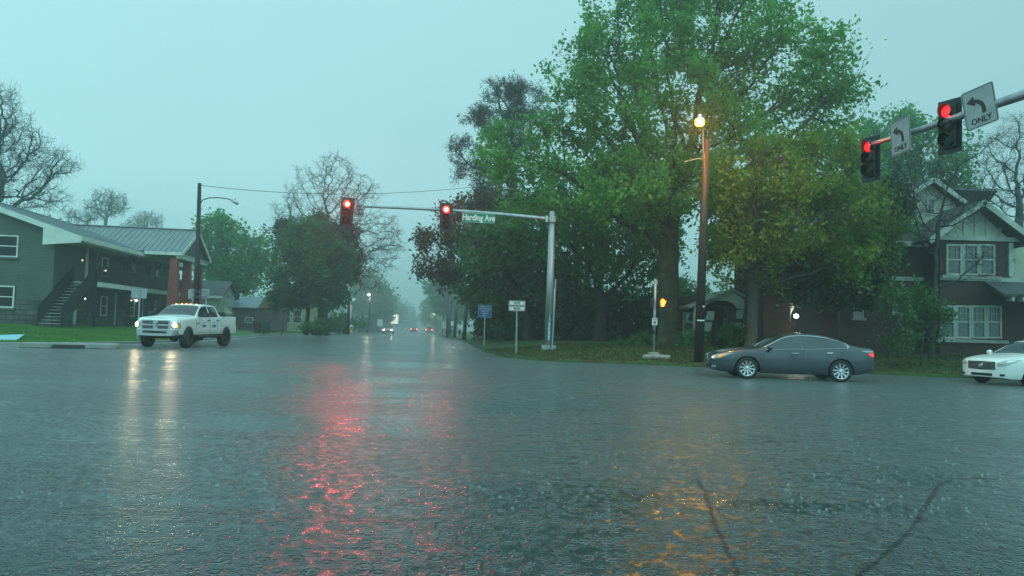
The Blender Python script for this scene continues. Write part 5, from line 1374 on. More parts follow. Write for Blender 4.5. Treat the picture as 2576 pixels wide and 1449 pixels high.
# white sedan cut by the right edge
hd = Vector((math.cos(rad(199)), math.sin(rad(199)), 0)); nose_ = gdir(2484, 22.9)
WS = dict(belt=[(0, 0.68), (0.12, 0.74), (0.5, 0.80), (1.2, 0.87), (1.6, 0.91), (3.0, 0.955), (3.9, 0.99), (4.5, 1.0), (4.75, 0.98), (4.86, 0.93)],
    top=[(0, 0.745), (0.10, 0.81), (0.4, 0.89), (0.9, 0.96), (1.32, 1.0), (1.45, 1.03), (1.75, 1.19), (2.1, 1.37), (2.4, 1.45), (2.8, 1.47), (3.2, 1.445), (3.6, 1.37), (4.0, 1.235), (4.32, 1.115), (4.55, 1.085), (4.75, 1.06), (4.86, 0.97)])
sedan("white sedan with unlit headlights entering at the right edge", nose_ - hd * 2.45 + Vector((0.25, 0.7, 0)), rad(199), M['paint_white'], WS, lights=False, taillit=False, grille='slats')

def pickup(label, loc, rz, paint, lit=True):
    T = thing('pickup_truck', label, 'pickup truck', loc, rz); L = 6.0
    spec = dict(L=L, wheels=(1.02, 1.02 + 3.80), arch=0.50, wr_z=0.46, tuck=0.05, bulge=0.95, extra=(0.02, 3.98, 4.0, 4.02, 4.08, 4.14),
        w=[(0, 0.80), (0.04, 0.86), (0.12, 0.91), (0.35, 0.965), (0.8, 1.0), (1.4, 1.005), (3.9, 1.01), (4.4, 1.02), (5.6, 1.02), (5.9, 0.99), (6.0, 0.97)],
        belt=[(0, 1.08), (0.15, 1.20), (0.6, 1.27), (1.4, 1.33), (2.2, 1.37), (3.95, 1.40), (4.2, 1.42), (6.0, 1.45)],
        top=[(0, 1.17), (0.05, 1.25), (0.2, 1.34), (0.6, 1.40), (1.3, 1.45), (1.62, 1.475), (1.75, 1.53), (2.1, 1.76), (2.42, 1.945), (2.55, 1.985), (2.9, 2.02), (3.6, 2.02), (3.92, 1.985), (4.0, 1.93), (4.12, 1.62), (4.18, 1.475), (4.24, 1.46), (6.0, 1.48)],
        wr=[(0, 0.76), (0.2, 0.86), (0.7, 0.90), (1.6, 0.90), (1.9, 0.85), (2.45, 0.74), (2.8, 0.72), (3.8, 0.72), (4.02, 0.75), (4.18, 0.93), (4.3, 0.985), (6.0, 0.965)],
        bot=[(0, 0.62), (0.6, 0.60), (1.6, 0.60), (6.0, 0.64)],
        crown=[(0, 0.03), (0.7, 0.07), (1.5, 0.07), (2.5, 0.06), (3.9, 0.06), (4.1, 0.04), (4.3, 0.012), (6.0, 0.012)])
    c = Car(spec); c.shell(T, paint)
    c.topsheet(1.66, 2.40, 10.30, 'windshield', M['wind_glass'], T, side_cut=0.1)
    c.topsheet(4.03, 4.13, 10.5, 'rear_window', M['dark_glass'], T, n=4)
    def ztop(s): return c.ring(s)[10][1] - 0.05
    for nm, cols in (('front_side_window', [1.95, 2.15, 2.4, 2.7, 3.0]), ('rear_side_window', [3.10, 3.3, 3.55, 3.80, 3.90])):
        cc = []
        for i, s in enumerate(cols):
            lo = c.f_belt(s) + 0.03; hi = ztop(s)
            if s == 1.95: hi = min(hi, lo + 0.12)
            if s == 3.90: hi -= 0.10; lo += 0.02
            cc.append((s, lo, max(hi, lo + 0.02)))
        c.zsheet(cc, nm, M['dark_glass'], T, nv=4, both=True, off=0.006)
    mb = MB()
    for sd in (1, -1):
        for s0, s1, z0, z1 in ((1.66, 1.66, 0.72, 1.36), (3.04, 3.04, 0.66, 1.40), (3.62, 3.98, 0.72, 1.42), (4.16, 4.16, 0.66, 1.45)):
            mb.tube([c.pt(s0 + (s1 - s0) * t, c.u_at(s0 + (s1 - s0) * t, z0 + (z1 - z0) * t), sd, 0.002) for t in np.linspace(0, 1, 9)], 0.006, 4)
        mb.tube([c.pt(s, c.u_at(s, 0.68), sd, 0.002) for s in np.linspace(1.66, 3.7, 12)], 0.006, 4)
    mb.obj('panel_gaps', M['seam'], T)
    # crease along the doors
    mb = MB()
    for sd in (1, -1): MB().tube([c.pt(s, c.u_at(s, 0.82), sd, -0.004) for s in np.linspace(1.72, 4.2, 14)], 0.018, 6).obj('door_moulding', paint, T, smooth=True)
    for sd in (1, -1):
        for s in (2.86, 3.80):
            p = c.pt(s, c.u_at(s, 1.26), sd, 0.0)
            MB().box(p + Vector((0, sd * 0.012, 0)), (0.22, 0.05, 0.05)).obj('door_handle', M['plastic'], T, bevel=0.012)
        p = c.pt(1.98, c.u_at(1.98, 1.42), sd, 0)
        mb = MB(); mb.beam(p + Vector((0, 0, 0.02)), p + Vector((0.02, sd * 0.26, 0.05)), 0.08, 0.05); mb.box(p + Vector((0.03, sd * 0.36, 0.08)), (0.12, 0.30, 0.21))
        mb.obj('mirror', M['plastic'], T, bevel=0.03)
        # lettering and emblem patches on the doors
    for s in (2.40, 3.42):
        p = c.pt(s, c.u_at(s, 1.0), 1, 0.008)
        d = MB()
        for k, (dz, wd_) in enumerate(((0.17, 0.34), (0.06, 0.06))):
            if k == 0: d.box(p + Vector((0, 0.002, dz)), (wd_, 0.006, 0.02))
        d.obj('door_lettering', M['decal'], T)
        d = MB()
        d.lathe([(0.001, 0), (0.062, 0.0), (0.062, -0.01)], p + Vector((0, 0.004, 0.0)), (0, 1, 0), 14)
        for q in (-0.13, 0.13): d.box(p + Vector((q, 0.002, 0.0)), (0.10, 0.005, 0.09))
        d.obj('door_emblem', M['decal_blue'], T)
        q = c.pt(s, c.u_at(s, 0.745), 1, 0.016)
    # side badges
    for dx in (0, 0.16): MB().box(c.pt(1.72 + dx, c.u_at(1.72, 1.12), 1, 0.006), (0.11, 0.012, 0.045)).obj('side_badge', M['plastic'], T)
    # nose: crosshair grille with surround
    c.nose_panel([(-0.66, 0.80, 1.22), (0.66, 0.80, 1.22)], 'grille_surround', M['chrome2'], T, off=0.03)
    for y0 in (-0.58, 0.10):
        for z0 in (0.845, 1.045):
            mb = MB(); mb.box((L / 2 + 0.034, y0 + 0.24, z0 + 0.07), (0.02, 0.48, 0.14)); mb.obj('grille_opening', M['seam'], T, bevel=0.02)
    mb = MB()
    for y0 in (-0.58, 0.10):
        for k in range(6): mb.box((L / 2 + 0.046, y0 + 0.24, 0.865 + 0.052 * k + (0.03 if k > 2 else 0)), (0.006, 0.46, 0.008))
    mb.obj('grille_bars', M['galv_bright'], T)
    # horned head shaped emblem
    mb = MB(); X = L / 2 + 0.046
    mb.prism([(-0.035, -0.10), (0.035, -0.10), (0.06, 0.03), (0.03, 0.06), (-0.03, 0.06), (-0.06, 0.03)], (X, 0, 1.02), (0, 1, 0), (0, 0, 1), (1, 0, 0), 0.02)
    for sd in (1, -1): mb.tube([(X + 0.01, sd * 0.03, 1.08), (X + 0.01, sd * 0.08, 1.10), (X + 0.01, sd * 0.115, 1.06), (X + 0.01, sd * 0.10, 1.0)], [0.024, 0.022, 0.018, 0.006], 6)
    mb.obj('emblem', M['galv_bright'], T)
    # hood bulge
    mb = MB(); V = []; F = []
    for i in range(9):
        s = 0.12 + i * 0.16
        for j in range(9):
            t = (j / 8) * 2 - 1; y = t * 0.5; u = 13 - abs(t) * 1.1
            p = c.pt(s, u, 1 if t >= 0 else -1); p.z += 0.028 * (1 - abs(t) ** 6) - 0.004; V.append(p)
    for i in range(8):
        for j in range(8): F.append((i * 9 + j, (i + 1) * 9 + j, (i + 1) * 9 + j + 1, i * 9 + j + 1))
    mb.add(V, F).obj('hood_bulge', paint, T, smooth=True)
    # lamps
    for sd in (1, -1):
        hl = bpy.data.objects.new('headlight', None); C.objects.link(hl); hl.parent = T
        cols = [(0.70, 0.93, 1.12), (0.80, 0.87, 1.15), (0.90, 0.86, 1.14), (0.955, 0.90, 1.10)]
        sub = c.nose_panel([(y, a, b) for y, a, b in cols], 'lens', M['lamp_clear'], hl, off=0.03) if sd > 0 else c.nose_panel([(-y, a, b) for y, a, b in cols], 'lens', M['lamp_clear'], hl, off=0.03)
        MB().lathe([(0.001, 0.03), (0.07, 0.02), (0.10, 0.0), (0.11, -0.04)], (L / 2 + 0.005, sd * 0.80, 1.02), (1, 0, 0), 18).obj('bulb', M['lamp_on'], hl, smooth=True)
        MB().lathe([(0.001, 0.03), (0.045, 0.02), (0.06, -0.03)], (L / 2 - 0.05, sd * 0.915, 0.96), (1, sd * 0.8, 0), 14).obj('turn_signal', M['lamp_amber'], hl, smooth=True)
        ld = bpy.data.lights.new('headlight_beam', 'SPOT'); ld.energy = 22; ld.color = (1.0, 0.74, 0.42); ld.spot_size = rad(120); ld.spot_blend = 0.8; ld.shadow_soft_size = 0.07
        lo = bpy.data.objects.new('headlight_beam', ld); C.objects.link(lo); lo.parent = hl; lo.location = (L / 2 + 0.16, sd * 0.80, 1.02); lo.rotation_euler = (0, rad(-88), 0)
    c.nose_panel([(-0.93, 0.55, 0.80), (0, 0.53, 0.80), (0.93, 0.55, 0.80)], 'bumper', M['chrome2'], T, off=0.07, depth=0.12)
    MB().box((L / 2 + 0.075, 0, 0.70), (0.03, 1.06, 0.085)).obj('bumper_opening', M['seam'], T, bevel=0.02)
    mb = MB()
    for z in (0.765, 0.645): mb.tube([(L / 2 + 0.085, y, z + 0.01 * abs(y)) for y in np.linspace(-0.6, 0.6, 9)], 0.014, 6)
    mb.obj('bumper_trim', M['chrome2'], T)
    for k, y in enumerate((-0.48, -0.21, 0, 0.21, 0.48)):
        s = 2.60; p = c.pt(s, 13 - abs(y) / 0.72 * 1.8, 1 if y >= 0 else -1)
        MB().lathe([(0.001, 0.045), (0.03, 0.038), (0.05, 0.0)], (p.x, y, p.z - 0.005), (0.25, 0, 1), 12).obj('roof_marker_lamp', M['lamp_amber'], T, smooth=True)
    c.zsheet([(5.90, 1.0, 1.34), (5.985, 1.0, 1.34)], 'taillight', M['lamp_red'], T, both=True, off=0.01)
    # running board, chassis
    mb = MB()
    for sd in (1, -1): mb.tube([(L / 2 - 1.72, sd * 0.98, 0.56), (L / 2 - 1.9, sd * 1.04, 0.52), (L / 2 - 4.1, sd * 1.04, 0.52), (L / 2 - 4.25, sd * 0.98, 0.56)], 0.045, 8)
    mb.obj('running_board', M['plastic'], T)
    mb = MB(); mb.box((0, 0, 0.60), (L - 0.8, 1.3, 0.24)); mb.lathe([(0.02, -0.15), (0.16, -0.10), (0.19, 0), (0.16, 0.10), (0.02, 0.15)], (L / 2 - 1.02, 0.32, 0.44), (1, 0, 0), 12); mb.tube([(L / 2 - 1.02, -0.75, 0.46), (L / 2 - 1.02, 0.75, 0.46)], 0.06, 8); mb.tube([(L / 2 - 4.82, -0.75, 0.46), (L / 2 - 4.82, 0.75, 0.46)], 0.07, 8)
    mb.lathe([(0.05, -0.4), (0.2, -0.35), (0.2, 0.35), (0.05, 0.4)], (L / 2 - 2.9, 0.45, 0.47), (1, 0, 0), 10)
    mb.obj('chassis', M['undercar'], T)
    for s in c.wheels:
        for sd in (1, -1): make_wheel(0.46, 0.32, 0.25, M['rim_dark'], T, (L / 2 - s, sd * 0.88, 0.46), sd, 6, steer=rad(6) if s < 2 else 0)
    # tool rack and tank in the bed
    tb = thing('tool_box', 'black tool box with an open frame standing in the white truck bed', 'tool box', T.matrix_basis @ Vector((L / 2 - 4.75, 0.2, 1.44)), rz)
    MB().box((0, 0, 0.12), (0.8, 1.1, 0.24)).obj('case', M['plastic'], tb, bevel=0.03)
    mb = MB(); mb.tube([(0.25, -0.5, 0.22), (0.25, -0.5, 0.56), (0.25, 0.12, 0.56), (0.25, 0.12, 0.22)], 0.022, 6); mb.tube([(0.25, -0.5, 0.36), (0.25, 0.12, 0.36)], 0.018, 6); mb.obj('frame', M['plastic'], tb)
    return T
M['wind_glass'] = mat('windshield_glass', (0.035, 0.05, 0.055), 0.05, spec=1.0)
M['chrome2'] = mat('bright_trim', (0.52, 0.55, 0.56), 0.2, metal=0.85)
M['rim_dark'] = mat('rim_dark', (0.10, 0.09, 0.08), 0.3, metal=0.8)
fw = gdir(466, 33.2); hd = Vector((-0.055, -1, 0)).normalized(); rz = math.atan2(hd.y, hd.x); lf = Vector((-hd.y, hd.x, 0))
ctr = fw - lf * 0.88 - hd * (3.0 - 1.02)
pickup("lifted white crew cab pickup truck with glowing headlights turning by the lawn", ctr, rz, M['paint_white'])

# distant cars
def small_car(label, px, Y, towards, paint, kind, suv=False):
    p = gdir(px, Y); hdg = rad(-83 if towards else 97)
    T = thing(kind, label, 'car', p, hdg, 'distant cars on the far road')
    L = 4.6; h = 1.50 if not suv else 1.75; wd = 0.92
    z = lambda f: f * h
    spec = dict(L=L, wheels=(0.85, 3.6), arch=0.37, wr_z=0.33, tuck=0.08, bulge=0.6, extra=(),
        w=[(0, 0.70), (0.15, 0.82), (0.5, wd), (4.1, wd), (4.5, 0.86), (4.6, 0.78)], belt=[(0, 0.60), (0.3, 0.75), (1.2, 0.90), (4.2, 0.98), (4.6, 0.90)],
        top=[(0, 0.66), (0.2, 0.82), (1.0, 0.98), (1.4, 1.05), (2.0, h - 0.06), (2.6, h), (3.6, h - 0.03), (4.2, h - 0.18 if suv else 1.15), (4.5, 1.2 if suv else 1.05), (4.6, 0.98)],
        wr=[(0, 0.6), (0.4, 0.8), (1.3, 0.8), (2.2, 0.62), (3.6, 0.64), (4.3, 0.72), (4.6, 0.66)], bot=[(0, 0.26), (1, 0.22), (3.8, 0.22), (4.6, 0.32)], crown=[(0, 0.03), (4.6, 0.05)])
    c = Car(spec); c.shell(T, paint)
    c.topsheet(1.3, 1.98, 10.3, 'windshield', M['dark_glass'], T)
    c.topsheet(3.75, 4.35, 10.4, 'rear_window', M['dark_glass'], T)
    c.zsheet([(1.7, c.f_belt(1.7) + .03, 1.15), (2.3, c.f_belt(2.3) + .03, h - 0.12), (3.5, c.f_belt(3.5) + .03, h - 0.14), (3.8, c.f_belt(3.8) + .03, 1.15)], 'side_window', M['dark_glass'], T, both=True)
    for sd in (1, -1):
        if towards:
            MB().lathe([(0.001, 0.03), (0.10, 0.0), (0.10, -0.1)], (L / 2 - 0.06, sd * 0.64, 0.68), (1, 0, 0), 12).obj('headlight', M['lamp_far'], T)
            MB().lathe([(0.001, 0.03), (0.06, 0.0), (0.06, -0.1)], (L / 2 - 0.03, sd * 0.62, 0.42), (1, 0, 0), 12).obj('fog_lamp', M['lamp_far'], T)
        else:
            MB().lathe([(0.001, 0.03), (0.13, 0.0), (0.13, -0.1)], (-L / 2 + 0.04, sd * 0.66, 0.92), (-1, 0, 0), 12).obj('taillight', M['lamp_red_far'], T)
        for s in (0.85, 3.6): make_wheel(0.33, 0.2, 0.22, M['rim_silver'], T, (L / 2 - s, sd * 0.78, 0.33), sd, 6)
    return T
M['lamp_far'] = mat('lamp_far', (1, 0.9, 0.7), 0.2, emit=(1.0, 0.74, 0.42), estr=60)
M['lamp_red_far'] = mat('lamp_red_far', (1, 0.1, 0.1), 0.2, emit=(1.0, 0.06, 0.04), estr=16)
small_car("oncoming silver car with bright headlights far down the road", 974, 122, True, M['paint_silver'], 'sedan')
small_car("small red car driving away down the middle of the far road", 1039, 178, False, M['paint_red'], 'hatchback')
small_car("dark car driving away in the right lane beside the red one", 1076, 172, False, M['paint_dark'], 'hatchback', suv=True)
small_car("pale car with lit red tail lamps faint in the mist beyond the dark one", 1106, 300, False, M['paint_silver'], 'hatchback')
pk = small_car("dark parked car on the grass among the far right poles", 1134, 108, False, M['paint_dark'], 'sedan'); pk.rotation_euler = (0, 0, rad(-68)); pk.location.z = lz(pk.location.x, 108)
# ================================================================== STREET FURNITURE
M['lens_red'] = mat('red_signal_lens', (0.6, 0.02, 0.02), 0.3, emit=(1.0, 0.025, 0.02), estr=7)
M['lens_core'] = mat('red_signal_core', (1, 0.6, 0.4), 0.3, emit=(1.0, 0.40, 0.09), estr=40)
M['lens_red_side'] = mat('red_signal_lens_oblique', (0.6, 0.02, 0.02), 0.3, emit=(1.0, 0.02, 0.03), estr=1.6)
M['lens_off'] = mat('dark_lens', (0.02, 0.02, 0.02), 0.2)
M['lens_amber_off'] = mat('unlit_amber_lens', (0.035, 0.028, 0.008), 0.25)
M['lens_green_off'] = mat('unlit_green_lens', (0.008, 0.03, 0.02), 0.25)
def signal(label, P, N, h, lens, lamp=0.0, roll=0.0, hood=0.24):
    """P: centre of the backplate, N: where it faces, h: height of the backplate"""
    P, N = Vector(P), Vector(N).normalized(); Zu = Vector((0, 0, 1)); U = Zu.cross(N).normalized()
    if roll: Zu = (Zu * math.cos(roll) + U * math.sin(roll)); U = Zu.cross(N).normalized()
    T = thing('traffic_signal', label, 'traffic light', (0, 0, 0)); Mx = Matrix((U, N, Zu)).transposed()
    k = h / 1.33; wd = 0.60 * k
    MB().box(P - N * 0.01, (wd, 0.02, h), M=Mx).obj('backplate', M['black'], T, bevel=0.006)
    MB().box(P - N * 0.01 + N * -0.02, (0.36 * k, 0.2, 1.08 * k), M=Mx).obj('housing', M['sign_black'], T, bevel=0.02)
    for i, z in enumerate((0.355 * k, 0.0, -0.355 * k)):
        c = P + Zu * z + N * 0.09
        sec = bpy.data.objects.new('signal_section', None); C.objects.link(sec); sec.parent = T
        if i == 0:
            MB().lathe([(0.001, 0.03), (0.10 * k, 0.022), (0.148 * k, 0.0)], c, N, 24).obj('red_lens', M[lens], sec, smooth=True)
            if lens == 'lens_red': MB().lathe([(0.001, 0.036), (0.055 * k, 0.031), (0.082 * k, 0.024)], c, N, 24).obj('lamp_core', M['lens_core'], sec, smooth=True)
        else: MB().lathe([(0.001, 0.03), (0.10 * k, 0.022), (0.148 * k, 0.0)], c, N, 20).obj('amber_lens' if i == 1 else 'green_lens', M['lens_amber_off' if i == 1 else 'lens_green_off'], sec, smooth=True)
        # tunnel visor: open below
        V = []; F = []; n = 20
        for j in range(n + 1):
            a = rad(-52) + rad(284) * j / n
            d = U * math.cos(a) + Zu * math.sin(a); ln = hood * (0.62 + 0.38 * max(0, math.sin(a)))
            for r_, l_ in ((0.160 * k, -0.02), (0.160 * k, ln), (0.168 * k, ln), (0.168 * k, -0.02)): V.append(c + d * r_ + N * l_)
        for j in range(n):
            for q in range(4): F.append((j * 4 + q, j * 4 + (q + 1) % 4, (j + 1) * 4 + (q + 1) % 4, (j + 1) * 4 + q))
        MB().add(V, F).obj('visor', M['sign_black'], sec)
    if lens == 'lens_red_side':
        gd = bpy.data.lights.new('lens_glow', 'POINT'); gd.energy = 1.6; gd.color = (1.0, 0.03, 0.03); gd.shadow_soft_size = 0.04
        go = bpy.data.objects.new('lens_glow', gd); C.objects.link(go); go.parent = T; go.location = P + Zu * 0.355 * k + N * 0.20
    if lamp:
        gd = bpy.data.lights.new('lens_glow', 'POINT'); gd.energy = 26; gd.color = (1.0, 0.03, 0.03); gd.shadow_soft_size = 0.05
        go = bpy.data.objects.new('lens_glow', gd); C.objects.link(go); go.parent = T; go.location = P + Zu * 0.355 * k + N * 0.27
        ld = bpy.data.lights.new('signal_light', 'SPOT'); ld.energy = lamp; ld.color = (1.0, 0.03, 0.035); ld.spot_size = rad(110); ld.spot_blend = 0.6; ld.shadow_soft_size = 0.10
        lo = bpy.data.objects.new('signal_light', ld); C.objects.link(lo); lo.parent = T; lo.location = P + Zu * 0.355 * k + N * 0.30
        lo.rotation_euler = (N - Zu * 0.18).to_track_quat('-Z', 'Y').to_euler()
    return settle(T, P)

def plate(name, label, cat, P, U, Wv, w_, h_, face, border=None, rim=0.0, group=None, t=0.006, back=None):
    """a sign: P centre, U reading direction, Wv up; faces N = U x Wv reversed towards the viewer"""
    P, U, Wv = Vector(P), Vector(U).normalized(), Vector(Wv).normalized(); N = U.cross(Wv).normalized()
    T = thing(name, label, cat, (0, 0, 0), 0, group)
    def rr(a, b, r):
        o = []
        for cx, cy, a0 in ((a - r, b - r, 0), (-a + r, b - r, 90), (-a + r, -b + r, 180), (a - r, -b + r, 270)):
            for k in range(4): o.append((cx + r * math.cos(rad(a0 + 30 * k)), cy + r * math.sin(rad(a0 + 30 * k))))
        return o
    MB().prism(rr(w_ / 2, h_ / 2, min(w_, h_) * 0.07), P - N * t, U, Wv, N, t).obj('panel', face, T)
    if border:
        mb = MB(); o1 = rr(w_ / 2 - rim, h_ / 2 - rim, min(w_, h_) * 0.055); o2 = rr(w_ / 2 - rim * 1.9, h_ / 2 - rim * 1.9, min(w_, h_) * 0.04)
        V = [P + U * a + Wv * b + N * 0.003 for a, b in o1 + o2]; n = len(o1)
        mb.add(V, [(i, (i + 1) % n, n + (i + 1) % n, n + i) for i in range(n)]); mb.obj('border', border, T)
    return T, N

M['sign_grey2'] = mat('sign_white_weathered', (0.36, 0.385, 0.375), 0.5, var=0.15, vscale=4)
# ---- mast arm over the road ahead
YM = 35.0
base, topm = at(1380, 872, YM), at(1389, 532, YM); base.z = lz(base.x, YM)
mt_ = thing('signal_mast', 'grey steel mast with long arm reaching over the road ahead', 'signal mast', (0, 0, 0))
MB().tube([base, topm], [0.215, 0.135], 12).obj('pole', M['galv'], mt_, smooth=True)
MB().box(base + Vector((0, 0, 0.10)), (0.66, 0.66, 0.22)).obj('base', M['galv'], mt_, bevel=0.02)
aR, aL = at(1389, 552, YM), at(902, 519, YM - 0.6)
pts = [aR.lerp(aL, t) + Vector((0, 0, 0.10 * math.sin(t * math.pi))) for t in np.linspace(0, 1, 12)]
MB().tube(pts, [0.105 - 0.05 * t for t in np.linspace(0, 1, 12)], 10).obj('arm', M['galv'], mt_, smooth=True)
mb = MB(); mb.lathe([(0.20, -0.14), (0.20, 0.14)], aR, topm - base, 12, cap=True); mb.box(aR + Vector((-0.26, 0, 0)), (0.1, 0.3, 0.3)); mb.obj('arm_clamp', M['galv'], mt_)
settle(mt_, base)
Nf = Vector((0.05, -1, -0.06))
signal("red traffic signal at the tip of the arm over the road ahead", at(873, 533.5, YM - 0.85), Nf, 1.36, 'lens_red', 1050, rad(3.2))
signal("red traffic signal midway along the arm by the green street sign", at(1122.5, 547, YM - 0.55), Nf, 1.36, 'lens_red', 330, rad(-1.2))
U_ = (at(1000, 520, 34) - at(900, 517, 34)).normalized(); UX = Vector((1, 0, 0)); Zv = Vector((0, 0, 1))
P = at(903, 529, YM - 1.05); T, N = plate('street_sign', 'small white no left turn sign beside the red signal', 'sign', P, UX, Zv, 0.46, 0.62, M['sign_grey2'], M['sign_black'], 0.012)
for i, tx in enumerate(('NO', 'LEFT', 'TURN')): text_obj('lettering', tx, 0.18, M['sign_black'], T, P + N * 0.004 + Vector((0, 0, 0.175 - 0.175 * i)), UX, N, xscale=0.88, bold=0.010)
settle(T, P)
P = at(1204, 548, YM - 0.55); Ug = (at(1245, 0, YM) - at(1163, 0, YM)); Ug = Vector((1, 0, -0.022)).normalized(); Wg = Vector((0.022, 0, 1)).normalized()
T, N = plate('street_name_sign', 'green street name sign reading Harding Ave', 'sign', P, Ug, Wg, 1.52, 0.47, M['sign_green'], M['pale_letter'], 0.012)
text_obj('lettering', 'Harding Ave', 0.40, M['pale_letter'], T, P + N * 0.004 - Wg * 0.005, Ug, N, xscale=0.76, bold=0.012)
settle(T, P)

# ---- slim post with street name blade and lawn banner behind it
b0, b1 = at(1389, 880, 34.2), at(1398, 702, 34.2); b0.z = lz(b0.x, 34.2)
sp = thing('sign_post', 'thin galvanised post carrying an edge on white sign right of the grey mast', 'post', (0, 0, 0))
MB().tube([b0, b1], 0.035, 6).obj('post', M['galv'], sp); mb = MB(); mb.box(b0.lerp(b1, 0.72) + Vector((-0.02, -0.03, 0)), (0.02, 0.3, 0.95)); mb.obj('edge_on_sign', M['pale_letter'], sp); settle(sp, b0)
b0, b1 = at(1384, 882, 33.8), at(1387, 795, 33.8); b0.z = lz(b0.x, 33.8)
bn = thing('feather_banner', 'narrow blue and white lawn banner on a black stake before the mast', 'banner', (0, 0, 0))
MB().tube([b0, b1 + Vector((0.0, 0, 0.05))], 0.02, 6).obj('stake', M['black'], bn)
MB().prism([(0.0, 0.55), (0.12, 0.55), (0.13, 1.2), (0.09, 1.75), (0.0, 1.2)], b0 + Vector((-0.13, -0.03, -0.05)), (0.9, 0.44, 0), (0, 0, 1), (0.44, -0.9, 0), 0.01).obj('banner_cloth', mat('banner_blue', (0.25, 0.50, 0.58), 0.6, var=0.6, vscale=9), bn)
settle(bn, b0)

# ---- state maintenance sign
b0 = at(1299, 880, 33.6); b0.z = lz(b0.x, 33.6); P = at(1300.5, 769.5, 33.5)
T, N = plate('road_sign', 'white rectangular sign reading state maintenance begins on a steel post', 'sign', P, UX, Zv, 0.74, 0.46, M['sign_white'], M['sign_black'], 0.016)
for i, tx in enumerate(('STATE', 'MAINTENANCE', 'BEGINS')): text_obj('lettering', tx, 0.122, M['sign_black'], T, P + N * 0.004 + Vector((0, 0, 0.125 - 0.125 * i)), UX, N, xscale=0.74, bold=0.004)
MB().beam(b0, P + Vector((0, 0.03, 0.18)), 0.07, 0.04).obj('post', M['galv'], T); settle(T, b0)
# ---- blue sign
P = at(1220, 783, 47); Ub = Vector((1, 0.12, -0.035)).normalized(); Wb = Vector((0.035, 0, 1)).normalized()
T, N = plate('road_sign', 'small blue roadside sign with white lettering before the thicket', 'sign', P, Ub, Wb, 0.86, 0.80, M['sign_blue'], M['pale_letter'], 0.008)
for i, tx in enumerate(('ADOPT A HWY', 'LITTER CONTROL', 'NEXT 1 MI', 'COUNTY', 'FAMILY')): text_obj('lettering', tx, 0.115, M['pale_letter'], T, P + N * 0.004 + Wb * (0.29 - 0.145 * i), Ub, N, xscale=0.78)
gb = Vector((P.x, P.y + 0.05, lz(P.x, 47)))
MB().beam(gb, P + Vector((0, 0.04, -0.3)), 0.06, 0.04).obj('post', M['galv'], T); settle(T, gb)

# ---- pedestrian signal post
YP = 31.6; b0 = at(1644, 905, YP); b0.z = lz(b0.x, YP); b1 = at(1649, 708, YP)
pp = thing('walk_signal_post', 'grey post with glowing orange hand walk signal on a concrete footing', 'walk signal', (0, 0, 0))
MB().tube([b0 + Vector((0, 0, 0.1)), b1], 0.06, 10).obj('post', M['galv'], pp, smooth=True)
MB().lathe([(0.068, -0.03), (0.068, 0.03), (0.04, 0.07), (0.001, 0.08)], b1, (0, 0, 1), 12).obj('post_cap', M['galv'], pp)
mb = MB(); mb.box(b0 + Vector((0.0, 0, 0.06)), (0.42, 0.42, 0.30)); mb.obj('footing', M['concrete'], pp, bevel=0.04)
rnd_ = random.Random(3)
mb = MB()
for k in range(7): mb.lathe([(0.001, -0.16), (0.16, -0.12), (0.2, 0.0), (0.14, 0.10), (0.001, 0.13)], b0 + Vector((-0.35 + 0.14 * k + rnd_.uniform(-.05, .05), -0.32 + rnd_.uniform(-.08, .08), 0.0)), (rnd_.uniform(-.3, .3), 0.2, 1), 7)
mb.obj('rubble_base', M['concrete'], pp)
c = at(1668, 762, YP - 0.1)
hd_ = bpy.data.objects.new('walk_signal', None); C.objects.link(hd_); hd_.parent = pp
MB().box(c, (0.44, 0.16, 0.44)).obj('housing', M['sign_black'], hd_, bevel=0.03)
mb = MB(); mb.box(c + Vector((0, -0.14, 0.215)), (0.44, 0.16, 0.015)); mb.box(c + Vector((-0.215, -0.14, 0)), (0.015, 0.16, 0.42)); mb.box(c + Vector((0.215, -0.14, 0)), (0.015, 0.16, 0.42)); mb.obj('hood', M['sign_black'], hd_)
hand = [(-0.07, -0.15), (0.05, -0.15), (0.075, -0.05), (0.12, 0.02), (0.145, 0.085), (0.12, 0.09), (0.07, 0.03), (0.06, 0.06), (0.062, 0.14), (0.035, 0.145), (0.028, 0.07), (0.018, 0.17), (-0.008, 0.172), (-0.006, 0.07), (-0.028, 0.16), (-0.05, 0.155), (-0.04, 0.06), (-0.068, 0.12), (-0.088, 0.11), (-0.08, 0.02)]
MB().prism(hand, c + Vector((-0.03, -0.085, 0)), (1, 0, 0), (0, 0, 1), (0, -1, 0), 0.006).obj('raised_hand', mat('hand_glow', (1, 0.4, 0.1), 0.3, emit=(1.0, 0.26, 0.02), estr=5.5), hd_)
c2 = at(1641, 762, YP)
MB().box(c2 + Vector((-0.02, 0.05, 0)), (0.10, 0.42, 0.42)).obj('side_housing', M['sign_black'], hd_, bevel=0.03)
ld = bpy.data.lights.new('hand_light', 'SPOT'); ld.energy = 6; ld.color = (1, 0.25, 0.03); ld.spot_size = rad(130); ld.shadow_soft_size = 0.1
lo = bpy.data.objects.new('hand_light', ld); C.objects.link(lo); lo.parent = hd_; lo.location = c + Vector((0, -0.30, 0)); lo.rotation_euler = (rad(80), 0, 0)
P = at(1647, 809, YP - 0.08)
ps = bpy.data.objects.new('button_sign', None); C.objects.link(ps); ps.parent = pp
MB().box(P, (0.23, 0.012, 0.31)).obj('panel', M['sign_white'], ps)
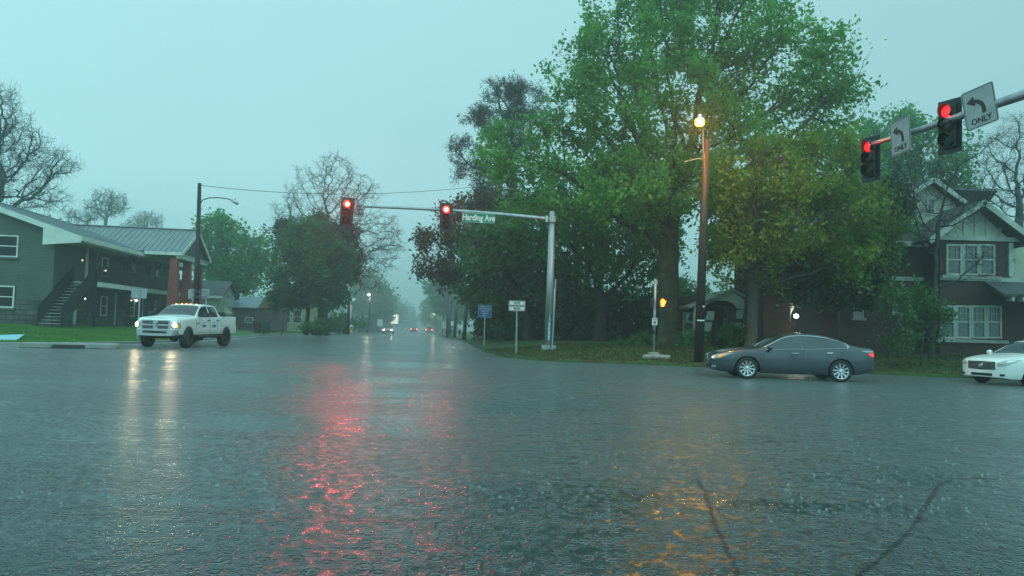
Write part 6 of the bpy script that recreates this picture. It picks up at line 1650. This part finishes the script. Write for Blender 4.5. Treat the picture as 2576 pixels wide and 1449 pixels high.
mb = MB(); mb.box(P + Vector((0.0, -0.008, -0.03)), (0.09, 0.006, 0.07)); mb.box(P + Vector((0.01, -0.008, -0.105)), (0.07, 0.006, 0.014)); mb.prism([(-0.05, -0.105), (-0.01, -0.08), (-0.01, -0.13)], P + Vector((0, -0.006, 0)), (1, 0, 0), (0, 0, 1), (0, -1, 0), 0.006); mb.obj('arrow_mark', M['sign_black'], ps)
for i, tx in enumerate(('PUSH BUTTON', 'TO CROSS')): text_obj('lettering', tx, 0.036, M['sign_black'], ps, P + Vector((0, -0.008, 0.11 - 0.042 * i)), UX, (0, -1, 0), depth=0.002)
MB().box(at(1645, 836, YP - 0.08), (0.10, 0.08, 0.14)).obj('push_button', M['black'], pp, bevel=0.01)
settle(pp, b0)

# ---- black wooden pole with the amber lamp
YW = 30.4; b0 = at(1757, 921, YW); b0.z = lz(b0.x, YW); b1 = at(1777.5, 350, YW)
wp = thing('street_lamp', 'dark wooden pole with burning amber street lamp before the big oak', 'street lamp', (0, 0, 0))
MB().tube([b0 - Vector((0, 0, 0.2)), b0.lerp(b1, 0.5), b1], [0.205, 0.17, 0.13], 14).obj('pole', M['pole_wood'], wp, smooth=True)
l0 = at(1760, 308, YW - 1.3)
MB().tube([b1 + Vector((-0.13, -0.05, -1.1)), b1 + Vector((-0.17, -0.08, 0.2)), b1.lerp(l0, 0.5) + Vector((0.05, 0, 0.35)), l0 + Vector((0, 0.06, 0.30))], 0.028, 7).obj('lamp_arm', M['galv'], wp, smooth=True)
MB().lathe([(0.05, 0.34), (0.09, 0.30), (0.10, 0.20), (0.17, 0.14), (0.175, 0.12)], l0, (0, 0, 1), 16).obj('lamp_head', M['galv_bright'], wp, smooth=True)
MB().lathe([(0.165, 0.12), (0.18, 0.03), (0.17, -0.10), (0.10, -0.14), (0.001, -0.15)], l0, (0, 0, 1), 18).obj('lamp_globe', mat('amber_globe', (1, 0.7, 0.3), 0.3, emit=(1.0, 0.33, 0.02), estr=14), wp, smooth=True)
ld = bpy.data.lights.new('lamp_light', 'POINT'); ld.energy = 1000; ld.color = (1.0, 0.42, 0.04); ld.shadow_soft_size = 0.10
lo = bpy.data.objects.new('lamp_light', ld); C.objects.link(lo); lo.parent = wp; lo.location = l0 + Vector((-0.05, -0.30, -0.12))
mb = MB(); pm = at(1763, 806, YW - 0.24); mb.box(pm, (0.30, 0.02, 0.05)); mb.lathe([(0.001, 0.02), (0.04, 0.01), (0.04, 0)], at(1770, 771, YW - 0.22), (0, -1, 0), 10); mb.obj('pole_tag', M['pale_letter'], wp)
MB().tube([b1 + Vector((-0.1, -0.12, -0.6)), b0.lerp(b1, 0.62) + Vector((-0.05, -0.19, 0))], 0.02, 6).obj('conduit', M['pole_gray'], wp)
mb = MB(); q = at(1763, 400, YW); mb.tube([q + Vector((-0.7, 0, -0.14)), q + Vector((-0.2, 0, 0.0)), q + Vector((0.1, 0, 0.02))], 0.018, 5); mb.obj('bracket', M['galv'], wp)
settle(wp, b0)

# ---- leaning wooden pole with unlit lamp on the left
YL = 41.5; b0 = at(493, 830, YL); b0.z = lz(b0.x, YL); b1 = at(502, 461, YL)
lp_ = thing('street_lamp', 'dark wooden pole with curved unlit lamp arm before the portico', 'street lamp', (0, 0, 0))
MB().tube([b0 - Vector((0, 0, 0.2)), b1], [0.16, 0.10], 12).obj('pole', M['pole_wood'], lp_, smooth=True)
arm = [at(x, y, YL - 0.1) for x, y in ((503, 514), (510, 503), (525, 498), (548, 497), (572, 500), (586, 505))]
MB().tube(arm, 0.032, 7).obj('lamp_arm', M['pole_gray'], lp_, smooth=True)
h_ = at(592, 508, YL - 0.1)
mb = MB(); mb.lathe([(0.001, -0.26), (0.08, -0.22), (0.11, 0.0), (0.12, 0.12), (0.001, 0.24)], h_, (0.9, 0, -0.45), 12); mb.lathe([(0.03, 0.0), (0.045, 0.12), (0.001, 0.15)], h_ + Vector((-0.02, 0, 0.10)), (0, 0, 1), 8); mb.obj('lamp_head', M['galv_bright'], lp_, smooth=True)
settle(lp_, b0)
# ---- backs of signs near it
def back_sign(label, px0, py0, px1, py1, Y, pole_px, posts=1):
    a, b = at(px0, py0, Y), at(px1, py1, Y); c_ = (a + b) / 2; w_, h_ = abs(b.x - a.x), abs(a.z - b.z)
    T = thing('road_sign', label, 'sign', (0, 0, 0))
    MB().box(c_, (w_, 0.012, h_)).obj('panel', M['sign_grey'], T, bevel=0.003)
    g = Vector((px2x(pole_px, Y) , Y - 0.06, 0)); g.z = lz(g.x, Y)
    mb = MB(); mb.beam(g, Vector((g.x, Y - 0.03, c_.z + h_ * 0.42)), 0.06, 0.035); mb.obj('post', M['galv'], T)
    return settle(T, g), g
back_sign("grey back of a road sign on a thin post left of the truck roof", 331, 727, 369, 751, 37.5, 350)
back_sign("grey sign back left of the leaning pole above the truck roof", 474, 727, 488, 752, 40.3, 483)
back_sign("grey sign back right of the leaning pole above the truck roof", 508, 727, 526, 752, 40.3, 517)
br = thing('sign_bracket', 'pair of dark rails joining the two sign backs across the pole', 'bracket', (0, 0, 0)); mb = MB()
for y in (733, 747): mb.beam(at(483, y, 40.1), at(518, y, 40.1), 0.03, 0.06)
mb.obj('rails', M['pole_gray'], br); settle(br, at(500, 740, 40.1))

# ---- mast arm on the right, reaching towards us; its pole stands outside the frame
A0, A1 = Vector((9.0, 18.4, 0)), Vector((10.6, 12.0, 0)); zA = at(2200, 362, 18.4).z
def onarm(px):
    m_ = (px - CW / 2) / FPX    # intersect the sight line with the arm's plan line
    r_ = ray(px, 350); k = r_.x
    # A0 + t (A1 - A0): x = k y
    t = (k * A0.y - A0.x) / ((A1.x - A0.x) - k * (A1.y - A0.y)); return A0.lerp(A1, t), t
rm = thing('signal_mast', 'dark steel arm crossing the upper right corner with signals and signs', 'signal mast', (0, 0, 0))
pA = [];  ys_a = [(2195, 362), (2300, 331), (2420, 291), (2576, 238)]
for px, py in ys_a:
    p, t = onarm(px); q = at(px, py, p.y); pA.append(q)
dirA = (pA[-1] - pA[0]).normalized(); end = pA[-1] + dirA * 3.2
MB().tube([pA[0] - dirA * 0.1] + pA[1:] + [end], [0.058, 0.07, 0.085, 0.10, 0.12], 12).obj('arm', M['galv_dark'] if 'galv_dark' in M else M['galv'], rm, smooth=True)
MB().tube([Vector((end.x, end.y, gz(0))), end + Vector((0, 0, 0.3))], [0.20, 0.14], 12).obj('pole', M['galv'], rm, smooth=True)
settle(rm, (end.x, end.y, 0))
NF = Vector((-0.965, -0.10, 0)).normalized() if False else Vector((-0.90, -0.43, 0)).normalized()
for px, py, hh, lab in ((2181, 400, 1.15, "side view traffic signal at the near tip of the right arm, lowest of the two"), (2377, 318, 1.22, "side view traffic signal between the two left turn signs")):
    p, t = onarm(px); signal(lab, at(px + (10 if px < 2300 else 12), py, p.y), NF, hh, 'lens_red_side', 0, 0, hood=0.17)
def turn_sign(label, px, py, h_, Nn, tilt):
    p, t = onarm(px); P = at(px, py, p.y - 0.02); N = Vector(Nn).normalized(); Uu = Vector((0, 0, 1)).cross(N).normalized(); Wv = Vector((0, 0, 1))
    Wv = (Wv * math.cos(tilt) + Uu * math.sin(tilt)); Uu = Wv.cross(N).normalized()
    P = P + N * 0.13
    T, N = plate('road_sign', label, 'sign', P, Uu, Wv, h_ * 0.80, h_, M['sign_grey2'], M['sign_black'], 0.016, group=None)
    k = h_ / 0.91
    # curved left turn arrow
    V = []; outer = []; inner = []
    for j in range(9):
        a = rad(0) + rad(80) * j / 8
        outer.append((-0.14 * k + 0.27 * k * math.cos(a) , -0.06 * k + 0.27 * k * math.sin(a))); inner.append((-0.14 * k + 0.185 * k * math.cos(a), -0.06 * k + 0.185 * k * math.sin(a)))
    poly = [(0.13 * k, -0.16 * k)] + outer + inner[::-1] + [(0.045 * k, -0.16 * k)]
    MB().prism(poly, P + N * 0.001, Uu, Wv, N, 0.005).obj('turn_arrow', M['sign_black'], T)
    MB().prism([(-0.27 * k, 0.18 * k), (-0.10 * k, 0.29 * k), (-0.08 * k, 0.05 * k)], P + N * 0.001, Uu, Wv, N, 0.006).obj('arrow_head', M['sign_black'], T)
    text_obj('lettering', 'ONLY', 0.185 * k, M['sign_black'], T, P + N * 0.004 - Wv * 0.30 * k, Uu, N, xscale=0.92, bold=0.003)
    return settle(T, P)
turn_sign("white left turn only sign between the two side view signals", 2277, 344, 0.85, (-0.985, -0.17, 0), rad(-4))
turn_sign("larger greyer left turn only sign nearest the right edge", 2474, 271, 0.86, (-0.92, -0.43, 0), rad(-9))

# ---- overhead wires
def wire(label, pts, r=0.012, sag=0.0):
    P = [at(*p) for p in pts]
    o = MB().tube(P, r, 4).obj('overhead_wire', M['black'], None); return prop(o, label, 'wire')
def wpts(a, b, sag, n=24):
    out_ = []
    for i in range(n + 1):
        t = i / n; out_.append((a[0] + (b[0] - a[0]) * t, a[1] + (b[1] - a[1]) * t + sag * 4 * t * (1 - t), a[2] + (b[2] - a[2]) * t))
    return out_
wire("thin cable sagging from the leaning pole across the road to the pine", wpts((503, 466, 41.4), (1260, 462, 60), 24, 28), 0.016)
wire("faint cable crossing the bare branches above the brick house", wpts((2180, 436, 42), (2600, 484, 40), 4, 12), 0.010)
wire("faint cable low across the gap in the far trees", wpts((1000, 772, 150), (1120, 770, 150), 3, 8), 0.03)
wire("cable strung between the misted far poles", wpts((932, 805, 120), (1010, 808, 160), 2, 8), 0.03)

# ---- far utility poles and lamps
def upole(label, px_b, py_b, px_t, py_t, Y, r, mt='pole_wood', arm=None, lit=False, name='utility_pole', cat='utility pole', grp="utility poles along the far road"):
    b = at(px_b, py_b, Y); b.z = lz(b.x, Y); t = at(px_t, py_t, Y); T = thing(name, label, cat, (0, 0, 0), 0, grp)
    MB().tube([b - Vector((0, 0, 0.2)), t], [r * 1.25, r * 0.85], 8).obj('pole', M[mt], T, smooth=True)
    if arm:
        h_ = at(arm[0], arm[1], Y - 0.2)
        MB().tube([t.lerp(b, 0.06), (t + h_) / 2 + Vector((0, 0, 0.25)), h_ + Vector((0, 0, 0.05))], 0.05, 6).obj('lamp_arm', M['galv'], T)
        MB().lathe([(0.001, 0.15), (0.16, 0.08), (0.18, 0.0), (0.12, -0.10), (0.001, -0.14)], h_, (0, 0, 1), 10).obj('lamp_globe' if lit else 'lamp_head', mat('lamp_white_glow', (1, 1, 1), 0.3, emit=(1.0, 0.93, 0.80), estr=40) if lit else M['galv_bright'], T)
        if lit:
            ld = bpy.data.lights.new('lamp_light', 'POINT'); ld.energy = 110; ld.color = (1, 0.9, 0.74); ld.shadow_soft_size = 0.2
            lo = bpy.data.objects.new('lamp_light', ld); C.objects.link(lo); lo.parent = T; lo.location = h_ + Vector((0, -0.05, -0.4))
    settle(T, b); return T
upole("dark pole by the hydrant left of the far road", 876, 838, 878, 745, 92, 0.16)
upole("leaning pole with a lit lamp left of the far road", 925, 835, 934, 728, 118, 0.15, arm=(928, 741), lit=True, name='street_lamp', cat='street lamp')
upole("nearest dark pole on the right verge under the brown tree", 1167, 853, 1176, 735, 66, 0.15, 'pole_gray')
upole("second dark pole right of the far road behind the parked car", 1143, 842, 1153, 730, 84, 0.17, 'pole_gray', arm=(1137, 691), lit=True, name='street_lamp', cat='street lamp')
upole("slim straight pole left of the small square sign on the far right", 1125, 842, 1127, 730, 92, 0.13, 'pole_gray')
upole("faint pole with a capped top beside the slim straight one", 1131, 840, 1133, 742, 100, 0.16, 'pole_gray')
upole("misted lamp pole with the brightest white light over the far road", 1113, 838, 1117, 760, 132, 0.15, 'pole_gray', arm=(1097, 778), lit=True, name='street_lamp', cat='street lamp')
upole("far misted lamp pole with the lower small white light", 1108, 838, 1111, 775, 160, 0.14, 'pole_gray', arm=(1091, 790), lit=True, name='street_lamp', cat='street lamp')
for i, (px, Y, lab) in enumerate(((985, 170, "first thin misted pole left behind the oncoming car"), (998, 200, "second thin misted pole left behind the oncoming car"), (1008, 235, "third thin misted pole left behind the oncoming car"), (1103, 200, "thin misted pole right of the pale far car"))):
    upole(lab, px, 836, px + 1, 798 - (2 * i), Y, 0.16, 'pole_gray')
# ---- far signs
def far_sign(label, px, py, Y, w_, h_, texts, face='sign_white', ink='sign_black', leg=True, name='road_sign', size=0.2, emit=None):
    P = at(px, py, Y); T, N = plate(name, label, 'sign', P, UX, Zv, w_, h_, M[face], M[ink], 0.02)
    for i, tx in enumerate(texts): text_obj('lettering', tx, size, M[ink], T, P + N * 0.006 + Vector((0, 0, (len(texts) - 1) * size * 0.55 - i * size * 1.1)), UX, N, xscale=0.8)
    g = Vector((P.x, Y + 0.05, lz(P.x, Y)))
    if leg: MB().beam(g, P + Vector((0, 0.04, 0)), 0.08, 0.05).obj('post', M['galv'], T)
    return settle(T, g)
M['sign_lit'] = mat('lit_sign_face', (0.8, 0.75, 0.6), 0.4, emit=(1.0, 0.93, 0.74), estr=1.1)
far_sign("narrow white speed limit sign among the far right poles", 1118, 817, 96, 0.62, 0.95, ('SPEED', 'LIMIT', '45'), size=0.22)
far_sign("small cream square sign hung beside the second right pole", 1140, 814, 88, 0.62, 0.56, ())
far_sign("dark shop sign with pale script beside the white house", 865, 795, 96, 1.35, 0.75, ('Century',), 'sign_black', 'pale_letter', size=0.36)
far_sign("pale blank square sign before the leaning lamp pole", 914, 803, 112, 1.30, 1.30, (), 'sign_grey', 'sign_grey')
far_sign("smaller pale square sign just left of the oncoming car", 956, 812, 118, 0.90, 1.15, (), 'sign_white', 'sign_grey')
far_sign("tall lit cream shop sign in the mist beyond the oncoming car", 991, 802, 165, 2.0, 2.2, (), 'sign_lit', 'sign_grey', size=0.55)
b0 = at(1150, 838, 90); b0.z = lz(b0.x, 90)
wpst = thing('marker_post', 'short white post on the far right verge by the dark pole', 'post', (0, 0, 0)); MB().box(b0 + Vector((0, 0, 0.7)), (0.1, 0.1, 1.5)).obj('post', M['sign_white'], wpst); settle(wpst, b0)
# ---- bins, hydrant, mailbox posts, flat banner on the lawn
for px, col, lab in ((647, (0.07, 0.03, 0.03), "dark maroon wheeled bin before the brown garage"), (668, (0.02, 0.06, 0.05), "dark green wheeled bin right of the maroon one")):
    b0 = at(px, 830, 66); b0.z = lz(b0.x, 66); T = thing('wheeled_bin', lab, 'trash bin', (0, 0, 0)); m_ = mat('bin_plastic', col, 0.5)
    a, b = 0.24, 0.32
    MB().add([b0 + Vector(v) for v in ((-a, -a, 0.05), (a, -a, 0.05), (a, a, 0.05), (-a, a, 0.05), (-b, -b, 0.98), (b, -b, 0.98), (b, b, 0.98), (-b, b, 0.98))], [(3, 2, 1, 0), (4, 5, 6, 7), (0, 1, 5, 4), (1, 2, 6, 5), (2, 3, 7, 6), (3, 0, 4, 7)]).obj('bin_body', m_, T, bevel=0.02)
    MB().box(b0 + Vector((0, 0.02, 1.02)), (0.72, 0.76, 0.08)).obj('lid', m_, T, bevel=0.02)
    mb = MB()
    for s in (-1, 1): mb.lathe([(0.001, -0.03), (0.11, -0.03), (0.11, 0.03), (0.001, 0.03)], b0 + Vector((s * 0.24, 0.25, 0.11)), (1, 0, 0), 12)
    mb.obj('wheels', M['rubber'], T); settle(T, b0)
b0 = at(883, 838, 90); b0.z = lz(b0.x, 90); T = thing('fire_hydrant', 'yellow fire hydrant with white cap by the left kerb of the far road', 'fire hydrant', (0, 0, 0))
MB().lathe([(0.22, 0.0), (0.22, 0.06), (0.14, 0.08), (0.14, 0.62), (0.20, 0.64), (0.20, 0.68)], b0, (0, 0, 1), 14).obj('barrel', mat('hydrant_yellow', (0.55, 0.42, 0.05), 0.5), T, smooth=True)
mb = MB(); mb.lathe([(0.24, 0.68), (0.22, 0.80), (0.10, 0.92), (0.001, 0.95)], b0, (0, 0, 1), 14); mb.lathe([(0.08, -0.28), (0.08, 0.28)], b0 + Vector((0, 0, 0.5)), (1, 0, 0), 10, cap=True); mb.obj('cap', M['sign_white'], T); settle(T, b0)
for px, Y, hh, lab in ((709, 60, 0.42, "short dark stake standing alone on the lawn"), (661, 59, 0.4, "short dark stake on the lawn below the green bin")):
    b0 = at(px, 835, Y); b0.z = lz(b0.x, Y); T = thing('lawn_stake', lab, 'stake', (0, 0, 0)); MB().box(b0 + Vector((0, 0, hh / 2)), (0.07, 0.07, hh)).obj('stake', M['sign_black'], T); MB().box(b0 + Vector((0, 0, hh)), (0.16, 0.1, 0.08)).obj('cap', M['sign_black'], T, bevel=0.01); settle(T, b0)
b0 = at(14, 846, 31.5); b0.z = lz(b0.x, 31.5) + 0.12
T = thing('fallen_board', 'pale blue board lying tilted on the lawn at the left edge', 'board', (0, 0, 0)); Mx = Matrix.Rotation(rad(16), 3, 'X') @ Matrix.Rotation(rad(12), 3, 'Z')
MB().box(b0, (1.15, 0.80, 0.02), M=Mx).obj('panel', mat('pale_blue_board', (0.30, 0.55, 0.62), 0.35, var=0.15), T); mb = MB()
for s in (-1, 1): mb.tube([b0 + Mx @ Vector((s * 0.4, 0.3, 0)), b0 + Mx @ Vector((s * 0.4, 0.42, -0.25))], 0.012, 5)
mb.obj('legs', M['black'], T); settle(T, b0)

# ================================================================== RAIN HAZE
hz = MB().box((0, 180, 11.7), (640, 500, 31.0)).obj('haze', None)
m = bpy.data.materials.new('rain_haze'); m.use_nodes = True; n = m.node_tree; n.nodes.remove(n.nodes['Principled BSDF'])
v = n.nodes.new('ShaderNodeVolumePrincipled'); v.inputs['Color'].default_value = (0.82, 0.96, 0.98, 1); v.inputs['Density'].default_value = 0.0022; v.inputs['Anisotropy'].default_value = 0.5
n.links.new(v.outputs[0], n.nodes['Material Output'].inputs['Volume']); hz.data.materials.append(m)
prop(hz, "fine rain haze filling the air over the crossing", kind="stuff"); hz.display_type = 'WIRE'

mist = MB().box((-10, 255, 9.0), (300, 320, 26.0)).obj('rain_mist', None)
m = bpy.data.materials.new('far_rain_mist'); m.use_nodes = True; n = m.node_tree; n.nodes.remove(n.nodes['Principled BSDF'])
v = n.nodes.new('ShaderNodeVolumePrincipled'); v.inputs['Color'].default_value = (0.95, 0.985, 0.99, 1); v.inputs['Density'].default_value = 0.0055; v.inputs['Anisotropy'].default_value = 0.5
n.links.new(v.outputs[0], n.nodes['Material Output'].inputs['Volume']); mist.data.materials.append(m)
prop(mist, "thick pale rain mist hanging over the far end of the road", kind="stuff"); mist.display_type = 'WIRE'
